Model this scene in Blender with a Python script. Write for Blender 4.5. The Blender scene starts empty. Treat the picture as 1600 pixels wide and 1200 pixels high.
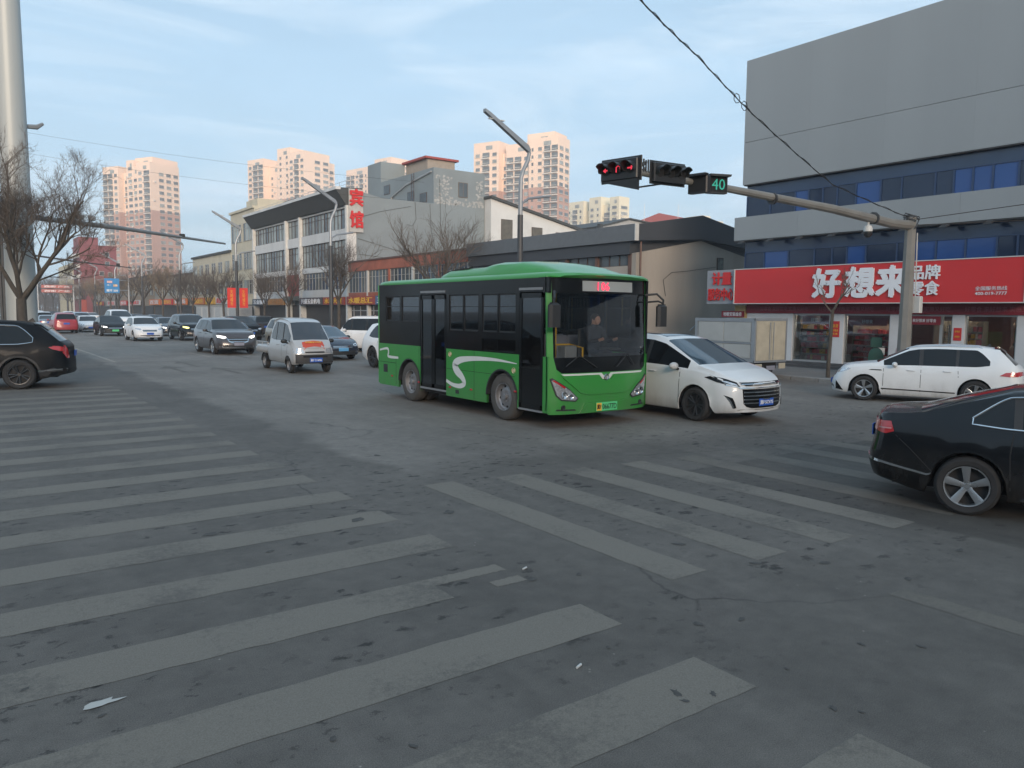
import bpy, bmesh, math, random
from mathutils import Vector, Matrix
from mathutils.bvhtree import BVHTree
R = math.radians
SC = bpy.context.scene
COL = SC.collection
# ------------------------------------------------------------------ camera
EYE = 2.15
PITCH = math.atan(113 / 1200.0); ROLL = R(0.5); YAW = R(35.9)
cam_d = bpy.data.cameras.new('camera'); cam = bpy.data.objects.new('camera', cam_d); COL.objects.link(cam)
cam_d.sensor_width = 36; cam_d.lens = 27.0; cam_d.clip_start = 0.1; cam_d.clip_end = 6000
cam.location = (0, 0, EYE)
cam.matrix_world = (Matrix.Translation((0, 0, EYE)) @ Matrix.Rotation(-YAW, 4, 'Z') @ Matrix.Rotation(R(90) - PITCH, 4, 'X') @ Matrix.Rotation(ROLL, 4, 'Z'))
SC.camera = cam
# ------------------------------------------------------------------ sky, sun, exposure
SUN_EL, SUN_AZ = R(10), R(206)      # azimuth: compass angle from +Y towards +X of where the sun stands
W = bpy.data.worlds.new('World'); SC.world = W; W.use_nodes = True
nt = W.node_tree; N = nt.nodes; Lk = nt.links
for n in list(N): N.remove(n)
out = N.new('ShaderNodeOutputWorld'); bg = N.new('ShaderNodeBackground'); bg.inputs['Strength'].default_value = 0.15
sky = N.new('ShaderNodeTexSky'); sky.sky_type = 'NISHITA'; sky.sun_disc = False
sky.sun_elevation = SUN_EL; sky.sun_rotation = SUN_AZ; sky.air_density = 1.0; sky.dust_density = 1.6; sky.ozone_density = 1.3; sky.altitude = 0
tc = N.new('ShaderNodeTexCoord')
mp = N.new('ShaderNodeMapping'); mp.inputs['Scale'].default_value = (1.0, 1.6, 5.5); mp.inputs['Rotation'].default_value = (0.15, 0.1, 0.5)
cl = N.new('ShaderNodeTexNoise'); cl.inputs['Scale'].default_value = 1.7; cl.inputs['Detail'].default_value = 6; cl.inputs['Roughness'].default_value = 0.55; cl.inputs['Distortion'].default_value = 0.5
rmp = N.new('ShaderNodeValToRGB'); rmp.color_ramp.elements[0].position = 0.38; rmp.color_ramp.elements[0].color = (0.66, 0.66, 0.66, 1)
rmp.color_ramp.elements[1].position = 0.72; rmp.color_ramp.elements[1].color = (0.96, 0.96, 0.96, 1)
mx = N.new('ShaderNodeMix'); mx.data_type = 'RGBA'
mx.inputs[7].default_value = (3.15, 4.65, 6.05, 1)
Lk.new(tc.outputs['Generated'], mp.inputs['Vector']); Lk.new(mp.outputs[0], cl.inputs['Vector']); Lk.new(cl.outputs['Fac'], rmp.inputs[0])
Lk.new(rmp.outputs[0], mx.inputs[0]); Lk.new(sky.outputs[0], mx.inputs[6]); wsp = N.new('ShaderNodeTexNoise'); wsp.inputs['Scale'].default_value = 2.6; wsp.inputs['Detail'].default_value = 7; wsp.inputs['Roughness'].default_value = .6; wsp.inputs['Distortion'].default_value = .8
wr = N.new('ShaderNodeMapRange'); wr.inputs[1].default_value = .46; wr.inputs[2].default_value = .72; wr.inputs[4].default_value = .6
mx2 = N.new('ShaderNodeMix'); mx2.data_type = 'RGBA'; mx2.inputs[7].default_value = (5.0, 5.9, 6.7, 1)
Lk.new(mp.outputs[0], wsp.inputs['Vector']); Lk.new(wsp.outputs['Fac'], wr.inputs[0]); Lk.new(wr.outputs[0], mx2.inputs[0]); Lk.new(mx.outputs[2], mx2.inputs[6])
Lk.new(mx2.outputs[2], bg.inputs['Color']); Lk.new(bg.outputs[0], out.inputs[0])
sd = bpy.data.lights.new('sun', 'SUN'); sd.energy = 3.6; sd.angle = R(26); sd.color = (1.0, 0.80, 0.62)
sun = bpy.data.objects.new('sun', sd); COL.objects.link(sun)
sv = Vector((math.sin(SUN_AZ) * math.cos(SUN_EL), math.cos(SUN_AZ) * math.cos(SUN_EL), math.sin(SUN_EL)))
sun.rotation_euler = sv.to_track_quat('Z', 'Y').to_euler(); sun.location = (0, 0, 50)
SC.view_settings.view_transform = 'Standard'; SC.view_settings.look = 'None'; SC.view_settings.gamma = 1.0
SC.view_settings.use_curve_mapping = False; SC.view_settings.exposure = 0.28
SC.render.engine = 'CYCLES'
SC.cycles.max_bounces = 6; SC.cycles.diffuse_bounces = 3; SC.cycles.glossy_bounces = 3; SC.cycles.transparent_max_bounces = 10; SC.cycles.transmission_bounces = 3
SC.cycles.volume_bounces = 0; SC.cycles.caustics_reflective = False; SC.cycles.caustics_refractive = False
SC.cycles.use_denoising = True

# ------------------------------------------------------------------ materials
def s2l(c):
    return tuple((x / 12.92 if x <= 0.04045 else ((x + 0.055) / 1.055) ** 2.4) for x in c)
MATS = {}
def mat(name, col, rough=0.6, metal=0.0, var=0.12, scale=3.0, bump=0.0, bscale=40.0, coat=0.0, spec=0.5, stain=0.0, emit=0.0, rnd=0.0, streak=False, dirtz=None):
    if name in MATS: return MATS[name]
    m = bpy.data.materials.new(name); m.use_nodes = True; MATS[name] = m
    t = m.node_tree; n = t.nodes; l = t.links; b = n['Principled BSDF']
    b.inputs['Roughness'].default_value = rough; b.inputs['Metallic'].default_value = metal
    b.inputs['Coat Weight'].default_value = coat; b.inputs['Coat Roughness'].default_value = 0.04
    b.inputs['Specular IOR Level'].default_value = spec
    c = (*col, 1)
    if var > 0:
        tcn = n.new('ShaderNodeTexCoord'); nz = n.new('ShaderNodeTexNoise'); nz.inputs['Scale'].default_value = scale; nz.inputs['Detail'].default_value = 5
        src = tcn.outputs['Object']
        if streak:
            mpn = n.new('ShaderNodeMapping'); mpn.inputs['Scale'].default_value = (1, 1, 0.12); l.new(src, mpn.inputs[0]); src = mpn.outputs[0]
        l.new(src, nz.inputs['Vector'])
        mr = n.new('ShaderNodeMapRange'); mr.inputs[1].default_value = 0.25; mr.inputs[2].default_value = 0.75
        mr.inputs[3].default_value = 1 - var; mr.inputs[4].default_value = 1 + var
        l.new(nz.outputs['Fac'], mr.inputs[0])
        v = mr.outputs[0]
        if rnd > 0:
            oi = n.new('ShaderNodeObjectInfo'); mr2 = n.new('ShaderNodeMapRange'); mr2.inputs[3].default_value = 1 - rnd; mr2.inputs[4].default_value = 1 + rnd
            l.new(oi.outputs['Random'], mr2.inputs[0]); mu = n.new('ShaderNodeMath'); mu.operation = 'MULTIPLY'; l.new(v, mu.inputs[0]); l.new(mr2.outputs[0], mu.inputs[1]); v = mu.outputs[0]
        vm = n.new('ShaderNodeVectorMath'); vm.operation = 'SCALE'; vm.inputs[0].default_value = col; l.new(v, vm.inputs['Scale'])
        cs = vm.outputs[0]
        if stain > 0:
            n2 = n.new('ShaderNodeTexNoise'); n2.inputs['Scale'].default_value = scale * 0.6; n2.inputs['Detail'].default_value = 8; n2.inputs['Roughness'].default_value = 0.7
            l.new(src, n2.inputs['Vector']); r2 = n.new('ShaderNodeMapRange'); r2.inputs[1].default_value = 0.52; r2.inputs[2].default_value = 0.75; r2.inputs[4].default_value = stain
            l.new(n2.outputs['Fac'], r2.inputs[0]); mm = n.new('ShaderNodeMix'); mm.data_type = 'RGBA'; mm.inputs[7].default_value = (col[0] * .35 + .02, col[1] * .33 + .018, col[2] * .3 + .015, 1)
            l.new(r2.outputs[0], mm.inputs[0]); l.new(cs, mm.inputs[6]); cs = mm.outputs[2]
        if dirtz:
            sz = n.new('ShaderNodeSeparateXYZ'); l.new(tcn.outputs['Object'], sz.inputs[0]); dz = n.new('ShaderNodeMapRange'); dz.inputs[1].default_value = dirtz[0]; dz.inputs[2].default_value = dirtz[1]; dz.inputs[3].default_value = 1; dz.inputs[4].default_value = .04; l.new(sz.outputs[2], dz.inputs[0])
            n3 = n.new('ShaderNodeTexNoise'); n3.inputs['Scale'].default_value = 2.5; n3.inputs['Detail'].default_value = 9; n3.inputs['Roughness'].default_value = .7; mp3 = n.new('ShaderNodeMapping'); mp3.inputs['Scale'].default_value = (1, 1, .35); l.new(tcn.outputs['Object'], mp3.inputs[0]); l.new(mp3.outputs[0], n3.inputs['Vector'])
            m3 = n.new('ShaderNodeMapRange'); m3.inputs[1].default_value = .35; m3.inputs[2].default_value = .75; m3.inputs[4].default_value = .55; l.new(n3.outputs['Fac'], m3.inputs[0]); mm3 = n.new('ShaderNodeMath'); mm3.operation = 'MULTIPLY'; l.new(dz.outputs[0], mm3.inputs[0]); l.new(m3.outputs[0], mm3.inputs[1])
            x3 = n.new('ShaderNodeMix'); x3.data_type = 'RGBA'; x3.inputs[7].default_value = (.12, .11, .095, 1); l.new(mm3.outputs[0], x3.inputs[0]); l.new(cs, x3.inputs[6]); cs = x3.outputs[2]
        l.new(cs, b.inputs['Base Color'])
        rr = n.new('ShaderNodeMapRange'); rr.inputs[3].default_value = max(0.02, rough - 0.06); rr.inputs[4].default_value = min(1, rough + 0.06)
        l.new(nz.outputs['Fac'], rr.inputs[0]); l.new(rr.outputs[0], b.inputs['Roughness'])
        if bump > 0:
            nb = n.new('ShaderNodeTexNoise'); nb.inputs['Scale'].default_value = bscale; nb.inputs['Detail'].default_value = 4
            l.new(tcn.outputs['Object'], nb.inputs['Vector']); bp = n.new('ShaderNodeBump'); bp.inputs['Strength'].default_value = bump; bp.inputs['Distance'].default_value = 0.02
            l.new(nb.outputs['Fac'], bp.inputs['Height']); l.new(bp.outputs[0], b.inputs['Normal'])
    else:
        b.inputs['Base Color'].default_value = c
    if emit > 0:
        b.inputs['Emission Color'].default_value = c; b.inputs['Emission Strength'].default_value = emit
    return m
def glassmat(name, tint, alpha_mix=0.35, rough=0.02):
    if name in MATS: return MATS[name]
    m = bpy.data.materials.new(name); m.use_nodes = True; MATS[name] = m
    t = m.node_tree; n = t.nodes; l = t.links
    for q in list(n): n.remove(q)
    o = n.new('ShaderNodeOutputMaterial'); tr = n.new('ShaderNodeBsdfTransparent'); tr.inputs[0].default_value = (*tint, 1)
    gl = n.new('ShaderNodeBsdfGlossy'); gl.inputs['Roughness'].default_value = rough; gl.inputs[0].default_value = (.9, .95, 1, 1)
    fr = n.new('ShaderNodeFresnel'); fr.inputs[0].default_value = 1.55
    ad = n.new('ShaderNodeMath'); ad.operation = 'ADD'; ad.inputs[1].default_value = alpha_mix; ad.use_clamp = True
    mxs = n.new('ShaderNodeMixShader'); l.new(fr.outputs[0], ad.inputs[0]); l.new(ad.outputs[0], mxs.inputs[0]); l.new(tr.outputs[0], mxs.inputs[1]); l.new(gl.outputs[0], mxs.inputs[2]); l.new(mxs.outputs[0], o.inputs[0])
    return m

# ------------------------------------------------------------------ mesh helpers
class MB:
    def __init__(s): s.v = []; s.f = []
    def add(s, vs, fs):
        o = len(s.v); s.v += [tuple(v) for v in vs]; s.f += [tuple(i + o for i in f) for f in fs]; return s
    def box(s, x0, x1, y0, y1, z0, z1):
        return s.add([(x0, y0, z0), (x1, y0, z0), (x1, y1, z0), (x0, y1, z0), (x0, y0, z1), (x1, y0, z1), (x1, y1, z1), (x0, y1, z1)],
                     [(0, 3, 2, 1), (4, 5, 6, 7), (0, 1, 5, 4), (1, 2, 6, 5), (2, 3, 7, 6), (3, 0, 4, 7)])
    def bbox(s, x0, x1, y0, y1, z0, z1, c=0.02):
        # box with chamfered vertical and top edges
        vs = []
        for z, k in ((z0, 0), (z1 - c, 0), (z1, c)):
            a, b, d, e = x0 + k, x1 - k, y0 + k, y1 - k
            vs += [(a + c, d, z), (b - c, d, z), (b, d + c, z), (b, e - c, z), (b - c, e, z), (a + c, e, z), (a, e - c, z), (a, d + c, z)]
        fs = [tuple(range(7, -1, -1)), tuple(range(16, 24))]
        for r in range(2):
            for i in range(8):
                j = (i + 1) % 8; fs.append((r * 8 + i, r * 8 + j, r * 8 + 8 + j, r * 8 + 8 + i))
        return s.add(vs, fs)
    def cyl(s, p0, p1, r0, r1=None, n=8, caps=True):
        r1 = r0 if r1 is None else r1
        p0, p1 = Vector(p0), Vector(p1); d = (p1 - p0)
        if d.length < 1e-6: return s
        d.normalize(); a = d.orthogonal().normalized(); b = d.cross(a)
        vs = []
        for p, r in ((p0, r0), (p1, r1)):
            for i in range(n):
                t = 2 * math.pi * i / n; vs.append(p + a * (r * math.cos(t)) + b * (r * math.sin(t)))
        fs = [(i, (i + 1) % n, n + (i + 1) % n, n + i) for i in range(n)]
        if caps: fs += [tuple(range(n - 1, -1, -1)), tuple(range(n, 2 * n))]
        return s.add(vs, fs)
    def tube(s, pts, r, n=6, caps=True, closed=False):
        pts = [Vector(p) for p in pts]; m = len(pts); rs = r if isinstance(r, (list, tuple)) else [r] * m
        vs = []; a = None
        for i, p in enumerate(pts):
            if closed: d = pts[(i + 1) % m] - pts[i - 1]
            else: d = pts[min(i + 1, m - 1)] - pts[max(i - 1, 0)]
            if d.length < 1e-9: d = Vector((0, 0, 1))
            d.normalize()
            if a is None: a = d.orthogonal().normalized()
            else:
                a = a - d * a.dot(d); a = a.normalized() if a.length > 1e-6 else d.orthogonal().normalized()
            b = d.cross(a)
            for k in range(n):
                t = 2 * math.pi * k / n; vs.append(p + a * (rs[i] * math.cos(t)) + b * (rs[i] * math.sin(t)))
        fs = []
        for i in range(m if closed else m - 1):
            i2 = (i + 1) % m
            for k in range(n):
                k2 = (k + 1) % n; fs.append((i * n + k, i * n + k2, i2 * n + k2, i2 * n + k))
        if caps and not closed: fs += [tuple(range(n - 1, -1, -1)), tuple(range((m - 1) * n, m * n))]
        return s.add(vs, fs)
    def lathe(s, prof, c=(0, 0, 0), axis='z', n=24, closed=False):
        vs = []; m = len(prof)
        for r, h in prof:
            for k in range(n):
                t = 2 * math.pi * k / n; u, v = r * math.cos(t), r * math.sin(t)
                p = (u, v, h) if axis == 'z' else ((u, h, v) if axis == 'y' else (h, u, v))
                vs.append((p[0] + c[0], p[1] + c[1], p[2] + c[2]))
        fs = []
        for i in range(m if closed else m - 1):
            i2 = (i + 1) % m
            for k in range(n):
                k2 = (k + 1) % n; q = (i * n + k, i * n + k2, i2 * n + k2, i2 * n + k)
                fs.append(q[::-1] if axis == 'y' else q)
        return s.add(vs, fs)
    def prism(s, poly, d0, d1, fn):
        # poly: 2D outline; fn(a,b,d) -> 3D
        n = len(poly)
        vs = [fn(a, b, d0) for a, b in poly] + [fn(a, b, d1) for a, b in poly]
        fs = [tuple(range(n - 1, -1, -1)), tuple(range(n, 2 * n))] + [(i, (i + 1) % n, n + (i + 1) % n, n + i) for i in range(n)]
        return s.add(vs, fs)
    def ell(s, c, r, n=10, m=6):
        prof = []
        vs = []
        for i in range(m + 1):
            ph = -math.pi / 2 + math.pi * i / m
            for k in range(n):
                t = 2 * math.pi * k / n
                vs.append((c[0] + r[0] * math.cos(ph) * math.cos(t), c[1] + r[1] * math.cos(ph) * math.sin(t), c[2] + r[2] * math.sin(ph)))
        fs = [(i * n + k, i * n + (k + 1) % n, (i + 1) * n + (k + 1) % n, (i + 1) * n + k) for i in range(m) for k in range(n)]
        return s.add(vs, fs)
    def mesh(s, name, m=None, smooth=False, sharp=35, fix=True):
        me = bpy.data.meshes.new(name); me.from_pydata(s.v, [], s.f)
        if fix:
            bm = bmesh.new(); bm.from_mesh(me); bmesh.ops.remove_doubles(bm, verts=bm.verts, dist=1e-5)
            bmesh.ops.recalc_face_normals(bm, faces=bm.faces); bm.to_mesh(me); bm.free()
        if m: me.materials.append(m)
        if smooth:
            me.shade_smooth(); me.set_sharp_from_angle(angle=R(sharp))
        return me
    def build(s, name, m=None, parent=None, smooth=False, sharp=35, loc=None, **kw):
        return mesh_obj(name, s.mesh(name, m, smooth, sharp), parent, loc, **kw)
def mesh_obj(name, me, parent=None, loc=None, rot=None, label=None, cat=None, group=None, kind=None):
    o = bpy.data.objects.new(name, me); COL.objects.link(o)
    if parent: o.parent = parent
    if loc: o.location = loc
    if rot: o.rotation_euler = rot
    return tag(o, label, cat, group, kind)
def tag(o, label=None, cat=None, group=None, kind=None):
    if label: o['label'] = label
    if cat: o['category'] = cat
    if group: o['group'] = group
    if kind: o['kind'] = kind
    return o
def thing(name, label, cat, loc=(0, 0, 0), rz=0.0, group=None, kind=None):
    o = bpy.data.objects.new(name, None); COL.objects.link(o); o.empty_display_size = .3
    o.location = loc; o.rotation_euler = (0, 0, rz)
    return tag(o, label, cat, group, kind)
def copy_tree(o, parent=None, matswap=None):
    c = o.copy(); COL.objects.link(c); c.parent = parent
    if matswap and c.type == 'MESH' and c.data.materials and c.data.materials[0] in matswap:
        c.data = c.data.copy(); c.data.materials[0] = matswap[c.data.materials[0]] if False else matswap[o.data.materials[0]]
    for ch in list(KIDS(o)): copy_tree(ch, c, matswap)
    return c
def KIDS(o): return [x for x in bpy.data.objects if x.parent == o] if False else list(o.children)

# ---- text: flat lettering as thin geometry, fitted to a box
TXT = {}
def text_mesh(s, w, h, ext=0.01, bold=0.0, m=None, keep=False):
    key = (s, round(w, 3), round(h, 3), ext, bold, m.name if m else None)
    if key in TXT: return TXT[key]
    cu = bpy.data.curves.new('t', 'FONT'); cu.body = s; cu.size = 1; cu.resolution_u = 2; cu.extrude = 0.0
    ob = bpy.data.objects.new('t', cu); COL.objects.link(ob)
    dg = bpy.context.evaluated_depsgraph_get(); ev = ob.evaluated_get(dg)
    me = bpy.data.meshes.new_from_object(ev); bpy.data.objects.remove(ob); bpy.data.curves.remove(cu)
    xs = [v.co.x for v in me.vertices] or [0, 1]; ys = [v.co.y for v in me.vertices] or [0, 1]
    x0, x1, y0, y1 = min(xs), max(xs), min(ys), max(ys)
    sx = w / (x1 - x0); sy = h / (y1 - y0)
    if keep: sx = sy = min(sx, sy)
    for v in me.vertices: v.co = ((v.co.x - (x0 + x1) / 2) * sx, (v.co.y - (y0 + y1) / 2) * sy, 0)
    bm = bmesh.new(); bm.from_mesh(me)
    if ext > 0:
        r = bmesh.ops.extrude_face_region(bm, geom=bm.faces[:])
        for g in r['geom']:
            if isinstance(g, bmesh.types.BMVert): g.co.z += ext
    if bold > 0:
        src = bmesh.new(); bm.to_mesh(me); hh = min(w / max(1, len(s.replace(' ', ''))), h) if '\n' not in s else w
        for k in range(1, 5):
            a = k * math.pi / 2 + .4; n0 = len(bm.verts); bm.from_mesh(me); bm.verts.ensure_lookup_table()
            for v in bm.verts[n0:]: v.co.x += hh * bold * 1.1 * math.cos(a); v.co.y += hh * bold * 1.1 * math.sin(a); v.co.z += .0006 * k
        src.free()
    bm.to_mesh(me); bm.free(); me.materials.clear()
    if m: me.materials.append(m)
    TXT[key] = me; return me
def frame(o, xdir, ydir):
    x = Vector(xdir).normalized(); y = Vector(ydir).normalized(); z = x.cross(y)
    M = Matrix.Identity(4)
    for i in range(3): M[i][0] = x[i]; M[i][1] = y[i]; M[i][2] = z[i]; M[i][3] = o[i]
    return M
def text(s, w, h, o, xdir, ydir, m, parent=None, name='lettering', ext=0.01, bold=0.0, keep=False):
    ob = mesh_obj(name, text_mesh(s, w, h, ext, bold, m, keep), parent)
    ob.matrix_basis = frame(o, xdir, ydir); return ob
STREET = ((0, -1, 0), (0, 0, 1))     # lettering on walls that face the street (towards -X)
FACE_Y = ((1, 0, 0), (0, 0, 1))      # lettering that faces -Y

# ---- decals raycast on to a body
def poly_grid(poly, step):
    bm = bmesh.new(); f = bm.faces.new([bm.verts.new((a, b, 0)) for a, b in poly])
    xs = [p[0] for p in poly]; ys = [p[1] for p in poly]
    for ax, lo, hi in ((0, min(xs), max(xs)), (1, min(ys), max(ys))):
        k = lo + step
        while k < hi - 1e-4:
            no = (1, 0, 0) if ax == 0 else (0, 1, 0); co = (k, 0, 0) if ax == 0 else (0, k, 0)
            bmesh.ops.bisect_plane(bm, geom=bm.verts[:] + bm.edges[:] + bm.faces[:], plane_co=co, plane_no=no)
            k += step
    bmesh.ops.triangulate(bm, faces=[f for f in bm.faces if len(f.verts) > 4])
    return bm
def decal_mesh(bvh, poly, view, off=0.006, thick=0.02, step=0.12, m=None, name='trim', smooth=True):
    bm = poly_grid(poly, step)
    last = None
    for v in bm.verts:
        o, d = view(v.co.x, v.co.y); o = Vector(o); d = Vector(d).normalized()
        h = bvh.ray_cast(o, d)[0] if bvh else None
        if h is None:
            h = bvh.find_nearest(o)[0] if bvh else o
        v.co = h - d * off; last = d
    ed = [e for e in bm.edges if e.is_boundary]
    if thick > 0:
        r = bmesh.ops.extrude_edge_only(bm, edges=ed)
        for g in r['geom']:
            if isinstance(g, bmesh.types.BMVert): g.co += last * thick
    bmesh.ops.recalc_face_normals(bm, faces=bm.faces)
    me = bpy.data.meshes.new(name); bm.to_mesh(me); bm.free()
    # orient outwards
    nn = sum((p.normal.dot(last) * p.area for p in me.polygons), 0)
    if nn > 0: me.flip_normals()
    if m: me.materials.append(m)
    if smooth: me.shade_smooth(); me.set_sharp_from_angle(angle=R(40))
    return me
def v_side(sgn): return lambda a, b: ((a, sgn * 3, b), (0, -sgn, 0))
v_front = lambda a, b: ((6, a, b), (-1, 0, 0))
v_rear = lambda a, b: ((-6, a, b), (1, 0, 0))
def v_ang(ang, c=(0, 0)):
    # view from azimuth ang (0 = straight ahead), a = horizontal offset to the left of the axis through the origin
    ca, sa = math.cos(ang), math.sin(ang)
    return lambda a, b: ((6 * ca - a * sa, 6 * sa + a * ca, b), (-ca, -sa, 0))
v_top = lambda a, b: ((a, b, 6), (0, 0, -1))
def decal(bvh, poly, view, m, parent, name, **k): return mesh_obj(name, decal_mesh(bvh, poly, view, m=m, name=name, **k), parent)
def strip2(pts, w):
    # thin 2D polyline as an outline polygon
    L, Rr = [], []
    for i, p in enumerate(pts):
        a = pts[max(i - 1, 0)]; b = pts[min(i + 1, len(pts) - 1)]
        dx, dy = b[0] - a[0], b[1] - a[1]; l = math.hypot(dx, dy) or 1; nx, ny = -dy / l * w / 2, dx / l * w / 2
        L.append((p[0] + nx, p[1] + ny)); Rr.append((p[0] - nx, p[1] - ny))
    return L + Rr[::-1]
def arc2(cx, cz, r, a0, a1, n=12): return [(cx + r * math.cos(a0 + (a1 - a0) * i / n), cz + r * math.sin(a0 + (a1 - a0) * i / n)) for i in range(n + 1)]
def lin(pts, x):
    # pts sorted by x ascending
    if x <= pts[0][0]: return pts[0][1]
    for (a, b), (c, d) in zip(pts, pts[1:]):
        if x <= c: return b + (d - b) * (x - a) / (c - a) if c > a else d
    return pts[-1][1]
def smo(pts, x, k=0.06):
    return (lin(pts, x - k) + 2 * lin(pts, x - k / 2) + 2 * lin(pts, x) + 2 * lin(pts, x + k / 2) + lin(pts, x + k)) / 8
# ------------------------------------------------------------------ shared materials
def paint(name, c, rough=0.32, coat=0.8, metal=0.0, spec=.5, dirtz=(.15, .75)): return mat('paint_' + name, c, rough=rough, coat=coat, metal=metal, var=0.05, scale=1.5, spec=spec, dirtz=dirtz)
RUB = mat('rubber', (.026, .026, .027), .85, var=.25, scale=9, bump=.2, bscale=60)
BLKP = mat('black_plastic', (.022, .023, .025), .55, var=.15, scale=6)
DARK = mat('dark_void', (.008, .008, .009), .9, var=0)
GAP = mat('gap', (.012, .012, .013), .8, var=0)
CHROME = mat('chrome', (.62, .64, .66), .14, 1.0, var=.05)
ALLOY = mat('alloy', (.52, .54, .56), .28, .9, var=.08)
ALLOYD = mat('alloy_dark', (.06, .062, .066), .35, .6, var=.1)
STEELW = mat('wheel_steel', (.30, .30, .31), .5, .6, var=.3, scale=6, stain=.5)
CGLASS = mat('car_glass', (.006, .008, .010), .06, var=0, spec=0.40)
CGLASS2 = mat('car_glass_blue', (.035, .060, .085), .06, var=0, spec=0.9)
LAMPR = mat('tail_lamp', (.42, .015, .02), .15, var=.1, scale=20, coat=1)
LAMPC = mat('headlamp', (.55, .57, .60), .12, .6, var=.35, scale=28, coat=1)
LAMPON = mat('headlamp_lit', (1.0, .98, .92), .3, var=0, emit=1.6)
LAMPY = mat('headlamp_lit_yellow', (1.0, .95, .35), .3, var=0, emit=1.2)
PBLUE = mat('plate_blue', (.02, .10, .45), .4, var=.05)
PLBLUE = mat('plate_pale_blue', (.12, .36, .62), .4, var=.05)
PGREEN = mat('plate_green', (.10, .55, .22), .4, var=.05)
PYEL = mat('plate_yellow', (.75, .42, .05), .4, var=.05)
WHITE = mat('white_print', (.80, .80, .80), .5, var=.03)
BLACKPR = mat('black_print', (.015, .015, .015), .5, var=0)
REDPR = mat('red_print', (.62, .03, .035), .5, var=.05)
YELPR = mat('yellow_print', (.80, .50, .05), .5, var=.05)

_WM = {}
def wheel(parent, x, y, Rw=.34, wd=.22, style='five', rimr=.66, mrim=None, big=False):
    key = (round(Rw, 3), wd, style, mrim.name if mrim else '')
    rr = Rw * rimr
    if key not in _WM:
        t = MB(); h = wd / 2
        prof = [(rr * .97, -h * .7), (rr * 1.03, -h * .92), (Rw * .88, -h), (Rw * .97, -h * .82), (Rw, -h * .55), (Rw, h * .55), (Rw * .97, h * .82), (Rw * .88, h), (rr * 1.03, h * .92), (rr * .97, h * .7), (rr * .95, h * .2), (.02, h * .1), (.02, -h * .5), (rr * .95, -h * .6)]
        t.lathe(prof, axis='y', n=36, closed=True)
        tm = t.mesh('wheel', MATS['dusty_rubber'] if style == 'steel' and Rw > .4 else RUB, True, 40)
        rm = MB(); mr = mrim or ALLOY
        rm.lathe([(rr * .99, h * .80), (rr * .99, h * .92), (rr * .93, h * .90), (rr * .90, h * .45), (rr * .94, h * .4)], axis='y', n=36, closed=True)
        def spoke(a, w0, w1, r0, r1, d0, d1, th=.02, skew=0.0):
            ca, sa = math.cos(a), math.sin(a); c2, s2 = math.cos(a + skew), math.sin(a + skew)
            P = []
            for (r, w, d, c_, s_) in ((r0, w0, d0, ca, sa), (r1, w1, d1, c2, s2)):
                for sg in (-1, 1):
                    P.append((r * c_ - sg * w * s_, d, r * s_ + sg * w * c_)); P.append((r * c_ - sg * w * .8 * s_, d - th, r * s_ + sg * w * .8 * c_))
                P.append((r * c_, d + .006, r * s_))
            rm.add(P, [(0, 5, 9, 4), (2, 4, 9, 7), (0, 1, 6, 5), (3, 2, 7, 8), (1, 3, 8, 6)])
        if style == 'five':
            for k in range(5):
                a = math.pi / 2 + k * 2 * math.pi / 5
                spoke(a, rr * .11, rr * .20, rr * .12, rr * .93, h * .66, h * .84, .03)
            rm.lathe([(0.001, h * .72), (rr * .14, h * .72), (rr * .17, h * .6), (rr * .17, h * .3)], axis='y', n=16)
            for k in range(5):
                a = math.pi / 2 + (k + .5) * 2 * math.pi / 5; rm.cyl((rr * .22 * math.cos(a), h * .3, rr * .22 * math.sin(a)), (rr * .22 * math.cos(a), h * .62, rr * .22 * math.sin(a)), rr * .04, n=6)
        elif style == 'turbine':
            for k in range(5):
                a = math.pi / 2 + k * 2 * math.pi / 5
                spoke(a, rr * .07, rr * .22, rr * .14, rr * .92, h * .62, h * .82, .02, .35)
                spoke(a + .42, rr * .04, rr * .06, rr * .14, rr * .92, h * .56, h * .76, .02, .1)
            rm.lathe([(0.001, h * .72), (rr * .14, h * .72), (rr * .17, h * .3)], axis='y', n=16)
        elif style == 'multi':
            for k in range(10):
                spoke(math.pi / 2 + k * math.pi / 5 + (.12 if k % 2 else -.12), rr * .045, rr * .06, rr * .12, rr * .93, h * .6, h * .82, .02)
            rm.lathe([(0.001, h * .7), (rr * .15, h * .7), (rr * .18, h * .3)], axis='y', n=16)
        elif style == 'steel':
            rm.lathe([(rr * .92, h * .5), (rr * .80, h * .25), (rr * .62, h * .45), (rr * .5, h * .48)], axis='y', n=30)
            rm.lathe([(0.001, h * .85), (rr * .16, h * .85), (rr * .2, h * .8), (rr * .22, h * .48), (rr * .52, h * .46)], axis='y', n=24)
            for k in range(10):
                a = k * 2 * math.pi / 10; c, s = rr * .38 * math.cos(a), rr * .38 * math.sin(a); rm.cyl((c, h * .4, s), (c, h * .62, s), rr * .045, n=6)
        rme = rm.mesh('rim', mr, True, 30)
        hm = None
        if style == 'steel':
            hb = MB()
            for k in range(8):
                a = (k + .5) * 2 * math.pi / 8; c, s = rr * .70 * math.cos(a), rr * .70 * math.sin(a); hb.cyl((c, h * .2, s), (c * 1.0, h * .42, s), rr * .09, n=8)
            hm = hb.mesh('rim_hole', DARK)
        _WM[key] = (tm, rme, hm)
    tm, rme, hm = _WM[key]
    w = mesh_obj('wheel', tm, parent, (x, y, Rw)); w.rotation_euler = (0, .2 + x, math.pi if y < 0 else 0)
    mesh_obj('rim', rme, w)
    if hm: mesh_obj('rim_hole', hm, w)
    return w

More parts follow.
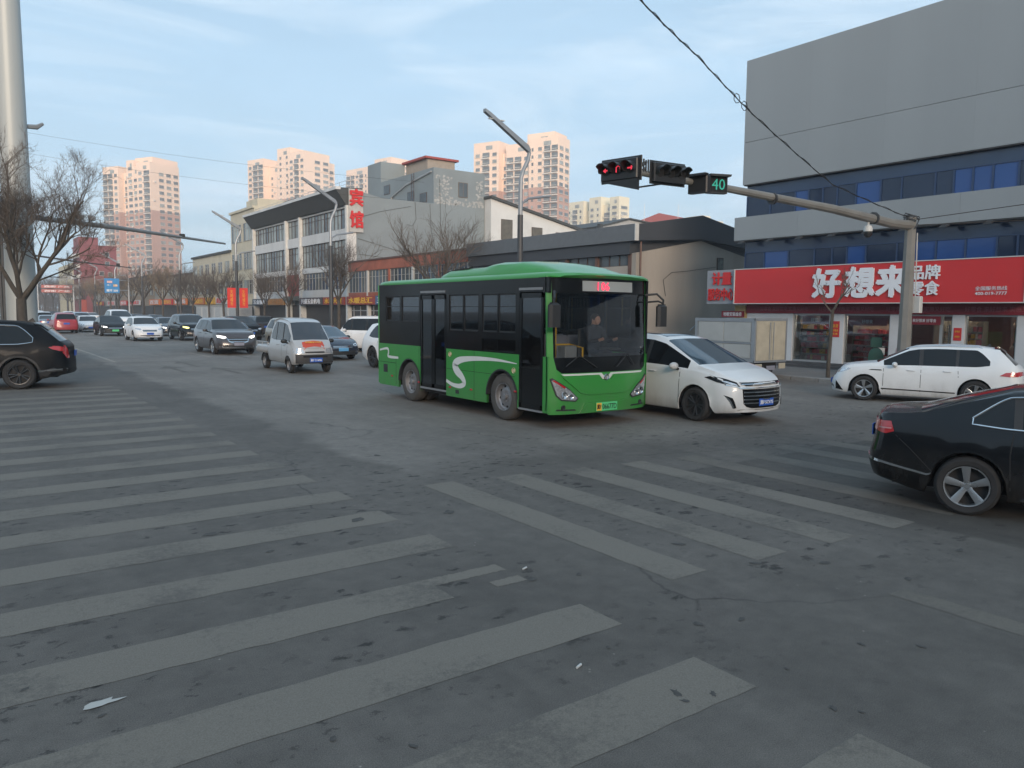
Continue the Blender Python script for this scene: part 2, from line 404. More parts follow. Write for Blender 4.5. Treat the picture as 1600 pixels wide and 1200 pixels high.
# ------------------------------------------------------------------ cars
def make_car(name, label, sp, paintm, group=None, cat='car', detail=True):
    """sp: L, W, wheelbase, front axle x, profiles. Local +X is forward, origin on the ground under the middle."""
    L, Wd = sp['L'], sp['W']; xf, xr = L / 2, -L / 2
    top = sorted(sp['top']); belt = sorted(sp['belt']); hw = Wd / 2
    plan = sorted(sp.get('plan', [(xf, hw * .70), (xf - .05, hw * .80), (xf - .13, hw * .88), (xf - .3, hw * .945), (xf - .7, hw * .985), (xf - 1.2, hw), (xr + 1.1, hw), (xr + .6, hw * .985), (xr + .25, hw * .95), (xr + .1, hw * .90), (xr + .04, hw * .84), (xr, hw * .76)]))
    zb = sp.get('zb', .20); bot = sorted(sp.get('bot', [(xf, zb + .05), (xf - .5, zb), (xr + .6, zb), (xr, zb + .12)]))
    Rw = sp['Rw']; ra = Rw + sp.get('gap', .055); wx = (sp['fx'], sp['fx'] - sp['wb'])
    cow, rf, rrf, rb = sp['cowl'], sp['roof_f'], sp['roof_r'], sp['rear_base']
    side = sp['side']                       # [(x_front, x_rear, 'glass'|'pillar'), ...] front to rear
    xs = [xf, xf - .015, xf - .05, xf - .1, xf - .17, xf - .3, xf - .45, xr, xr + .015, xr + .05, xr + .1, xr + .18, xr + .3, xr + .45, cow, rf, rrf, rb]
    for c in wx: xs += [c + ra * k for k in (-1.12, -1.0, -.985, -.94, -.85, -.7, -.5, -.25, 0, .25, .5, .7, .85, .94, .985, 1.0, 1.12)]
    for a, b, k in side: xs += [a, b]
    n = int(L / .22)
    xs += [xr + L * i / n for i in range(n + 1)]
    for a, b in ((cow, rf), (rrf, rb)): xs += [a + (b - a) * i / 5 for i in range(6)]
    keep = {round(q, 4) for q in [xf, xr, cow, rf, rrf, rb] + [c + ra * k for c in wx for k in (-1, -.985, .985, 1)] + [q for s_ in side for q in s_[:2]]}
    xs = sorted({round(q, 4) for q in xs}); o = []
    for q in xs:
        if o and q - o[-1] < .018:
            if q in keep and o[-1] not in keep: o[-1] = q
            elif q in keep and o[-1] in keep: o.append(q)
            continue
        o.append(q)
    xs = o
    tum = sp.get('tumble', .30)
    bowp = sorted([(xf, sp.get('bow', .13)), (cow, .17), (rf, .06), (rrf, -.04), (rb, -.10), (xr, -.10)])
    nose = sorted(sp.get('nose', [(.2, .02), (.35, 0), (.5, 0), (.62, .04), (.75, .12), (.9, .22)])); tail = sorted(sp.get('tail', [(.2, .08), (.35, .0), (.6, 0), (.7, .03), (1.0, .08)]))
    def ring(x):
        w = lin(plan, x); b = lin(bot, x); zt = smo(belt, x, .05); tp = max(smo(top, x, sp.get('tk', .035)), zt + .015); g = tp - zt
        gn = min(1, g / .35)
        hz = zt - b
        we = sp.get('wend', min(q[1] for q in side)); fr_ = .84 - .50 * max(0, min(1, 1 - (x - we) / .34)) ** 1.5 if x < we + .34 else .84; lo_ = .045 + (.84 - fr_) * .14
        r = [(w - .07, b), (w - .02, b + .05), (w, b + .28 * hz), (w, b + .52 * hz), (w - .014, b + .76 * hz), (w - .04, zt - .03), (w - .055, zt + .0), (w - .065 , zt + lo_ * g + .002),
             (w - .068 - tum * g * (fr_ / .84), zt + fr_ * g), (w - .075 - (tum + .10) * g - .01, zt + .94 * g), (w * .80 - (tum) * g * .9, zt + .985 * g), (w * .42, tp + .008), (0, tp + .016)]
        r = [list(q) for q in r]
        for c in wx:
            d = abs(x - c)
            if d <= ra * 1.001:
                az = Rw + math.sqrt(max(0, ra * ra - d * d))
                if d >= ra * .999: az = min(az, Rw)
                for i, (dy, dz) in enumerate(((.004, 0), (.0, .012), (.0, .05), (.002, .10), (.014, .16))):
                    if r[i][1] < az + dz and az > b - .01:
                        r[i][1] = az + dz
                        if i == 0: r[i][0] = w - .012
                        if i == 1: r[i][0] = w + .006
                for i in (3, 4, 5):
                    if r[i][1] < r[i - 1][1] + .01: r[i][1] = r[i - 1][1] + .01
        pts = []
        ef = max(0, min(1, (x - (xf - .5)) / .5)); er = max(0, min(1, ((xr + .5) - x) / .5)); c = lin(bowp, x)
        for y, z in r:
            yy = min(1, abs(y) / max(.1, w)); xx = x + c * (1 - yy ** 2) * (1 if z > b else 1)
            if z > zt - .1 or ef > 0 or er > 0: pass
            else: xx = x
            xx = xx - lin(nose, z) * ef + lin(tail, z) * er
            pts.append((xx, y, z))
        return pts
    rings = [ring(x) for x in xs]; m = len(rings[0])
    V = []; idx = {}
    def vid(i, j, sg):
        if j == m - 1: sg = 1
        k = (i, j, sg)
        if k not in idx:
            p = rings[i][j]; idx[k] = len(V); V.append((p[0], p[1] * sg, p[2]))
        return idx[k]
    body, glass = [], {}
    def kind(i, j):
        xm = (xs[i] + xs[i + 1]) / 2
        if j == 7:
            for q, (a, b, k) in enumerate(side):
                if b < xm < a: return ('s', q, k)
        if 9 <= j <= 11:
            if rf < xm < cow - .0: return ('ws',)
            if (sp.get('rglass', (rrf, rb)))[1] < xm < (sp.get('rglass', (rrf, rb)))[0]: return ('rw',)
        return None
    for i in range(len(xs) - 1):
        for j in range(m - 1):
            for sg in (1, -1):
                q = [vid(i, j, sg), vid(i + 1, j, sg), vid(i + 1, j + 1, sg), vid(i, j + 1, sg)]
                if sg == 1: q = q[::-1]
                q = [a for k_, a in enumerate(q) if a not in q[:k_]]
                kd = kind(i, j)
                if kd is None: body.append(tuple(q))
                else: glass.setdefault(kd + ((sg,) if kd[0] == 's' else ()), []).append(tuple(q))
    # end caps
    for e, i in ((1, len(xs) - 1), (-1, 0)):
        cols = [-1, -.8, -.5, -.2, 0, .2, .5, .8, 1]; c = lin(bowp, xs[i])
        grid = []
        for j in range(m - 1):
            p = rings[i][j]; row = []
            for u in cols:
                if abs(u) == 1: row.append(vid(i, j, 1 if u > 0 else -1))
                else:
                    yy = abs(p[1]) * u; w = lin(plan, xs[i]); k0 = 1 - min(1, abs(p[1]) / w) ** 2
                    row.append(len(V)); V.append((p[0] + c * ((1 - min(1, abs(yy) / w) ** 2) - k0), yy, p[2] + (.012 if j > 6 else 0) * (1 - u * u)))
            grid.append(row)
        for j in range(7):
            for k in range(8):
                q = [grid[j][k], grid[j][k + 1], grid[j + 1][k + 1], grid[j + 1][k]]
                body.append(tuple(q if e > 0 else q[::-1]))
        # close the small cap strip above the belt
        rowt = grid[7]
        tops = [vid(i, j, -1) for j in range(7, m - 1)] + [vid(i, m - 1, 1)] + [vid(i, j, 1) for j in range(m - 2, 6, -1)]
        body.append(tuple(dict.fromkeys(rowt + tops[::-1][1:-1])))
    t = thing(name, label, cat, group=group)
    def sub(faces):
        used = sorted({a for f in faces for a in f}); mp_ = {a: k for k, a in enumerate(used)}
        b = MB(); b.v = [V[a] for a in used]; b.f = [tuple(mp_[a] for a in f) for f in faces]; return b
    bo = sub(body).build('body', paintm, t, True, sp.get('sharp', 42))
    gm = sp.get('glass', CGLASS)
    for k, fs in glass.items():
        if k[0] == 's':
            if k[2] == 'pillar': sub(fs).build('door_pillar', BLKP, t, True)
            else: sub(fs).build('side_window', sp.get('sglass', gm), t, True)
        else: sub(fs).build('windshield' if k[0] == 'ws' else 'rear_window', gm, t, True)
    bvh = BVHTree.FromPolygons([Vector(v) for v in V], [f for f in body] + [f for fs in glass.values() for f in fs])
    # underbody and arch liners
    u = MB(); z0 = zb + .03
    u.box(xr + .25, xf - .25, -hw + .30, hw - .30, z0, zb + .42)
    u.box(wx[1] + ra + .03, wx[0] - ra - .03, -hw + .08, hw - .08, z0, zb + .3)
    for c in wx:
        for sg in (1, -1):
            pr = arc2(0, 0, ra - .004, 0, math.pi, 10)
            a = [(c + p[0], sg * (hw - .03), Rw + p[1]) for p in pr]; b_ = [(c + p[0], sg * (hw - .32), Rw + p[1]) for p in pr]
            nn = len(a); u.add(a + b_, [(k, k + 1, nn + k + 1, nn + k) for k in range(nn - 1)] + [tuple(range(nn, 2 * nn))])
    u.build('underbody', DARK, t)
    for c in wx:
        for sg in (1, -1):
            wheel(t, c, sg * (hw - .125 - sp.get('win', 0)), Rw, sp.get('ww', .22), sp.get('wheel', 'five'), sp.get('rimr', .68), sp.get('rim'))
    # door gaps and handles
    if detail:
        zt0 = lambda x: smo(belt, x, .05) - .01
        for x0, x1 in sp['doors']:
            for sg in (1, -1):
                dl = [(x0, zb + .14), (x0 - .0, zt0(x0))]
                decal(bvh, strip2(dl, .012), v_side(sg), GAP, t, name='door_gap', off=.002, thick=.01, step=.15)
                hx = x1 + .16; hz = zt0(hx) - .11
                ho = MB().tube([(0, 0, 0), (.02, sg * .03, .0), (.17, sg * .03, .004), (.19, 0, .004)], .012, 6)
                h = bvh.ray_cast(Vector((hx, sg * 3, hz)), Vector((0, -sg, 0)))[0]
                if h: ho.build('door_handle', CHROME if sp.get('chandle') else paintm, t, True, loc=h)
        x_last = sp['doors'][-1][1]
        for sg in (1, -1):
            if sp.get('rearcut', True):
                cx = wx[1]; pts = [(x_last, zt0(x_last)), (x_last - .02, Rw + ra * .95 + .04)]
                if abs(x_last - .02 - cx) > ra: pts.append((x_last + .0, zb + .14))
                decal(bvh, strip2(pts, .012), v_side(sg), GAP, t, name='door_gap', off=.002, thick=.01, step=.15)
    # mirrors
    mxx = cow - sp.get('mirx', .42)
    for sg in (1, -1):
        h = bvh.ray_cast(Vector((mxx, sg * 3, lin(belt, mxx) - .03)), Vector((0, -sg, 0)))[0]
        if h:
            mb = MB().ell((.0, sg * .13, .075), (.075, .115, .075), 12, 8); mo = mb.build('door_mirror', sp.get('mirror', paintm), t, True, loc=h)
            MB().tube([(0, -sg * .03, 0), (0, sg * .07, .03)], .03, 6).build('mirror_arm', BLKP, mo)
    # window trim
    if sp.get('trim'):
        x0 = side[0][0]; x1 = side[-1][1]
        ids = [i for i, x in enumerate(xs) if x1 - 1e-4 <= x <= x0 + 1e-4 and rings[i][8][2] - rings[i][7][2] > .03]
        for sg in (1, -1):
            loop = [rings[i][7] for i in ids] + [rings[i][8] for i in ids[::-1]]
            MB().tube([(p[0], sg * (p[1] + .006), p[2]) for p in loop], .012, 6, closed=True).build('window_trim', CHROME, t, True)
    for (nm, vw, poly, mt, kw) in sp.get('decals', []):
        views = {'L': v_side(1), 'R': v_side(-1), 'F': v_front, 'B': v_rear, 'T': v_top}
        if vw in ('LR',):
            for k in 'LR': decal(bvh, poly, views[k], mt, t, name=nm, **kw)
        elif vw in ('FF', 'BB'):   # mirrored pair seen from ahead or behind
            for s_ in (1, -1): decal(bvh, [(max(-hw * .915, min(hw * .915, a * s_)), b) for a, b in poly], views[vw[0]], mt, t, name=nm, **kw)
        elif isinstance(vw, tuple):  # (angle, pair)
            for s_ in (1, -1): decal(bvh, [(a * s_, b) for a, b in poly], v_ang(vw[0] * s_), mt, t, name=nm, **kw)
        else: decal(bvh, poly, views[vw], mt, t, name=nm, **kw)
    t['_dummy'] = 0; del t['_dummy']
    return t, bvh
def plate(t, bvh, front, z, txt, m, tm, w=.44, h=.14, y=0):
    o = Vector((6 if front else -6, y, z)); d = Vector((-1 if front else 1, 0, 0)); p = bvh.ray_cast(o, d)[0]
    for zz in (z - h / 2, z + h / 2):
        q = bvh.ray_cast(Vector((o.x, y, zz)), d)[0]
        if q and (q.x > p.x) == front: p.x = q.x
    x = p.x + (.012 if front else -.012)
    pl = MB().bbox(-.008, .008, -w / 2, w / 2, -h / 2, h / 2, .004).build('number_plate', m, t, loc=(x, y, z))
    if txt: text(txt, w * .9, h * .62, (.010 if front else -.010, 0, 0), (0, 1, 0) if front else (0, -1, 0), (0, 0, 1), tm, pl, ext=.002, bold=.015)
    return pl
def place(t, x, y, hd, s=1.0):
    t.location = (x, y, 0); t.rotation_euler = (0, 0, hd); t.scale = (s, s, s); return t
# ================================================================== VEHICLE SHAPES
def side_glass(cow, b, c, end, a0=.14, bp=.05):
    o = [(cow - a0, b + bp, 'glass'), (b + bp, b - bp, 'pillar'), (b - bp, c + .04, 'glass')]
    if end is not None: o += [(c + .04, c - .03, 'pillar'), (c - .03, end, 'glass')]
    return o
def SEDAN(**k):
    d = dict(L=4.72, W=1.83, fx=1.44, wb=2.72, Rw=.325, zb=.19, cowl=1.08, roof_f=.24, roof_r=-.85, rear_base=-1.62,
        top=[(2.36, .60), (2.30, .68), (2.1, .77), (1.7, .875), (1.08, .97), (.24, 1.395), (0, 1.45), (-.3, 1.465), (-.85, 1.41), (-1.62, 1.10), (-1.9, 1.07), (-2.28, 1.05), (-2.36, .96)],
        belt=[(2.36, .58), (2.1, .72), (1.7, .81), (1.3, .88), (.5, .92), (-1.3, .98), (-1.8, 1.00), (-2.28, .98), (-2.36, .90)],
        doors=[(.95, -.02), (-.02, -.92)])
    d['side'] = side_glass(1.08, -.02, -.90, -1.22)
    d.update(k); return d
def SUV(**k):
    d = dict(L=4.70, W=1.86, fx=1.44, wb=2.74, Rw=.355, zb=.23, ww=.235, cowl=1.10, roof_f=.34, roof_r=-1.82, rear_base=-2.20, tk=.03,
        top=[(2.35, .82), (2.28, .93), (2.1, .99), (1.7, 1.065), (1.10, 1.135), (.34, 1.57), (.1, 1.63), (-.4, 1.66), (-1.3, 1.645), (-1.82, 1.585), (-2.20, 1.17), (-2.30, 1.10), (-2.35, 1.00)],
        belt=[(2.35, .78), (2.1, .93), (1.7, 1.0), (1.3, 1.045), (.5, 1.05), (-1.3, 1.07), (-1.9, 1.10), (-2.2, 1.08), (-2.35, .96)],
        tail=[(.23, .10), (.4, 0), (.7, 0), (.8, .02), (1.1, .04)], doors=[(.98, .02), (.02, -.88)])
    d['side'] = side_glass(1.10, .02, -.86, -1.62)
    d.update(k); return d
def MPV(**k):
    d = dict(L=4.80, W=1.84, fx=1.50, wb=2.80, Rw=.335, zb=.20, ww=.225, cowl=1.46, roof_f=.50, roof_r=-2.0, rear_base=-2.28, tk=.03,
        top=[(2.40, .76), (2.34, .86), (2.2, .93), (1.9, 1.03), (1.46, 1.13), (.50, 1.60), (.15, 1.68), (-.5, 1.715), (-1.5, 1.69), (-2.0, 1.60), (-2.28, 1.15), (-2.36, 1.08), (-2.40, 1.0)],
        belt=[(2.40, .72), (2.2, .86), (1.9, .94), (1.46, 1.02), (.8, 1.05), (-1.0, 1.09), (-2.0, 1.10), (-2.28, 1.06), (-2.40, .96)],
        doors=[(1.10, .10), (.10, -.95)])
    d['side'] = side_glass(1.46, .10, -.95, -1.80, a0=.2)
    d.update(k); return d
def front_set(hl=LAMPC, grille=BLKP, w=.62, zg=(.52, .66), zh=(.62, .78), low=(.24, .42), fog=True, chrome=True, lowm=BLKP):
    a, b = zh
    D = [('headlight', 'FF', [(.50, a + .02), (.62, a - .02), (.84, a + .04), (.90, b + .02), (.80, b + .01), (.54, b - .04)], hl, dict(off=.012, thick=.03, step=.1)),
         ('grille', 'F', [(-.46, zg[1]), (-.42, zg[0]), (.42, zg[0]), (.46, zg[1])], grille, dict(off=.008)),
         ('lower_grille', 'F', [(-.60, low[1]), (-.66, low[0]), (.66, low[0]), (.60, low[1])], lowm, dict(off=.008))]
    if chrome:
        for q in (.25, .75): D.append(('grille_bar', 'F', [(-.44, zg[0] + (zg[1] - zg[0]) * q - .010), (.44, zg[0] + (zg[1] - zg[0]) * q - .010), (.44, zg[0] + (zg[1] - zg[0]) * q + .010), (-.44, zg[0] + (zg[1] - zg[0]) * q + .010)], CHROME, dict(off=.018, thick=.012)))
    if fog: D.append(('fog_lamp', 'FF', [(.68, .34), (.80, .34), (.80, .41), (.68, .41)], LAMPC, dict(off=.012)))
    return D
def rear_set(z=.88, h=.16, w0=.52, m=LAMPR, suv=False):
    return [('tail_light', 'BB', [(w0, z), (.86, z + .01), (.90, z + h), (w0, z + h - .02)], m, dict(off=.012, thick=.03, step=.1)),
            ('tail_light', (R(148), 1), [(-.20 if not suv else -.2, z + .01), (.16, z + .02), (.14, z + h - .01), (-.2, z + h)], m, dict(off=.012, thick=.03, step=.1))][:1 if not suv else 1]
P_WHITE = paint('white', (.80, .80, .80), .42, .35); P_WHITE2 = paint('white_pearl', (.72, .74, .75), .40, .35); P_BLACK = paint('black', (.003, .004, .006), .22, .30, 0, .25)
P_BLACK2 = paint('black_dusty', (.004, .0055, .008), .42, .04, 0, .12); P_GREYD = paint('dark_grey', (.028, .028, .033), .3, .4, .2, .3); P_BLUED = paint('dark_blue', (.008, .015, .035), .25, .5, 0, .35)
P_SILVER = paint('silver', (.44, .44, .44), .38, .6, .2); P_RED = paint('red', (.32, .02, .03), .35, .4); P_BGREY = paint('blue_grey', (.16, .20, .26), .3, .7, .3); P_TAN = paint('tan', (.30, .27, .22), .35, .6, .2)
P_GREEN = paint('bus_green', (.035, .26, .045), .34, .4, 0, .45, (.15, .9))

def at_wheel(t, sp, front, left, wx, wy, hd, s=1.0):
    lx = sp['fx'] if front else sp['fx'] - sp['wb']; ly = (sp['W'] / 2 - .05) * (1 if left else -1)
    c, s_ = math.cos(hd), math.sin(hd); lx *= s; ly *= s
    return place(t, wx - (lx * c - ly * s_), wy - (lx * s_ + ly * c), hd, s)
# ================================================================== GROUND
def asphalt_mat():
    m = bpy.data.materials.new('asphalt'); m.use_nodes = True; t = m.node_tree; n = t.nodes; l = t.links; b = n['Principled BSDF']
    g = n.new('ShaderNodeNewGeometry'); P = g.outputs['Position']
    def noise(sc, det=4, rough=.5, vec=None, dist=0):
        q = n.new('ShaderNodeTexNoise'); q.inputs['Scale'].default_value = sc; q.inputs['Detail'].default_value = det; q.inputs['Roughness'].default_value = rough; q.inputs['Distortion'].default_value = dist
        l.new(vec or P, q.inputs['Vector']); return q.outputs['Fac']
    def mapr(v, a, b_, c, d):
        q = n.new('ShaderNodeMapRange'); q.inputs[1].default_value = a; q.inputs[2].default_value = b_; q.inputs[3].default_value = c; q.inputs[4].default_value = d; l.new(v, q.inputs[0]); return q.outputs[0]
    def math_(op, a, b_):
        q = n.new('ShaderNodeMath'); q.operation = op
        for i, v in enumerate((a, b_)):
            if isinstance(v, (int, float)): q.inputs[i].default_value = v
            else: l.new(v, q.inputs[i])
        return q.outputs[0]
    sx = n.new('ShaderNodeSeparateXYZ'); l.new(P, sx.inputs[0])
    wob = mapr(noise(.9, 3), .3, .7, -.25, .25)
    X = math_('ADD', sx.outputs[0], wob)
    zone = mapr(X, 4.55, 4.85, 0, 1)                      # newer, paler surfacing of the main carriageway
    zoneY = mapr(math_('ADD', sx.outputs[1], wob), 8.6, 9.6, 0, 1)
    z = math_('MULTIPLY', zone, zoneY)
    patch = math_('MULTIPLY', mapr(sx.outputs[0], 7.9, 8.0, 0, 1), math_('MULTIPLY', mapr(math_('ADD', sx.outputs[1], math_('MULTIPLY', sx.outputs[0], .0)), 6.95, 7.05, 1, 0), 1))
    base = math_('ADD', .095, math_('MULTIPLY', z, .058))
    base = math_('SUBTRACT', base, math_('MULTIPLY', patch, .028))
    v = math_('MULTIPLY', base, mapr(noise(.35, 6, .65), .3, .7, .76, 1.2))
    st = n.new('ShaderNodeMapping'); st.inputs['Scale'].default_value = (3.0, .25, 1); l.new(P, st.inputs[0])
    v = math_('MULTIPLY', v, mapr(noise(.8, 4, .6, st.outputs[0]), .3, .7, .92, 1.08))
    v = math_('MULTIPLY', v, mapr(noise(5, 6, .7), .3, .7, .84, 1.14))
    v = math_('MULTIPLY', v, mapr(noise(140, 2, .8), .25, .75, .55, 1.5))
    # small dark pits and tar spots
    band = math_('ADD', .18, math_('MULTIPLY', .75, math_('MULTIPLY', mapr(sx.outputs[1], 2.6, 3.8, 0, 1), mapr(sx.outputs[1], 9.5, 12, 1, 0))))
    for sc, th, amt in ((3.6, .20, .7), (1.0, .06, .6), (9.5, .24, .6), (5.5, .22, .75)):
        vo = n.new('ShaderNodeTexVoronoi'); vo.inputs['Scale'].default_value = sc; vo.inputs['Randomness'].default_value = 1
        nz = n.new('ShaderNodeTexNoise'); nz.inputs['Scale'].default_value = 9; l.new(P, nz.inputs['Vector'])
        mixv = n.new('ShaderNodeMix'); mixv.data_type = 'RGBA'; mixv.inputs[0].default_value = .20; nz.inputs['Detail'].default_value = 6; nz.inputs['Roughness'].default_value = .7; l.new(P, mixv.inputs[6]); l.new(nz.outputs['Color'], mixv.inputs[7]); 
        stc = n.new('ShaderNodeMapping'); stc.inputs['Scale'].default_value = (.62, 1.3, 1); stc.inputs['Rotation'].default_value = (0, 0, .55); l.new(mixv.outputs[2], stc.inputs[0]); l.new(stc.outputs[0], vo.inputs['Vector'])
        sp = mapr(vo.outputs['Distance'], th * .5, th, 1, 0); sel = mapr(noise(.55 if sc < 8 else .3, 2), .43, .55, 0, 1)
        v = math_('MULTIPLY', v, math_('SUBTRACT', 1, math_('MULTIPLY', math_('MULTIPLY', math_('MULTIPLY', sp, sel), band), amt)))
    # pale scuffs and grit
    vg = n.new('ShaderNodeTexVoronoi'); vg.inputs['Scale'].default_value = 5.5; l.new(P, vg.inputs['Vector'])
    v = math_('MULTIPLY', v, math_('ADD', 1, math_('MULTIPLY', math_('MULTIPLY', mapr(vg.outputs['Distance'], .02, .06, 1, 0), mapr(noise(1.7, 2), .5, .56, 0, 1)), 1.3)))
    # hairline cracks
    vc = n.new('ShaderNodeTexVoronoi'); vc.feature = 'DISTANCE_TO_EDGE'; vc.inputs['Scale'].default_value = .33
    nz = n.new('ShaderNodeTexNoise'); nz.inputs['Scale'].default_value = 1.6; nz.inputs['Detail'].default_value = 6; l.new(P, nz.inputs['Vector'])
    mixv = n.new('ShaderNodeMix'); mixv.data_type = 'RGBA'; mixv.inputs[0].default_value = .35; l.new(P, mixv.inputs[6]); l.new(nz.outputs['Color'], mixv.inputs[7]); l.new(mixv.outputs[2], vc.inputs['Vector'])
    ck = math_('MULTIPLY', mapr(vc.outputs['Distance'], 0, .006, 1, 0), mapr(noise(.4, 2), .5, .6, 0, 1))
    v = math_('MULTIPLY', v, math_('SUBTRACT', 1, math_('MULTIPLY', ck, .45)))
    cc = n.new('ShaderNodeCombineXYZ'); l.new(math_('MULTIPLY', v, 1.13), cc.inputs[0]); l.new(math_('MULTIPLY', v, 1.01), cc.inputs[1]); l.new(math_('MULTIPLY', v, .89), cc.inputs[2])
    l.new(cc.outputs[0], b.inputs['Base Color']); b.inputs['Roughness'].default_value = .78; b.inputs['Specular IOR Level'].default_value = .35
    bp = n.new('ShaderNodeBump'); bp.inputs['Strength'].default_value = .35; bp.inputs['Distance'].default_value = .01; l.new(noise(110, 3, .7), bp.inputs['Height']); l.new(bp.outputs[0], b.inputs['Normal'])
    return m, v
ASP, _ = asphalt_mat()
def marking_mat(name, wear, tone=.158):
    # thermoplastic line worn through to the asphalt
    m = bpy.data.materials.new(name); m.use_nodes = True; t = m.node_tree; n = t.nodes; l = t.links; b = n['Principled BSDF']
    g = n.new('ShaderNodeNewGeometry'); P = g.outputs['Position']
    a = n.new('ShaderNodeTexNoise'); a.inputs['Scale'].default_value = 16; a.inputs['Detail'].default_value = 10; a.inputs['Roughness'].default_value = .8; l.new(P, a.inputs['Vector'])
    c = n.new('ShaderNodeTexNoise'); c.inputs['Scale'].default_value = 1.1; c.inputs['Detail'].default_value = 3; l.new(P, c.inputs['Vector'])
    s = n.new('ShaderNodeMath'); s.operation = 'ADD'; l.new(a.outputs['Fac'], s.inputs[0]); l.new(c.outputs['Fac'], s.inputs[1])
    r = n.new('ShaderNodeMapRange'); r.inputs[1].default_value = .78 + wear; r.inputs[2].default_value = 1.0 + wear; r.inputs[3].default_value = .12; l.new(s.outputs[0], r.inputs[0])
    f = n.new('ShaderNodeTexNoise'); f.inputs['Scale'].default_value = 130; l.new(P, f.inputs['Vector'])
    r2 = n.new('ShaderNodeMapRange'); r2.inputs[1].default_value = .3; r2.inputs[2].default_value = .7; r2.inputs[3].default_value = .82; r2.inputs[4].default_value = 1.18; l.new(f.outputs['Fac'], r2.inputs[0])
    mx = n.new('ShaderNodeMix'); mx.data_type = 'RGBA'; mx.inputs[6].default_value = (.100, .090, .079, 1); mx.inputs[7].default_value = (tone * 1.04, tone * .93, tone * .78, 1); l.new(r.outputs[0], mx.inputs[0])
    vm = n.new('ShaderNodeVectorMath'); vm.operation = 'SCALE'; l.new(mx.outputs[2], vm.inputs[0]); l.new(r2.outputs[0], vm.inputs['Scale']); l.new(vm.outputs[0], b.inputs['Base Color'])
    b.inputs['Roughness'].default_value = .8; b.inputs['Specular IOR Level'].default_value = .35
    return m
MK = marking_mat('worn_marking', .0); MKF = marking_mat('faint_marking', .12, .128); MKL = marking_mat('lane_marking', -.05, .27)
road = MB().add([(-1500, -300, 0), (1500, -300, 0), (1500, 2500, 0), (-1500, 2500, 0)], [(0, 1, 2, 3)]).build('road', ASP, kind='structure')
rng = random.Random(5)
def stripe(x0, x1, y0, y1, m, name='crosswalk_stripe', n=40, j=.009, z=.0022):
    # rectangle with slightly ragged edges
    long_x = (x1 - x0) > (y1 - y0); a, b = [], []
    for i in range(n + 1):
        t = i / n
        if long_x: x = x0 + (x1 - x0) * t; a.append((x, y0 + rng.uniform(-j, j), z)); b.append((x, y1 + rng.uniform(-j, j), z))
        else: y = y0 + (y1 - y0) * t; a.append((x1 + rng.uniform(-j, j), y, z)); b.append((x0 + rng.uniform(-j, j), y, z))
    k = len(a); return MB().add(a + b, [(i, i + 1, k + i + 1, k + i) for i in range(k - 1)]).build(name, m, road)
for k in range(-1, 20):
    y = 2.62 + 1.085 * k; xe = 3.66 - .012 * k
    if k == 2:
        stripe(-3.2, 2.95, y, y + .46, MK); stripe(2.95, xe, y + .30, y + .46, MK); stripe(3.35, xe, y, y + .13, MK)
    else: stripe(-3.2, xe, y, y + .46, MK)
for k in range(0, 11):
    x = 4.60 + 1.0 * k; stripe(x, x + .42, 4.12 - .08 * k, 8.2 - .12 * k, MK if k < 4 else MKF)
stripe(5.74, 5.98, -3, 2.95, MKF, 'lane_line'); 
stripe(5.05, 5.20, 34.0, 130, MKL, 'lane_line'); stripe(5.05, 8.4, 33.4, 33.62, MKF, 'stop_line')
for k in range(7): stripe(9.2, 9.32, 36 + 12 * k, 40 + 12 * k, MKL, 'lane_line'); stripe(12.6, 12.72, 36 + 12 * k, 40 + 12 * k, MKL, 'lane_line')
for (x, y) in ((7.2, 30.0), (6.2, 27.5), (7.6, 26.2), (10.4, 34.2)):   # worn guide arrows
    MB().add([(x, y, .004), (x + .18, y, .004), (x + .18, y + 2.2, .004), (x + .5, y + 2.2, .004), (x + .09, y + 3.4, .004), (x - .32, y + 2.2, .004), (x, y + 2.2, .004)], [(0, 1, 2, 6), (6, 2, 3, 4, 5)]).build('turn_arrow', MKF, road)
# pavements and kerbs
PAV = mat('pavement', (.17, .165, .155), .85, var=.2, scale=1.5, bump=.2, bscale=30, stain=.4); KERB = mat('kerb_concrete', (.24, .235, .225), .8, var=.2, scale=4, stain=.3, rnd=.12)
pv = MB().box(22.42, 27.6, -30, 420, -.3, .12).build('pavement', PAV, kind='structure')
pv2 = MB().box(-60, 2.5, 30.8, 420, -.3, .12).build('pavement', PAV, kind='structure')
kme = MB().bbox(0, .30, 0, .985, -.2, .135, .02).mesh('kerb_stone', KERB)
for k in range(70): mesh_obj('kerb_stone', kme, pv, (22.12, -6 + k, 0))
MB().box(22.12, 22.42, 64, 420, -.2, .133).build('kerb_run', KERB, pv)
for k in range(30): mesh_obj('kerb_stone', kme, pv2, (2.5, 30.8 + k, 0))
kme2 = MB().bbox(0, .985, 0, .30, -.2, .135, .02).mesh('kerb_stone', KERB)
for k in range(14): mesh_obj('kerb_stone', kme2, pv2, (1.8 - k, 30.5, 0))
MB().box(2.5, 2.8, 60.8, 420, -.2, .133).build('kerb_run', KERB, pv2)

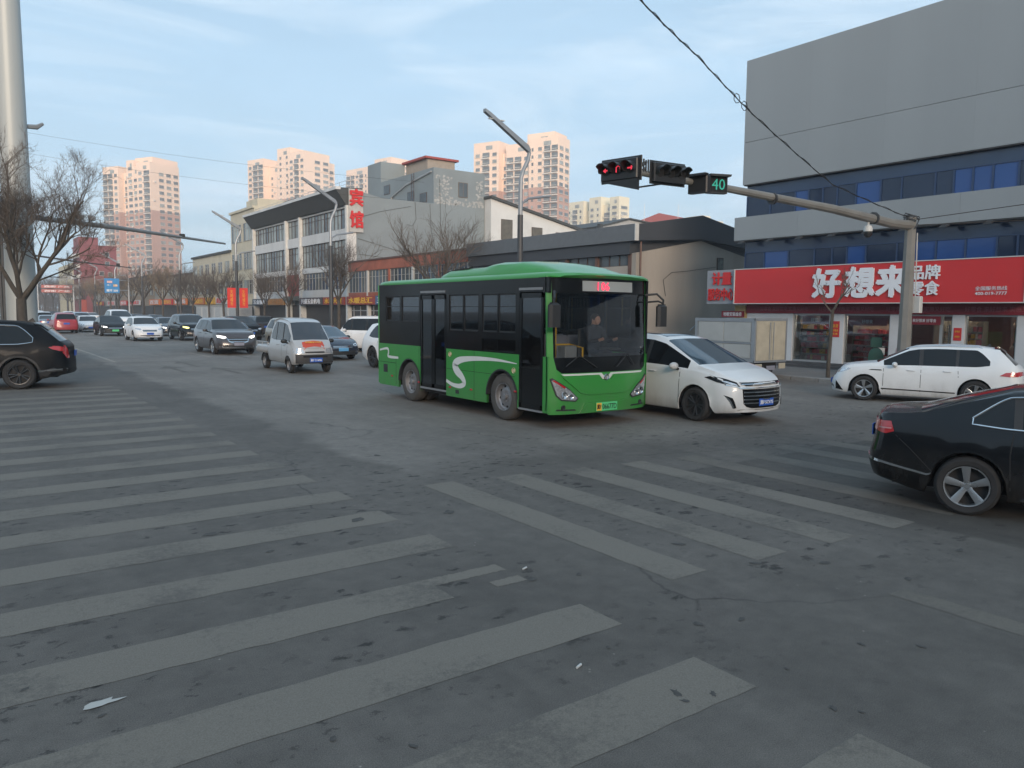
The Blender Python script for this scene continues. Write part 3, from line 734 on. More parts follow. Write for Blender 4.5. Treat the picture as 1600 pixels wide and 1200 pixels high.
# ================================================================== GREY COMMERCIAL BUILDING (right)
GPAN = mat('grey_cladding', (.26, .285, .30), .45, .1, var=.10, scale=.35, rnd=.012, streak=True)
BGLS = mat('blue_spandrel', (.016, .038, .090), .18, var=.2, scale=.8, coat=.3); BG1 = mat('blue_glass', (.018, .065, .22), .08, var=.1, scale=.6); BG2 = mat('dark_blue_glass', (.012, .026, .060), .07, var=.15, scale=.6)
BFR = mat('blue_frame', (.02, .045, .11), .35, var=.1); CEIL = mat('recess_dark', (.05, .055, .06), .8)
WALLW = mat('white_wall', (.60, .62, .64), .7, var=.1, scale=1.2, stain=.15)
SIGNR = mat('sign_red', (.56, .028, .030), .45, var=.05, scale=.5); SIGNR2 = mat('sign_maroon', (.20, .012, .025), .55, var=.1)
SIGNG = mat('sign_grey', (.25, .27, .30), .5, var=.05); TRIMW = mat('trim_white', (.55, .55, .53), .5, var=.1)
gb = thing('commercial_building', 'large grey clad block with blue glass bands above the red snack shop sign', 'building', (27, 5.5, 0))
ox, oy = 27, 5.5
def gbox(x0, x1, y0, y1, z0, z1, m, name, parent=gb): return MB().box(x0 - ox, x1 - ox, y0 - oy, y1 - oy, z0, z1).build(name, m, parent)
gbox(27.35, 48, -14, 20.9, 4.0, 12.45, mat('core_wall', (.16, .17, .18), .7), 'core_wall')
# wall pieces round the shop: side walls and rear
gbox(27.3, 48, 20.5, 20.9, 0, 3.999, WALLW, 'wall'); gbox(34, 34.3, -14, 20.5, 0, 3.999, WALLW, 'wall')
# cladding panels, top block: three courses with hairline joints
g = 0.0015
for z0, z1 in ((7.50, 9.222), (9.235, 12.53)):
    me = MB().bbox(-.12, 0, 0, 3.0 - g, 0, z1 - z0 - .001, .0006)
    for k in range(12):
        y1 = 20.95 - 3.0 * k
        if k == 0: mm = MB().box(0, .30, 0, 3.0 - g, 0, z1 - z0 - .002).mesh('cladding_panel', GPAN)
        mesh_obj('cladding_panel', mm, gb, (27.0 - ox, y1 - 3.0 - oy, z0))
for z0, z1 in ((7.50, 12.53),):
    gbox(27.31, 45, 20.905, 20.95, z0, z1, GPAN, 'cladding_side')
mm = MB().box(0, .5, 0, 3.0 - .004, 0, .95).mesh('cladding_panel', GPAN)
for k in range(12): mesh_obj('cladding_panel', mm, gb, (26.78 - ox, 21.13 - 3.0 * (k + 1) - oy, 5.20))
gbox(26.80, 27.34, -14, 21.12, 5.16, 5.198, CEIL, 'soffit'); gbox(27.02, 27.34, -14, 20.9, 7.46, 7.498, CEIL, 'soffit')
prng = random.Random(11)
def glass_band(z0, zs, z1, ya=21.0, wseq=None):
    gbox(27.24, 27.34, -14, 20.89, zs, z1, BGLS, 'spandrel')
    y = 20.88; fr = MB(); first = True
    while y > -13:
        w = prng.choice((.75, .95, .95, 1.15, .6)); m = BG1 if prng.random() < .26 else BG2
        gbox(27.255, 27.275, y - w + .03, y - .03, z0 + .04, zs - .03, m, 'window_pane')
        fr.box(27.22 - ox, 27.30 - ox, y - w - .03 - oy, y - w + .03 - oy, z0, zs)
        y -= w
    fr.box(27.22 - ox, 27.30 - ox, 20.85 - oy, 20.89 - oy, z0, zs); fr.box(27.225 - ox, 27.30 - ox, -14 - oy, 20.89 - oy, z0, z0 + .04); fr.box(27.225 - ox, 27.30 - ox, -14 - oy, 20.89 - oy, zs - .035, zs - .001)
    f = fr.build('window_frame', BFR, gb); f['kind'] = 'stuff'
glass_band(6.15, 7.02, 7.46); glass_band(3.98, 4.72, 5.16)
for k in range(17):   # small floodlights under the middle band
    y = 20.6 - 1.35 * k; b = MB(); b.tube([(26.86 - ox, y - oy, 5.17), (26.62 - ox, y - oy, 5.12)], .015, 5); b.add([(26.70 - ox, y - .13 - oy, 5.10), (26.70 - ox, y + .13 - oy, 5.10), (26.46 - ox, y + .13 - oy, 5.03), (26.46 - ox, y - .13 - oy, 5.03), (26.70 - ox, y - .10 - oy, 5.16), (26.70 - ox, y + .10 - oy, 5.16), (26.50 - ox, y + .10 - oy, 5.09), (26.50 - ox, y - .10 - oy, 5.09)], [(0, 3, 2, 1), (4, 5, 6, 7), (0, 1, 5, 4), (1, 2, 6, 5), (2, 3, 7, 6), (3, 0, 4, 7)])
    b.build('floodlight', BLKP, gb)
# big red shop sign: its own thing
sg = thing('shop_sign', 'long bright red shop sign with large white characters above the snack shop windows', 'shop sign', (26.3, 15.3, 2.55))
MB().box(0, .62, 9.9 - 15.3, 20.62 - 15.3, .03, 1.40).build('sign_board', SIGNR, sg)
eb = MB(); eb.box(-.03, .64, 9.9 - 15.3, 20.62 - 15.3, 0, .03); eb.box(-.03, .64, 20.62 - 15.3, 20.66 - 15.3, 0, 1.43); eb.box(-.03, .64, 9.86 - 15.3, 9.9 - 15.3, 0, 1.43); eb.box(-.02, .64, 9.9 - 15.3, 20.62 - 15.3, 1.40, 1.43)
eb.build('sign_edge', TRIMW, sg)
LW = mat('letter_white', (.74, .76, .80), .4, var=.03)
def stext(s, w, h, y, z, parent, m=LW, x=-.012, y0=15.3, ext=.05, bold=.02): return text(s, w, h, (x, y - y0, z), *STREET, m, parent, ext=ext, bold=bold)
stext('好', 1.08, 1.02, 16.45, .76, sg, bold=.045); stext('想', 1.08, 1.02, 15.16, .76, sg, bold=.045); stext('来', 1.08, 1.02, 13.98, .76, sg, bold=.045)
stext('品牌', .96, .46, 12.87, 1.03, sg); stext('零食', .96, .46, 12.87, .50, sg)
stext('全国服务热线', .92, .13, 10.83, .46, sg, ext=.01, bold=.0); stext('400-019-7777', .92, .10, 10.83, .30, sg, ext=.01, bold=.015)
sg2 = thing('shop_sign', 'grey square sign with two rows of red characters left of the long red sign', 'shop sign', (26.45, 21.4, 2.56))
MB().box(0, .3, -.74, .80, 0, 1.42).build('sign_board', SIGNG, sg2)
RL = mat('letter_red', (.55, .02, .02), .5, var=.05)
stext('计量', 1.0, .52, 21.40, 1.06, sg2, RL, y0=21.4, bold=.03); stext('服务中心', 1.35, .50, 21.42, .40, sg2, RL, y0=21.4, bold=.03)
# ground floor
gbox(26.95, 27.3, 9.0, 20.5, 2.18, 2.545, SIGNR2, 'banner_strip')
BL = mat('banner_print', (.34, .10, .12), .6, var=.1)
for k in range(4): text('好零食 来好想来 实惠又好吃', 2.2, .17, (26.945 - ox, 18.7 - 2.65 * k - oy, 2.36), *STREET, BL, gb, ext=.003)
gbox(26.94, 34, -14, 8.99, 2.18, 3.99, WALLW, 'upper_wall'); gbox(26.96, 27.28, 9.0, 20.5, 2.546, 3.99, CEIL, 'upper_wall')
for a, b in ((18.30, 20.5), (16.12, 16.70), (13.70, 14.36), (11.85, 12.24), (8.6, 10.30)): gbox(27.0, 27.28, a, b, .30, 2.179, WALLW, 'wall_pier')
gbox(27.0, 34, -14, 8.59, .30, 2.179, WALLW, 'wall_pier')
gbox(27.0, 34.0, -14, 20.5, .0, .299, mat('plinth', (.2, .2, .2), .8), 'floor_plinth')
for k, (x, z) in enumerate(((26.1, .10), (26.42, .20), (26.74, .298))): gbox(x, 26.99, 9.0, 19.9 - .1 * k, .0, .122 + .09 * k, mat('step_stone', (.075, .075, .078), .7, var=.2, rnd=.1), 'step')
SG = glassmat('shop_glass', (.90, .91, .91), .03); ALF = mat('aluminium', (.42, .43, .43), .4, .5, var=.05)
def shopwin(a, b, name='shop_window'):
    f = MB(); x0, x1 = 27.06 - ox, 27.14 - ox
    for (y0, y1, z0, z1) in ((a, a + .05, .30, 2.18), (b - .05, b, .30, 2.18), (a + .05, b - .05, .30, .37), (a + .05, b - .05, 2.12, 2.179)): f.box(x0, x1, y0 - oy, y1 - oy, z0, z1)
    w = f.build(name, ALF, gb); MB().box(27.095 - ox, 27.103 - ox, a + .05 - oy, b - .05 - oy, .37, 2.12).build('pane', SG, w); return w
shopwin(16.70, 18.30); shopwin(14.36, 16.12); shopwin(12.62, 13.70); shopwin(10.30, 11.85)
dw = shopwin(12.24, 12.62, 'shop_door'); MB().tube([(27.02 - ox, 12.32 - oy, .9), (26.98 - ox, 12.32 - oy, 1.0), (26.98 - ox, 12.32 - oy, 1.8), (27.02 - ox, 12.32 - oy, 1.85)], .02, 6).build('door_handle', CHROME, dw)
gbox(27.02, 27.055, 13.72, 14.1, .32, 2.1, mat('door_white', (.42, .43, .43), .5), 'side_door')
# window posters and hanging banners, shop interior
def poster(y0, y1, z0, z1, m, txt=None, tm=LW, x=27.17, h=.12, lines=None, lab='red paper poster'):
    p = gbox(x, x + .01, y0, y1, z0, z1, m, 'poster')
    for s, w, hh, zz in lines or []: text(s, w, hh, (x - .006 - ox, (y0 + y1) / 2 - oy, zz), *STREET, tm, p, ext=.003, bold=.01)
    return p
poster(16.72, 17.98, 1.78, 2.09, SIGNR2, lines=[('好想来', .5, .14, 1.94)]); poster(14.55, 16.05, 1.75, 2.05, SIGNR2, lines=[('好想来', .42, .14, 1.9)])
poster(16.28, 16.60, 1.30, 1.90, SIGNR, x=26.985, tm=YELPR, lines=[('年货', .22, .14, 1.72), ('好零食', .24, .08, 1.55), ('实惠', .2, .07, 1.42)])
poster(12.62, 13.70, 1.83, 2.12, SIGNR2, x=26.99, lines=[('来好想来 好零食', .8, .12, 1.97)]); poster(11.93, 12.18, 1.32, 1.74, SIGNR, x=26.985, tm=YELPR, lines=[('好零食', .16, .07, 1.62), ('好想来', .16, .07, 1.45)])
irng = random.Random(3)
GOODS = [mat('goods_' + k, c, .5, var=.3, scale=12) for k, c in (('red', (.30, .02, .02)), ('brown', (.16, .09, .05)), ('cream', (.40, .34, .26)), ('yellow', (.5, .28, .03)), ('green', (.04, .16, .08)), ('darkred', (.16, .012, .02)))]
REDBOX = mat('goods_bright_red', (.50, .03, .03), .5, var=.2, scale=12)
def shelf(y0, y1, x, m, nz=6, zt=1.9, pal=None):
    s = thing('goods_shelf', 'x', 'shelf', (x, (y0 + y1) / 2, .30))
    f = MB(); w = (y1 - y0) / 2
    for k in range(nz): f.box(0, .42, -w, w, .05 + k * (zt - .3) / nz, .075 + k * (zt - .3) / nz)
    f.box(.42, .45, -w, w, 0, zt - .1); f.box(0, .42, -w - .02, -w, 0, zt - .1); f.box(0, .42, w, w + .02, 0, zt - .1); f.build('shelf_rack', m, s)
    gs = {}
    for k in range(nz):
        y = -w + .03; z = .076 + k * (zt - .3) / nz; hmax = (zt - .3) / nz - .05
        while y < w - .15:
            ww = irng.uniform(.08, .22); gm = irng.choice(pal or GOODS); gs.setdefault(gm.name, (gm, MB()))[1].box(.03, .35, y, y + ww - .015, z, z + hmax * irng.uniform(.6, 1)); y += ww
    for gm, b in gs.values(): b.build('packaged_goods', gm, s)['kind'] = 'stuff'
    return s
SHM = mat('shelf_wood', (.25, .20, .15), .6)
for i, (a, b, x, lab) in enumerate(((16.75, 18.25, 27.5, 'wooden goods shelf behind the leftmost shop window'), (14.5, 16.0, 27.45, 'shelf of red boxed goods behind the second shop window'), (12.3, 13.7, 29.4, 'goods shelf deep behind the window next to the shop door'), (10.2, 11.4, 30.3, 'goods shelf with yellow packs at the back of the rightmost shop window'))):
    s = shelf(a, b, x, SHM, 6, 1.75 if i != 1 else 1.6, [GOODS[0], GOODS[0], GOODS[5], REDBOX] if i == 1 else [GOODS[0], GOODS[3], GOODS[1], REDBOX, GOODS[2]]); s['label'] = lab
gbox(27.3, 33.99, 9.0, 20.4, 2.26, 2.30, mat('shop_ceiling', (.45, .43, .40), .8), 'shop_ceiling'); gbox(33.9, 33.98, 9.0, 20.4, .3, 2.26, mat('shop_back_wall', (.30, .10, .08), .7), 'shop_back_wall')
SPOT = mat('spotlight_lit', (1.0, .90, .70), .5, var=0, emit=55)
for (x, y) in ((27.36, 17.9), (27.36, 17.0), (27.36, 15.9), (27.36, 15.3), (27.36, 14.8), (27.36, 14.5), (28.2, 11.5), (27.8, 11.6), (28.3, 10.9), (28.0, 10.6), (29.5, 11.3), (29.6, 13.2), (30, 16.5), (30, 14.5), (31, 12)):
    MB().cyl((x - ox, y - oy, 2.235), (x - ox, y - oy, 2.258), .06, n=10).build('spotlight', SPOT, gb)
gbox(20.6 - 20.6 + 26.9, 27.1, 20.5, 21.05, .3, 2.5, mat('yellow_wall', (.45, .32, .14), .7, stain=.3), 'wall_pier')
rs = thing('shop_sign', 'small dark red banner with white characters above the box lorry', 'shop sign', (26.85, 21.1, 2.0)); MB().box(0, .04, -.55, .6, 0, .26).build('sign_board', SIGNR2, rs); text('地暖安装维修', .95, .17, (-.008, .02, .13), *STREET, LW, rs, ext=.004, bold=.01)
# ================================================================== BUILDINGS ALONG THE STREET
CONC = mat('old_concrete', (.34, .305, .265), .85, var=.18, scale=.6, stain=.35, bump=.15, bscale=8, streak=True)
ROOFG = mat('dark_fascia', (.048, .053, .062), .6, var=.1, scale=.7); BRK = mat('red_brick_paint', (.34, .11, .07), .8, var=.25, scale=1.0, stain=.4)
WFR = mat('window_frame_white', (.34, .35, .34), .6, var=.1); WFD = mat('window_frame_dark', (.07, .05, .045), .6, var=.1)
WG1 = mat('window_glass_day', (.07, .085, .095), .12, var=.35, scale=.7, rnd=.4); WG2 = mat('window_curtain', (.26, .30, .30), .35, var=.3, scale=1.2, rnd=.35)
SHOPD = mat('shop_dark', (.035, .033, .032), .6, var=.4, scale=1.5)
def window_row(parent, X, y0, y1, z0, z1, o, npan, fm=WFR, gm=(WG1, WG2), fw=.035, name='window', depth=.10, seed=1, transom=True, gap=0):
    """band of panes on a wall facing -X; outer face of frame at X"""
    r = random.Random(seed); f = MB(); w = (y1 - y0) / npan
    X -= o[0]; y0 -= o[1]; y1 -= o[1]
    f.box(X, X + depth, y0, y1, z0, z0 + fw); f.box(X, X + depth, y0, y1, z1 - fw, z1)
    for k in range(npan + 1): f.box(X + .002, X + depth, max(y0, y0 + k * w - fw / 2), min(y1, y0 + k * w + fw / 2), z0 + fw, z1 - fw)
    if transom: f.box(X + .004, X + depth, y0, y1, z0 + (z1 - z0) * .7, z0 + (z1 - z0) * .7 + fw * .8)
    fo = f.build(name, fm, parent)
    for k in range(npan):
        p = MB().box(X + .05, X + .06, y0 + k * w + fw / 2, y0 + (k + 1) * w - fw / 2, z0 + fw, z1 - fw).build('pane', r.choice(gm), fo)
    return fo
def B(parent, o, x0, x1, y0, y1, z0, z1, m, name): return MB().box(x0 - o[0], x1 - o[0], y0 - o[1], y1 - o[1], z0, z1).build(name, m, parent)
# --- shed-roofed hall next to the grey block
sh = thing('market_hall', 'low hall with dark grey fascia, gabled roof and bare concrete end wall', 'building', (31.7, 34.5, 0)); o = (31.7, 34.5)
MB().prism([(27.0, 0), (36.4, 0), (36.4, 5.05), (31.7, 5.9), (27.0, 5.05)], 27.1, 27.4, lambda a, b, d: (a - o[0], d - o[1], b)).build('end_wall', CONC, sh)
MB().prism([(26.8, 5.62), (26.8, 6.40), (31.55, 7.18), (36.6, 6.30), (36.6, 5.60), (31.5, 5.95)], 26.9, 27.095, lambda a, b, d: (a - o[0], d - o[1], b)).build('gable_fascia', ROOFG, sh)
MB().prism([(26.85, 6.30), (31.55, 7.08), (36.6, 6.20), (36.6, 5.0), (26.85, 5.0)], 27.401, 42.0, lambda a, b, d: (a - o[0], d - o[1], b)).build('roof', ROOFG, sh)
B(sh, o, 26.7, 26.845, 26.9, 42.0, 5.62, 6.42, mat('fascia_street', (.12, .13, .14), .5, var=.1), 'street_fascia')
MB().box(26.66 - o[0], 26.90 - o[0], 26.84 - o[1], 26.895 - o[1], 5.62, 6.42).build('fascia_corner', TRIMW, sh)
B(sh, o, 27.0, 27.3, 27.41, 42, 3.4, 4.45, CONC, 'wall'); B(sh, o, 27.0, 27.3, 27.41, 42, 0, .3, CONC, 'wall')
yy = 27.41
for k in range(6):
    B(sh, o, 26.98, 27.3, yy, yy + .22, .3, 5.0, mat('brown_pier', (.12, .065, .05), .7, var=.2), 'pier')
    window_row(sh, 27.08, yy + .22, yy + 2.42, 4.45, 5.6, o, 3, WFD, (WG1,), seed=k); B(sh, o, 27.25, 27.3, yy + .22, yy + 2.42, .3, 3.4, SHOPD, 'shopfront'); yy += 2.42
B(sh, o, 27.3, 27.35, 27.41, 42, .3, 5.0, DARK, 'back_panel')
sw_ = MB(); sw_.box(33.0 - o[0], 33.5 - o[0], 27.06 - o[1], 27.099 - o[1], 3.2, 5.1); so = sw_.build('window', WFD, sh); MB().box(33.05 - o[0], 33.45 - o[0], 27.04 - o[1], 27.059 - o[1], 3.25, 5.05).build('pane', mat('glazed_dusty', (.12, .13, .12), .3, var=.6, scale=6), so)
MB().tube([(27.25 - o[0], 27.03 - o[1], 5.6), (27.25 - o[0], 27.03 - o[1], 0)], .05, 6).build('drainpipe', mat('drain_brown', (.16, .10, .08), .7), sh)
MB().tube([(29.1 - o[0], 27.06 - o[1], 3.0), (28.9 - o[0], 27.06 - o[1], 3.8), (29.5 - o[0], 27.06 - o[1], 4.2), (30.6 - o[0], 27.06 - o[1], 4.3), (32.9 - o[0], 27.06 - o[1], 4.6)], .012, 4).build('wall_cable', BLKP, sh)
# --- long low brick shop row
br = thing('shop_row', 'low two-storey shop row with faded red brick parapet beside the hotel', 'building', (31, 51.5, 0)); o = (31, 51.5)
B(br, o, 27.0, 35, 42.01, 60.9, 5.35, 6.16, BRK, 'parapet'); B(br, o, 26.93, 26.99, 42.01, 60.9, 6.10, 6.22, mat('coping', (.12, .07, .06), .8), 'coping')
B(br, o, 27.0, 27.3, 42.01, 60.9, 3.32, 3.6, BRK, 'spandrel'); B(br, o, 27.3, 35, 42.02, 60.9, 0, 5.34, DARK, 'core')
for k in range(5):
    y = 42.05 + 3.77 * k; B(br, o, 26.97, 27.29, y, y + .22, 0, 5.34, TRIMW if k % 2 == 0 else BRK, 'pier'); window_row(br, 27.08, y + .22, y + 3.77, 3.6, 5.34, o, 6, WFR, (WG1, WG1, mat('pane_bluish', (.05, .075, .12), .2, rnd=.3)), seed=20 + k)
    B(br, o, 27.27, 27.295, y + .22, y + 3.77, .12, 2.6, SHOPD, 'shopfront')
    MB().box(27.2 - o[0], 27.26 - o[0], y + .5 - o[1], y + .56 - o[1], .12, 2.5).box(27.2 - o[0], 27.26 - o[0], y + 1.9 - o[1], y + 1.96 - o[1], .12, 2.5).box(27.2 - o[0], 27.26 - o[0], y + 3.2 - o[1], y + 3.26 - o[1], .12, 2.5).box(27.2 - o[0], 27.26 - o[0], y + .22 - o[1], y + 3.7 - o[1], 2.1, 2.16).build('shopfront_frame', ALF, br)
# shop signs on the row: (y0, y1, board, text, text colour, label)
SO = mat('sign_orange', (.62, .16, .03), .5); SB = mat('sign_blue', (.04, .12, .26), .5); SDK = mat('sign_dark', (.05, .045, .05), .5); SGR = mat('sign_dull_blue', (.05, .07, .10), .5); SRD = mat('sign_dull_red', (.30, .05, .035), .5)
def sign(y0, y1, z0, z1, bm_, s, tm, lab, X=26.78, th=.7):
    t = thing('shop_sign', lab, 'shop sign', (X, (y0 + y1) / 2, z0)); w = y1 - y0; h = z1 - z0
    MB().bbox(0, .16, -w / 2, w / 2, 0, h, .015).build('sign_board', bm_, t)
    if s: text(s, w * .82, h * th, (-.006, 0, h / 2), *STREET, tm, t, ext=.03, bold=.02)
    return t
sign(51.4, 55.4, 2.62, 3.30, SB, '三凤牛', LW, 'dull blue sign with white characters just left of the bus roof')
sign(55.42, 60.9, 2.62, 3.30, SRD, '水暖总汇', YELPR, 'faded red sign with yellow characters left of the blue sign')
sign(46, 51.3, 2.62, 3.30, SRD, '建材批发', YELPR, 'faded red sign half hidden behind the bus roof')
# --- hotel, four storeys
HW = mat('hotel_white', (.56, .57, .57), .7, var=.12, scale=.8, stain=.22, streak=True); HG = mat('hotel_side_grey', (.20, .235, .25), .85, var=.12, scale=.35, stain=.12, bump=.1, bscale=4); EAVE = mat('eave_dark', (.055, .06, .06), .7, var=.1)
ho = thing('hotel_building', 'four-storey hotel with strip windows, dark eave and blank grey painted side wall', 'building', (34, 73.7, 0)); o = (34, 73.7)
B(ho, o, 27.8, 40.8, 60.99, 86.3, 0, 11.75, HG, 'side_wall')
MB().prism([(27.3, 11.75), (27.3, 12.3), (30.2, 11.76)], 60.99, 61.3, lambda a, b, d: (a - o[0], d - o[1], b)).build('parapet', HG, ho)
for y in (61.0, 71.9, 75.7, 85.95): B(ho, o, 26.93, 27.79, y, y + .34, 0, 10.9, mat('hotel_pilaster', (.62, .62, .60), .65, var=.1, stain=.2), 'pilaster')
bays = [(61.34, 71.9), (72.24, 75.7), (76.04, 85.95)]
for i, (a, b) in enumerate(bays):
    B(ho, o, 27.12, 27.79, a, b, 8.15, 9.05, HW, 'spandrel'); B(ho, o, 27.12, 27.79, a, b, 5.55, 6.05, HW, 'spandrel'); B(ho, o, 27.12, 27.79, a, b, 10.75, 10.9, HW, 'lintel'); B(ho, o, 27.12, 27.79, a, b, 3.3, 3.95, HW if i != 1 else SRD, 'spandrel')
    np_ = 14 if i == 0 else (4 if i == 1 else 12)
    for z0, z1 in ((9.05, 10.75), (6.05, 8.15), (3.95, 5.55)):
        if i == 1 and z0 == 3.95: B(ho, o, 27.02, 27.7, a, b, z0, z1, mat('red_bay', (.28, .04, .04), .7, var=.2), 'bay_panel'); continue
        window_row(ho, 27.25, a, b, z0, z1, o, np_, WFD if z0 > 4 else WFR, (WG2, WG2, WG1) if z0 > 4 else (WG1, mat('pane_bluish', (.05, .075, .12), .2, rnd=.3)), seed=i * 7 + int(z0), fw=.05)
    B(ho, o, 27.5, 27.79, a, b, .12, 2.6, SHOPD, 'shopfront')
MB().prism([(26.0, 12.15), (26.0, 12.28), (28.4, 12.40), (28.4, 11.76), (27.05, 10.92), (26.9, 10.92)], 61.0, 86.3, lambda a, b, d: (a - o[0], d - o[1], b)).build('eave', EAVE, ho)
MB().prism([(25.96, 12.10), (25.96, 12.34), (26.0 + .4, 12.36), (26.4, 12.12)], 60.9, 86.35, lambda a, b, d: (a - o[0], d - o[1], b)).build('eave_edge', HW, ho)
for k in range(18):
    y = 61.6 + 1.42 * k; MB().tube([(27.2 - o[0], y - o[1], 12.35), (27.2 - o[0], y - o[1], 13.0)], .02, 4).build('rail_post', ALF, ho)
MB().tube([(27.2 - o[0], 61.6 - o[1], 13.0), (27.2 - o[0], 86 - o[1], 13.0)], .02, 4).tube([(27.2 - o[0], 61.6 - o[1], 12.7), (27.2 - o[0], 86 - o[1], 12.7)], .015, 4).build('roof_rail', ALF, ho)
B(ho, o, 28.5, 31, 77, 80.5, 12.4, 13.4, EAVE, 'roof_cabin')
# rooftop block and penthouse
B(ho, o, 35.3, 40.8, 61.0, 71.5, 11.751, 14.95, HG, 'roof_block'); B(ho, o, 35.3, 38.0, 71.51, 74.5, 11.751, 17.0, HG, 'roof_tower')
B(ho, o, 38.1, 41.2, 67, 71.4, 14.951, 16.95, mat('beige_plaster', (.30, .26, .22), .8, var=.1, stain=.2), 'penthouse'); B(ho, o, 37.7, 41.5, 66.7, 71.6, 16.951, 17.15, mat('penthouse_red', (.30, .06, .05), .7), 'penthouse_roof')
PEEL = mat('peeled_plaster', (.34, .35, .35), .9, var=.4, scale=4)
pr_ = random.Random(8)
pb = MB()
for k in range(240):
    u = pr_.random(); 
    if k < 130: x = 35.4 + 5.2 * pr_.random(); z = 11.9 + abs(pr_.gauss(0, .28)) - .1 + (x - 35) * .0
    elif k < 185: x = 36.3 + pr_.gauss(0, .35); z = 12.3 + 2.0 * pr_.random()
    else: x = 40.3 + pr_.gauss(0, .2); z = 12.0 + 2.2 * pr_.random()
    if not (35.4 < x < 40.6): continue
    r_ = pr_.uniform(.04, .16); pts = [(x + r_ * pr_.uniform(.6, 1.4) * math.cos(a), z + r_ * .7 * pr_.uniform(.6, 1.4) * math.sin(a)) for a in [q * math.pi / 3 for q in range(6)]]
    pb.add([(a - o[0], 60.985 - .0002 * (k % 17) - o[1], b) for a, b in pts], [tuple(range(6))])
pbo = pb.build('peeled_patches', PEEL, ho); pbo['kind'] = 'stuff'
def rwin(x0, x1, z0, z1, y=60.98, par=ho, oo=None, fm=WFR, gm=WG1, nv=2):
    q = oo or o; f = MB()
    f.box(x0 - q[0], x1 - q[0], y - .04 - q[1], y - q[1], z0, z1); w = f.build('window', fm, par); 
    n = nv
    for i in range(n):
        a = x0 + .05 + (x1 - x0 - .05) * i / n; b = x0 + (x1 - x0 - .05) * (i + 1) / n
        MB().box(a - q[0], b - q[0], y - .05 - q[1], y - .041 - q[1], z0 + .05, z1 - .05).build('pane', gm, w)
rwin(37.9, 38.9, 12.55, 13.9, y=60.985, fm=mat('rusty_grille', (.14, .11, .09), .8))
for y, z0, z1 in ((62.2, 12.0, 12.9), (64.6, 12.2, 13.3), (69.5, 13.6, 14.5)):
    w = MB().box(35.26 - o[0], 35.299 - o[0], y - o[1], y + 1.3 - o[1], z0, z1).build('window', WFD, ho); MB().box(35.25 - o[0], 35.259 - o[0], y + .06 - o[1], y + 1.24 - o[1], z0 + .06, z1 - .06).build('pane', WG1, w)
MB().tube([(35.22 - o[0], 61.3 - o[1], 14.6), (35.2 - o[0], 66 - o[1], 14.0), (35.2 - o[0], 69 - o[1], 13.2), (35.2 - o[0], 69.2 - o[1], 12)], .09, 6).build('vent_pipe', ALF, ho)
ld = MB()
for s in (0, .45): ld.tube([(34.7 - o[0], 63.6 + s - o[1], 11.8), (35.2 - o[0], 64.5 + s - o[1], 14.9)], .03, 4)
for k in range(9): t_ = k / 9; ld.tube([(34.7 + .5 * t_ - o[0], 63.6 + .9 * t_ - o[1], 11.9 + 3 * t_), (34.7 + .5 * t_ - o[0], 64.05 + .9 * t_ - o[1], 11.9 + 3 * t_)], .02, 4)
ld.build('roof_ladder', WFD, ho)
for pts in ([(33.4, 11.7), (33.5, 10.2), (33.1, 9.6), (32.6, 9.7)], [(34.9, 11.7), (35.0, 9.5), (35.6, 7.0), (36.2, 6.2)], [(35.9, 14.0), (36.0, 10.0), (36.6, 6.4)], [(27.9, 8.2), (31.5, 7.4), (36, 6.9), (40.7, 7.2)], [(27.9, 9.9), (30, 10.6), (33, 11.3)], [(27.9, 6.9), (33, 6.5), (40.7, 6.4)]):
    MB().tube([(a - o[0], 60.96 - o[1], b) for a, b in pts], .016, 4).build('wall_cable', BLKP, ho)
CH = thing('hotel_sign', 'tall vertical sign with two big red characters at the hotel corner', 'hotel sign', (27.5, 60.7, 9.3))
MB().box(-.42, .86, .10, .20, -.6, 2.95).build('sign_board', mat('sign_backing', (.42, .42, .40), .6, stain=.2), CH)
text('宾', 1.15, 1.35, (.22, .09, 2.25), *FACE_Y, RL, CH, ext=.12, bold=.035); text('馆', 1.15, 1.35, (.22, .09, .45), *FACE_Y, RL, CH, ext=.12, bold=.035)
sign(61.4, 66.0, 2.62, 3.28, SRD, '水利大厦', YELPR, 'orange lettered sign under the hotel windows at its right corner')
sign(66.1, 71.8, 2.62, 3.28, SDK, '兴盛五金机电', LW, 'dark sign with white characters under the hotel middle bay')
sign(76.1, 81.0, 2.62, 3.28, mat('sign_dull_orange', (.34, .17, .05), .5), '副食批发', mat('letter_brown', (.45, .2, .05), .5), 'brown orange sign under the left hotel bay, nearer half')
sign(81.1, 86.2, 2.62, 3.28, SGR, '五金轴承', LW, 'dull blue sign under the left hotel bay, farther half')
B(ho, o, 26.5, 27.78, 72.3, 75.6, 3.05, 3.45, mat('canopy', (.12, .13, .12), .7), 'canopy'); 
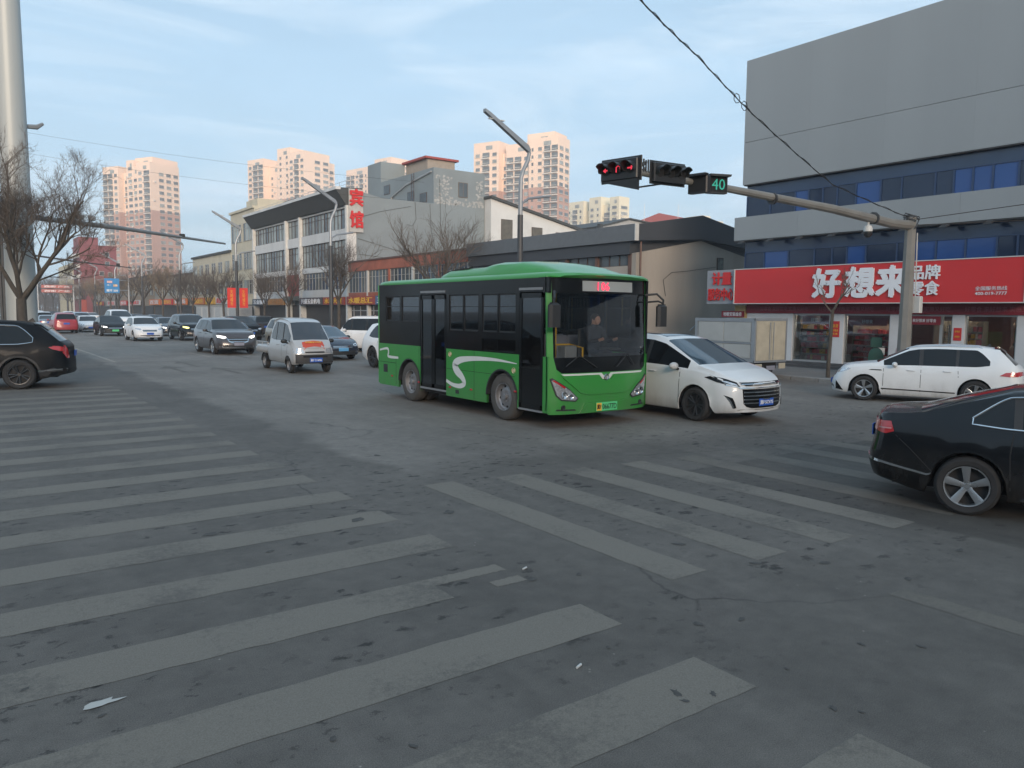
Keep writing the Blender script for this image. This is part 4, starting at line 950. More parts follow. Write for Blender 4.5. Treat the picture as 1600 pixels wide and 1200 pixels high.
# --- white gabled works building behind
WB = mat('white_plaster', (.60, .61, .60), .8, var=.1, scale=.5, stain=.2)
wb = thing('works_building', 'white gabled building behind the market hall roof', 'building', (48, 58, 0)); o = (48, 58)
MB().prism([(40.85, 0), (54.0, 0), (54.0, 9.9), (40.85, 12.65)], 60.0, 72, lambda a, b, d: (a - o[0], d - o[1], b)).build('wall', WB, wb)
MB().prism([(40.7, 12.62), (40.7, 12.85), (54.3, 10.05), (54.3, 9.8)], 59.7, 72.2, lambda a, b, d: (a - o[0], d - o[1], b)).build('roof', EAVE, wb)
wb2 = thing('works_building', 'lower pale building with flat grey roof just right of the white gabled one', 'building', (62, 66, 0)); o2 = (62, 66)
MB().prism([(54.4, 0), (75.0, 0), (75.0, 10.9), (59.0, 12.1), (54.4, 10.9)], 60.5, 72, lambda a, b, d: (a - o2[0], d - o2[1], b)).build('wall', mat('pale_sheet', (.36, .37, .37), .7, var=.08), wb2)
MB().prism([(54.3, 10.9), (54.3, 11.02), (59.0, 12.24), (75.2, 11.04), (75.2, 10.9), (59.0, 12.1)], 60.2, 72, lambda a, b, d: (a - o2[0], d - o2[1], b)).build('roof', EAVE, wb2)
for x, z in ((42.0, 8.9), (45.6, 8.6), (48.6, 8.3), (51.2, 8.0), (53.0, 7.6)): rwin(x, x + 1.3, z, z + 1.9 * (.9 if x > 45 else 1), y=59.98, par=wb, oo=o, fm=WFD, gm=mat('dim_brown_glass', (.11, .10, .08), .4, var=.3), nv=1)
MB().box(54.0 - o[0], 54.38 - o[0], 59.4 - o[1], 59.9 - o[1], 9.3, 11.2).build('downpipe_box', EAVE, wb)
# --- beige four-storey and cream low rows further on
bg_ = thing('beige_building', 'beige four-storey building joined to the left end of the hotel', 'building', (33, 90.7, 0)); o = (33, 90.7)
BEI = mat('beige_render', (.50, .46, .36), .75, var=.12, scale=.7, stain=.15)
B(bg_, o, 27.3, 38, 86.4, 95.4, 0, 13.3, BEI, 'wall'); B(bg_, o, 27.1, 38.1, 86.39, 95.5, 13.3, 13.55, BEI, 'roof_edge'); B(bg_, o, 27.7, 31, 86.5, 90.5, 13.56, 14.4, BEI, 'roof_room')
for z0, z1 in ((9.9, 11.9), (6.7, 8.6), (3.9, 5.5)):
    for a, b in ((86.8, 90.4), (91.2, 95.0)): window_row(bg_, 27.22, a, b, z0, z1, o, 4, WFR, (WG1, WG2), seed=int(a + z0), fw=.05, depth=.075)
B(bg_, o, 27.2, 27.299, 86.6, 95.2, .12, 2.6, SHOPD, 'shopfront'); B(bg_, o, 27.0, 27.15, 86.5, 95.3, 2.7, 3.5, BEI, 'blank_fascia')
def row_block(name, lab, y0, y1, h, m, nw, floors, pitched=False, depth=10, seed=0):
    t = thing(name, lab, 'building', (32, (y0 + y1) / 2, 0)); oo = (32, (y0 + y1) / 2); B(t, oo, 27.3, 27 + depth, y0, y1, 0, h, m, 'wall'); B(t, oo, 27.05, 27.1 + depth, y0 - .05, y1 + .05, h, h + .25, EAVE, 'roof_edge')
    w = (y1 - y0) / nw
    for z0, z1 in floors:
        for k in range(nw): window_row(t, 27.22, y0 + w * k + w * .2, y0 + w * k + w * .8, z0, z1, oo, 2, WFR, (WG1, WG2), seed=seed + k, fw=.06, depth=.075)
    B(t, oo, 27.2, 27.299, y0 + .3, y1 - .3, .12, 2.6, SHOPD, 'shopfront'); return t
row_block('shop_building', 'cream three-storey building with flat overhanging roof behind bare trees', 95.6, 114, 9.0, BEI, 6, ((6.6, 8.0), (4.1, 5.5)))
row_block('shop_building', 'pale two-storey shop block beyond the cream building', 114.2, 140, 7.0, mat('cream_block', (.38, .35, .29), .8, stain=.2), 8, ((4.2, 5.8),), seed=4)
row_block('shop_building', 'tan two-storey shop block under the pink tower', 140.2, 172, 7.6, mat('tan_block', (.30, .24, .18), .8, stain=.2), 8, ((4.4, 6.2),), seed=8)
row_block('shop_building', 'grey two-storey shop block before the red building', 172.2, 210, 6.4, mat('grey_block', (.28, .28, .27), .8, stain=.2), 9, ((4.0, 5.4),), seed=3)
sgn = [(96, 101, SRD, '超市', LW, 'white sign with red characters near the red banners', mat('sign_white', (.6, .58, .56), .5)), (101.5, 106, None, '鑫源商店', YELPR, 'yellow sign near the bare street trees', mat('sign_yellow', (.6, .34, .04), .5)), (106.5, 113, None, '农机配件', YELPR, 'orange sign left of the yellow one', SO),
       (116, 124, None, '家电商场', LW, 'long orange sign behind the second lamp post', SO), (125, 133, None, '摩托车行', YELPR, 'red sign on the pale shop block', SIGNR), (134, 142, None, '百货', LW, 'orange red sign far along the street', SO), (150, 160, None, '粮油批发', REDPR, 'white sign far along the street', mat('sign_white', (.6, .58, .56), .5)), (163, 170, None, '饭店', LW, 'red sign far along the shop row', SIGNR), (176, 186, None, '药店', LW, 'far white sign nearest the red building', mat('sign_white', (.6, .58, .56), .5)), (192, 204, None, '汽修', YELPR, 'farthest red sign of the shop row', SRD)]
for y0, y1, _, s, tm, lab, bm_ in sgn: sign(y0, y1, 2.75, 3.65, bm_, s, REDPR if bm_.name == 'sign_white' else tm, lab)
# red building and cream building at the far end
REDB = mat('red_render', (.20, .050, .055), .75, var=.1, scale=.3)
rb_ = thing('red_building', 'dark red block with small white framed windows at the far end of the street', 'building', (31, 236, 0)); o = (31, 236)
B(rb_, o, 27, 35.6, 229, 243, 0, 18.2, REDB, 'wall'); B(rb_, o, 26.8, 35.8, 228.9, 243.1, 18.2, 18.5, mat('red_dark', (.16, .03, .035), .7), 'roof_edge'); B(rb_, o, 26.9, 31.5, 230, 240, 18.5, 20.6, REDB, 'roof_room')
for x, z in ((32.8, 15.6), (32.8, 13.2), (33.4, 10.4), (31.4, 10.6), (31.4, 7.6), (33.4, 7.4)): rwin(x, x + 1.1, z, z + 1.2, y=228.97, par=rb_, oo=o, fm=mat('window_white', (.6, .6, .58), .6), nv=1)
for z in (4.5, 7.2, 9.9, 12.6, 15.3):
    w_ = MB()
    for k in range(4): w_.box(26.2 - o[0], 27 - o[0], 229.5 + 3.3 * k - o[1], 232 + 3.3 * k - o[1], z, z + .9)
    w_.build('balcony', mat('window_white', (.6, .6, .58), .6), rb_)
cb = thing('cream_building', 'cream office block left of the red building at the far end of the street', 'building', (32, 262, 0)); o = (32, 262)
CRB = mat('cream_render', (.48, .43, .30), .75, var=.08); B(cb, o, 27, 38, 245, 280, 0, 14.6, CRB, 'wall')
for z in (4.5, 7.4, 10.3): 
    for k in range(8): window_row(cb, 26.93, 246.5 + 4.2 * k, 249 + 4.2 * k, z, z + 1.6, o, 2, WFR, (WG1,), fw=.08, depth=.06, seed=k)

# ================================================================== TOWERS
T_UP = mat('tower_pale', (.84, .64, .51), .85, var=.05, scale=.05); T_LO = mat('tower_brown', (.50, .31, .25), .85, var=.05, scale=.05); T_PK = mat('tower_pink', (.80, .48, .36), .85, var=.05, scale=.05)
T_WH = mat('tower_white', (.66, .62, .56), .8, var=.05, scale=.05); T_GL = mat('tower_glass', (.13, .15, .16), .3, var=.5, scale=.4); T_GL2 = mat('tower_glass_pale', (.30, .32, .31), .3, var=.4, scale=.4)
def cray(px):   # direction on the ground plane for a photo column
    k = (px - 800) / 1200; s, c = math.sin(YAW), math.cos(YAW); return Vector((s + k * c, c - k * s, 0))
def tower(lab, px, D, blocks, rot=50, zsplit=40, fl=2.95, up=T_UP, lo=T_LO, side=T_PK, seed=0, name='apartment_tower', roofs=True):
    """blocks: (x0,x1,y0,y1,ztop). local x = away to the right, y = away to the left, near corner at the origin"""
    d = cray(px); p = d * D; phi = math.atan2(d.y, d.x); t = thing(name, lab, 'tower block', (p.x, p.y, 0), phi - R(rot)); r = random.Random(seed)
    gl, gl2, led, bal = MB(), MB(), MB(), MB(); e = .02
    for bi, (x0, x1, y0, y1, zt) in enumerate(blocks):
        q = bi * .013
        MB().box(x0 + q, x1 - q, y0 + q, y1 - q, 0, zsplit).build('lower_wall', lo, t); MB().box(x0 + q, x1 - q, y0 + q, y1 - q, zsplit, zt).build('upper_wall', up, t)
        if zt > 60 or not roofs: pass
        MB().box(x0 + .6, x1 - .6, y0 + .6, y1 - .6, zt, zt + .01).build('roof', side, t)
        nfl = int((zt - 5.5) / fl)
        # face x = x0 (left face)
        L = y1 - y0; nc = max(1, int(L / 3.4)); cw = L / nc
        kinds = [r.choice('wbwv') for _ in range(nc)]
        if nc >= 3: kinds[1] = 'b'
        for c in range(nc):
            ya = y0 + cw * c
            for f in range(nfl):
                z = 3 + f * fl; g_ = gl if r.random() < .7 else gl2
                if kinds[c] == 'w': g_.box(x0 - .12, x0 + q + .01, ya + cw * .25, ya + cw * .72, z + .9, z + 2.3); led.box(x0 - .3, x0 - .0, ya + cw * .2, ya + cw * .77, z + .72, z + .88)
                elif kinds[c] == 'v': g_.box(x0 - .12, x0 + q + .01, ya + cw * .38, ya + cw * .62, z + .9, z + 2.2)
                else:
                    bal.box(x0 - 1.1, x0, ya + cw * .08, ya + cw * .92, z - .1, z + .28); gl.box(x0 - .15, x0 + q, ya + cw * .1, ya + cw * .9, z + .6, z + 2.6); led.box(x0 - 1.05, x0 - .95, ya + cw * .1, ya + cw * .9, z + .9, z + 1.05)
        L = x1 - x0; nc = max(1, int(L / 4.2)); cw = L / nc
        if y0 < 12:
            for c in range(nc):
                xa = x0 + cw * c
                for f in range(nfl):
                    z = 3 + f * fl; g_ = gl if r.random() < .6 else gl2
                    if c == 0 and nc > 2: continue
                    g_.box(xa + cw * .2, xa + cw * .8, y0 - .12, y0 + q + .01, z + .9, z + 2.3); led.box(xa + cw * .15, xa + cw * .85, y0 - .35, y0, z + .70, z + .86)
        # parapet opening
        if zt > zsplit + 12: gl2.box(x0 - .05, x0 + q, y0 + (y1 - y0) * .25, y0 + (y1 - y0) * .5, zt - 3.3, zt - 1.6)
    for q_ in range(int(len(blocks) * 22)):
        bk_ = r.choice(blocks); z_ = 6 + fl * r.randint(0, max(1, int((bk_[4] - 14) / fl)))
        if r.random() < .6: y_ = r.uniform(bk_[2] + .5, bk_[3] - 1.5); led.box(bk_[0] - .75, bk_[0], y_, y_ + .9, z_, z_ + .65)
        else: x_ = r.uniform(bk_[0] + .5, bk_[1] - 1.5); led.box(x_, x_ + .9, bk_[2] - .7, bk_[2], z_, z_ + .65)
    for b, nm, m_ in ((gl, 'window', T_GL), (gl2, 'window', T_GL2), (led, 'window_ledge', T_WH), (bal, 'balcony', T_WH)):
        if b.v:
            me = b.mesh(nm, m_, fix=False); ob = mesh_obj(nm, me, t); ob['kind'] = 'stuff'
    return t
tower('tall pink and beige apartment tower behind the red building, leftmost tower', 243, 372, [(0, 17, 0, 9, 71.5), (.8, 17, 9, 13, 70), (1.6, 17, 13, 18, 73.5), (5, 20, 4, 16, 75), (3, 16, 18, 22, 68), (0, 15, 22, 33, 71)], zsplit=49, seed=1)
tower('pink and beige apartment tower rising behind the hotel roof, second from the left', 480, 385, [(0, 16, 0, 12, 80), (2.5, 22, 3, 20, 77), (1.0, 15, 12, 22, 83), (3.5, 16, 22, 32, 76), (0, 15, 32, 45, 79.5)], zsplit=58, seed=2)
tower('beige apartment tower half hidden behind the grey rooftop block', 612, 430, [(0, 14, 0, 14, 86), (3, 15, 14, 20, 81), (0, 14, 20, 40, 83)], zsplit=50, seed=3)
tower('pink apartment tower with brown lower half behind the street lamp, rightmost pink tower', 868, 322, [(0, 10, 0, 14, 74), (2, 13, 3, 16, 76.5), (1.2, 10, 14, 26, 73), (3, 10, 26, 29, 70), (0, 10, 29, 42, 75)], rot=28, zsplit=54, seed=4)
CT = mat('cream_tower', (.72, .66, .50), .85, var=.04, scale=.05); CT2 = mat('terracotta', (.45, .16, .09), .8)
tower('cream and grey apartment block with vertical dark stripes right of the pink tower', 962, 390, [(0, 8, 0, 6, 60), (2, 9, 6, 12, 57), (0, 9, 12, 20, 61), (3, 9, 20, 24, 55), (0, 9, 24, 36, 60)], rot=40, zsplit=30, up=CT, lo=CT2, side=CT, seed=5)
tower('distant cream tower just above the market hall gable', 1110, 430, [(0, 7, 0, 10, 53), (1, 8, 10, 22, 57)], rot=40, zsplit=30, up=CT, lo=CT2, side=CT, seed=6)
t = thing('roof_pavilion', 'distant low building with dark red pitched roof above the hall roof', 'building', tuple(cray(1030) * 200)); 
MB().box(-6, 8, -4, 4, 0, 25).build('wall', BEI, t); MB().prism([(-7, 25), (-2, 27), (9, 25), (9, 24.6), (-7, 24.6)], -5, 5, lambda a, b, d: (a, d, b)).build('roof', mat('maroon_roof', (.22, .04, .04), .7), t); t.rotation_euler = (0, 0, -YAW)
for px_, h in ((1001, 28.5), (1053, 28.5)):
    p = cray(px_) * 190; MB().cyl((0, 0, 0), (0, 0, h), .12, .06, 6).build('lightning_mast', mat('pale_mast', (.6, .6, .6), .6), loc=(p.x, p.y, 0), label='thin white mast on the skyline ' + ('left' if px_ < 1020 else 'right') + ' of the distant maroon roof', cat='mast')
# ---- unseen blocks added behind and beside the viewpoint, sized to shade the street
OB = mat('shade_block', (.24, .23, .21), .85, var=.15, scale=.3, stain=.15)
for (x0, x1, y0, y1, h, lab) in ((-110, -52, -92, -70, 20, 'unseen grey-brown block added behind and left of the viewpoint for shade'), (-48, 8, -92, -71, 21, 'unseen grey-brown block added directly behind the viewpoint for shade'), (12, 70, -92, -70, 19, 'unseen grey-brown block added behind and right of the viewpoint for shade'), (-60, -38, -30, 60, 10, 'unseen grey-brown block added left of the main street for shade')):
    t = thing('shade_block', lab, 'building', ((x0 + x1) / 2, (y0 + y1) / 2, 0)); a, b = (x1 - x0) / 2, (y1 - y0) / 2
    MB().box(-a, a, -b, b, 0, h).build('wall', OB, t); w = MB()
    for f in range(int(h / 3.4)):
        for k in range(int(2 * a / 3.2)): w.box(-a + .8 + 3.2 * k, -a + 2.4 + 3.2 * k, b - .02, b + .05, 1.2 + 3.4 * f, 2.9 + 3.4 * f)
        for k in range(int(2 * b / 3.2)): w.box(a - .02, a + .05, -b + .8 + 3.2 * k, -b + 2.4 + 3.2 * k, 1.2 + 3.4 * f, 2.9 + 3.4 * f)
    mesh_obj('window', w.mesh('window', WG1, fix=False), t)['kind'] = 'stuff'
# ================================================================== THE BUS
BGL = glassmat('bus_glass', (.70, .74, .76), .05); BGLD = glassmat('bus_glass_dark', (.42, .45, .46), .06)
BLKG = mat('black_gloss', (.005, .006, .007), .16, var=.1, scale=4, coat=.0, spec=.35)
DUSTR = mat('dusty_rubber', (.075, .070, .064), .9, var=.2)
LEDW = mat('led_panel', (.30, .32, .32), .5, var=.08); LEDR = mat('led_red', (1.0, .04, .10), .5, var=0, emit=1.3)
POLEY = mat('grab_pole', (.65, .38, .02), .4, var=.1); SEATM = mat('bus_seat', (.16, .17, .22), .7, var=.1)
BINT = mat('bus_interior', (.45, .45, .44), .8, var=.15); GREYT = mat('grey_trim', (.22, .23, .24), .5, var=.1)
bus = thing('city_bus', 'green single-deck city bus with black glass band and white swoosh, crossing the junction', 'bus', (8.70 + 1.26, 17.82 - 3.5, 0), R(-90))
# local: x forward, -3.5 .. 3.5 ; right side (doors) at y = -1.26 ; side() takes metres from the tail
BH = 1.26
def bx(v): return v - 3.5
AX = (1.63, 5.45); RWB = .47
# -- lower green skin with wheel openings and door openings
def low_skin(s0, s1, z0, z1, y0, y1):
    xs_ = {s0, s1}
    for c in AX:
        if s0 < c - .5 and s1 > c + .5: xs_ |= {c + .53 * math.cos(k * math.pi / 16) for k in range(17)}
    xs_ = sorted(xs_); ya, yb = min(y0, y1), max(y0, y1); b = MB()
    def low(x, c): return RWB + math.sqrt(max(0, .53 ** 2 - (x - c) ** 2))
    for a, e in zip(xs_, xs_[1:]):
        m_ = (a + e) / 2; c = next((q for q in AX if abs(m_ - q) < .53 and s0 < q - .5 and s1 > q + .5), None)
        za, ze = (low(a, c), low(e, c)) if c is not None else (z0, z0)
        b.add([(bx(a), ya, za), (bx(e), ya, ze), (bx(e), ya, z1), (bx(a), ya, z1), (bx(a), yb, za), (bx(e), yb, ze), (bx(e), yb, z1), (bx(a), yb, z1)], [(0, 1, 2, 3), (7, 6, 5, 4), (0, 4, 5, 1), (3, 2, 6, 7)])
    b.build('side_panel', P_GREEN, bus)
Z0, ZG, ZW, ZT, ZR = .30, 1.335, 1.74, 2.50, 2.78
DM, DF = (2.17, 3.33), (6.02, 6.76)
for sg in (-1, 1):
    y0, y1 = sg * BH, sg * (BH - .05)
    segs = [(.06, DM[0]), (DM[1], DF[0]), (DF[1], 6.92)] if sg < 0 else [(.06, 3.3), (3.3, 6.92)]
    for a, b in segs: low_skin(a, b, Z0, ZG, y0, y1)
    # black band: header rail, sill band and pillars, windows between
    header = MB(); header.box(bx(.06), bx(6.92), min(y0, y1), max(y0, y1), ZT, ZR); header.build('header_rail', BLKG, bus)
    if sg < 0:
        wins = [(.42, 1.16, 1.90), (1.26, 2.10, 1.90), (3.45, 4.00, ZW), (4.04, 4.60, ZW), (4.74, 5.28, ZW), (5.32, 5.90, ZW)]
        solid = [(.06, DM[0]), (DM[1], DF[0])]
    else:
        wins = [(.42, 1.16, 1.90), (1.26, 2.10, 1.90), (2.25, 3.2, ZW), (3.35, 4.4, ZW), (4.5, 5.55, ZW), (5.7, 6.5, 1.6)]; solid = [(.06, 6.92)]
    for a, b in solid:
        wl = [w for w in wins if w[0] >= a and w[1] <= b]
        band = MB()
        edges = [a] + [q for w in wl for q in w[:2]] + [b]
        for k in range(0, len(edges), 2): band.box(bx(edges[k]), bx(edges[k + 1]), min(y0, y1), max(y0, y1), ZG, ZT)
        for w in wl:
            if w[2] > 1.7 and sg < 0 and w[0] > 4.7: 
                band.box(bx(w[0]), bx(w[1]), min(y0, y1), max(y0, y1), 1.60, w[2]); band.box(bx(w[0]), bx(w[1]), min(y0, y1), max(y0, y1), ZG, 1.37)
                MB().box(bx(w[0]), bx(w[1]), sg * (BH - .03), sg * (BH - .024), 1.37, 1.60).build('lower_window', BGL, bus)
            else: band.box(bx(w[0]), bx(w[1]), min(y0, y1), max(y0, y1), ZG, w[2])
        band.build('window_band', BLKG, bus)
    for a, b, z in wins:
        MB().box(bx(a), bx(b), sg * (BH - .028), sg * (BH - .022), z, ZT).build('side_window', BGLD if z > 1.8 else BGL, bus)
        fr = MB()
        for (u0, u1, w0, w1) in ((a, b, z, z + .03), (a, b, ZT - .03, ZT), (a, a + .025, z, ZT), (b - .025, b, z, ZT), (a, b, ZT - .26, ZT - .245)): fr.box(bx(u0), bx(u1), min(sg * (BH - .015), sg * (BH - .04)), max(sg * (BH - .015), sg * (BH - .04)), w0, w1)
        fr.build('window_frame', BLKP, bus)
# wheel arches, wheels
for c in AX:
    for sg in (-1, 1):
        a = arc2(c, RWB, .555, 0, math.pi, 14); a2 = arc2(c, RWB, .525, 0, math.pi, 14)
        poly = a + a2[::-1]
        b = MB(); n = len(a)
        o1 = [(bx(p[0]), sg * (BH + .008), p[1]) for p in a]; o2 = [(bx(p[0]), sg * (BH + .008), p[1]) for p in a2]; o3 = [(bx(p[0]), sg * (BH - .42), p[1]) for p in a2]
        b.add(o1 + o2 + o3, [(k, k + 1, n + k + 1, n + k) for k in range(n - 1)] + [(n + k, n + k + 1, 2 * n + k + 1, 2 * n + k) for k in range(n - 1)] + [tuple(range(2 * n, 3 * n))])
        b.build('wheel_arch', BLKP, bus)
        wheel(bus, bx(c), sg * (BH - .17), RWB, .28, 'steel', rimr=.60, mrim=STEELW)
for c in (AX[0],):
    for sg in (-1, 1): wheel(bus, bx(c), sg * (BH - .50), RWB, .26, 'steel', rimr=.60, mrim=STEELW)
# underbody, floor, interior
ub = MB(); ub.box(bx(2.3), bx(4.8), -BH + .06, BH - .06, .30, .42); ub.box(bx(6.05), bx(6.8), -BH + .06, BH - .06, .30, .40); ub.box(bx(.15), bx(6.8), -.70, .70, .34, .6); ub.box(bx(.15), bx(1.0), -BH + .06, BH - .06, .34, .9)
ub.build('underbody', DARK, bus)
fl = MB(); fl.box(bx(.15), bx(6.6), -.70, .70, .60, .64); fl.box(bx(2.3), bx(4.8), -BH + .05, BH - .05, .601, .641); fl.box(bx(.15), bx(2.25), -BH + .05, BH - .05, 1.06, 1.10); fl.box(bx(4.85), bx(6.02), -BH + .05, BH - .05, 1.06, 1.10); fl.box(bx(.15), bx(6.7), -BH + .05, BH - .05, 2.62, 2.66); fl.build('cabin_floor', BINT, bus)
def seat(x, y, z=.64, m=SEATM):
    s = MB(); s.bbox(x - .20, x + .22, y - .20, y + .20, z + .36, z + .46, .03); s.bbox(x - .26, x - .18, y - .20, y + .20, z + .42, z + 1.02, .03); s.cyl((x, y, z), (x, y, z + .36), .04)
    return s.build('seat', m, bus)
for x in (.7, 1.35, 2.0): 
    for y in (-.95, -.5, .5, .95): seat(bx(x), y, .85)
for x in (3.9, 4.6, 5.2):
    for y in ((-.98, .6, 1.0) if x > 3 else ()): seat(bx(x), y)
seat(bx(5.85), .75, .80, BLKP)
for (x, y) in ((6.0, -.35), (5.9, -1.0), (5.0, -.72), (4.2, -.72), (3.45, -.9), (2.1, -.9), (4.6, .35), (3.4, .35), (2.3, .3)):
    MB().cyl((bx(x), y, .64), (bx(x), y, 2.62), .018, n=8).build('grab_pole', POLEY, bus, True)
MB().tube([(bx(5.9), -.35, 1.5), (bx(5.9), .1, 1.5), (bx(6.3), .1, 1.45), (bx(6.3), .1, .7)], .02, 8).build('grab_pole', POLEY, bus, True)
fb = MB(); fb.bbox(bx(6.15), bx(6.4), -.42, -.12, .64, 1.5, .02); fb.build('fare_box', GREYT, bus)
dsh = MB(); dsh.prism([(6.45, .64), (6.92, .64), (6.92, 1.30), (6.75, 1.36), (6.45, 1.18)], -.1, BH - .08, lambda a, b, d: (bx(a), d, b)); dsh.build('dashboard', BLKP, bus)
MB().lathe([(.21 + .018 * math.cos(t), .018 * math.sin(t)) for t in [k * math.pi / 4 for k in range(8)]], axis='z', n=24, closed=True).build('steering_wheel', BLKP, bus, True, loc=(bx(6.38), .75, 1.42))
# roof: loft across
rf = MB(); prof = [(-BH, ZR - .005), (-BH - .004, ZR + .03), (-BH + .03, ZR + .075), (-BH + .14, ZR + .105), (-.6, ZR + .125), (0, ZR + .13)]; prof = prof + [(-a, b) for a, b in prof[-2::-1]]
xsr = [.0, .03, .12, .4, 3.5, 6.6, 6.85, 6.97, 7.02]; lift = [-.10, -.05, -.01, 0, 0, 0, -.01, -.04, -.075]; nar = [.90, .965, .995, 1, 1, 1, .985, .95, .90]
vs = []; n = len(prof)
for x, lf, k in zip(xsr, lift, nar):
    for a, b in prof:
        xx = x + (.10 * (1 - (a / BH) ** 2) if x > 6.5 else 0)
        vs.append((bx(xx), a * (k if abs(a) > .6 else 1), max(ZR - .01, b + lf * (1 if b > ZR + .05 else .3)) if b > ZR else b))
rf.add(vs, [(i * n + j, i * n + j + 1, (i + 1) * n + j + 1, (i + 1) * n + j) for i in range(len(xsr) - 1) for j in range(n - 1)] + [tuple(range(n)), tuple(range((len(xsr) - 1) * n, len(xsr) * n))])
rf.build('roof', P_GREEN, bus, True, 50)
# roof pods: rounded fairing
pod = MB(); st = [(2.45, -.02, .90), (2.58, .12, .94), (2.9, .20, .96), (4.35, .22, .98), (4.45, .26, .99), (4.9, .29, 1.0), (5.6, .27, .98), (6.2, .17, .92), (6.8, -.02, .8)]
pr = [(-1, 0), (-.99, .35), (-.93, .75), (-.80, .93), (-.5, 1), (0, 1.04)]; pr = pr + [(-a, b) for a, b in pr[-2::-1]]; n = len(pr); vs = []
for x, h, w in st:
    for a, b in pr: vs.append((bx(x), a * w, ZR + .10 + b * h))
pod.add(vs, [(i * n + j, i * n + j + 1, (i + 1) * n + j + 1, (i + 1) * n + j) for i in range(len(st) - 1) for j in range(n - 1)] + [tuple(range(n)), tuple(range((len(st) - 1) * n, len(st) * n))])
podo = pod.build('roof_pod', P_GREEN, bus, True, 40)
v = MB()
for k in range(9): v.box(bx(2.72 + k * .1), bx(2.77 + k * .1), -.86, -.5, ZR + .20 + .012 * k * (k < 5) + .06 * (k >= 5), ZR + .255 + .012 * min(k, 5))
v.build('vent_slat', BLKP, podo)
# rear wall
rw = MB(); 
rp = [(-BH, .32), (BH, .32), (BH, ZR), (-BH, ZR)]
rw.add([(bx(.06 + (.0 if abs(a) < BH else .0)), a, b) for a, b in rp] + [(bx(.0), a * .93, b) for a, b in rp], [(0, 3, 2, 1), (4, 5, 6, 7), (0, 1, 5, 4), (1, 2, 6, 5), (2, 3, 7, 6), (3, 0, 4, 7)])
rw.build('rear_panel', P_GREEN, bus); MB().box(bx(-.012), bx(-.004), -.95, .95, 1.75, 2.5).build('rear_window', BLKG, bus)
MB().box(bx(.0), bx(.06), -BH - .003, -BH + .05, .33, ZR).build('corner_trim', P_GREEN, bus)
# ---- front: panels mapped on a gently bowed face
def FX(y, z): 
    q = abs(y) / BH
    return 3.50 + .10 * (1 - q * q) - .11 * q ** 10 - max(0, z - 1.1) * .035 - max(0, .45 - z) * .12
def fpanel(poly, m, name, off=0.0, th=.03, step=.16, parent=bus):
    bm = poly_grid(poly, step)
    for v in bm.verts: v.co = (FX(v.co.x, v.co.y) + off, v.co.x, v.co.y)
    r = bmesh.ops.extrude_edge_only(bm, edges=[e for e in bm.edges if e.is_boundary])
    for g in r['geom']:
        if isinstance(g, bmesh.types.BMVert): g.co.x -= th
    bmesh.ops.recalc_face_normals(bm, faces=bm.faces); me = bpy.data.meshes.new(name); bm.to_mesh(me); bm.free()
    if sum(p.normal.x * p.area for p in me.polygons) < 0: me.flip_normals()
    me.materials.append(m); me.shade_smooth(); me.set_sharp_from_angle(angle=R(35)); return mesh_obj(name, me, parent)
E1 = BH + .0
vee = [(-1.17, 1.32), (-1.12, 1.10), (-1.02, 1.03), (1.02, 1.03), (1.12, 1.10), (1.17, 1.32)]
fpanel([(-E1, .34), (-1.22, .27), (1.22, .27), (E1, .34), (E1, 2.80), (1.19, 2.80), (1.17, 1.32), (1.12, 1.10), (1.02, 1.03), (-1.02, 1.03), (-1.12, 1.10), (-1.17, 1.32), (-1.19, 2.80), (-E1, 2.80)], P_GREEN, 'front_panel', step=.13)
fpanel([(-1.168, 1.32), (-1.118, 1.102), (-1.018, 1.034), (1.018, 1.034), (1.118, 1.102), (1.168, 1.32)], BLKG, 'lower_windshield_mask', off=-.006)
fpanel([(-1.188, 2.50), (1.188, 2.50), (1.188, 2.80), (-1.188, 2.80)], BLKG, 'destination_header', off=-.006)
for s in (-1, 1): fpanel([(s * 1.188, 1.321), (s * 1.188, 2.499), (s * 1.13, 2.499), (s * 1.13, 1.321)], BLKG, 'windshield_pillar', off=-.006)
fpanel([(-1.13, 1.322), (1.13, 1.322), (1.13, 2.498), (-1.13, 2.498)], glassmat('bus_windshield', (.80, .84, .86), .04), 'windshield', off=-.012, th=.006)
fpanel([(-.56, 2.54), (.72, 2.54), (.72, 2.73), (-.56, 2.73)], LEDW, 'destination_display', off=.002, th=.01)
text('06', .20, .15, (FX(.0, 2.63) + .006, -.02, 2.635), (0, 1, 0), (0, 0, 1), LEDR, bus, ext=.002, bold=.02)
MB().box(3.58, 3.588, -.235, -.215, 2.56, 2.71).build('lettering', LEDR, bus)
# green bonnet bevels and the white line
cy = [(-1.04, 1.018), (-.12, 1.018), (-.05, .955), (.05, .955), (.12, 1.018), (1.04, 1.018), (.98, .985), (.17, .985), (.09, .90), (-.09, .90), (-.17, .985), (-.98, .985)]
fpanel(cy, mat('bus_white', (.62, .64, .63), .35, var=.05), 'white_line', off=.006, th=.01)
fpanel([(-1.02, .965), (-.20, .965), (-.12, .87), (.12, .87), (.20, .965), (1.02, .965), (.62, .66), (.45, .62), (-.45, .62), (-.62, .66)], P_GREEN, 'bonnet_panel', off=.022, th=.03)
lg = MB().lathe([(.052 + .012 * math.cos(t), .010 * math.sin(t)) for t in [k * math.pi / 3 for k in range(6)]], axis='x', n=24, closed=True)
lg.tube([(0, -.045, -.015), (0, -.01, .03), (0, .005, -.03), (0, .045, .02)], .009, 5)
lg.build('emblem', CHROME, bus, True, loc=(FX(0, .935) + .02, 0, .935))
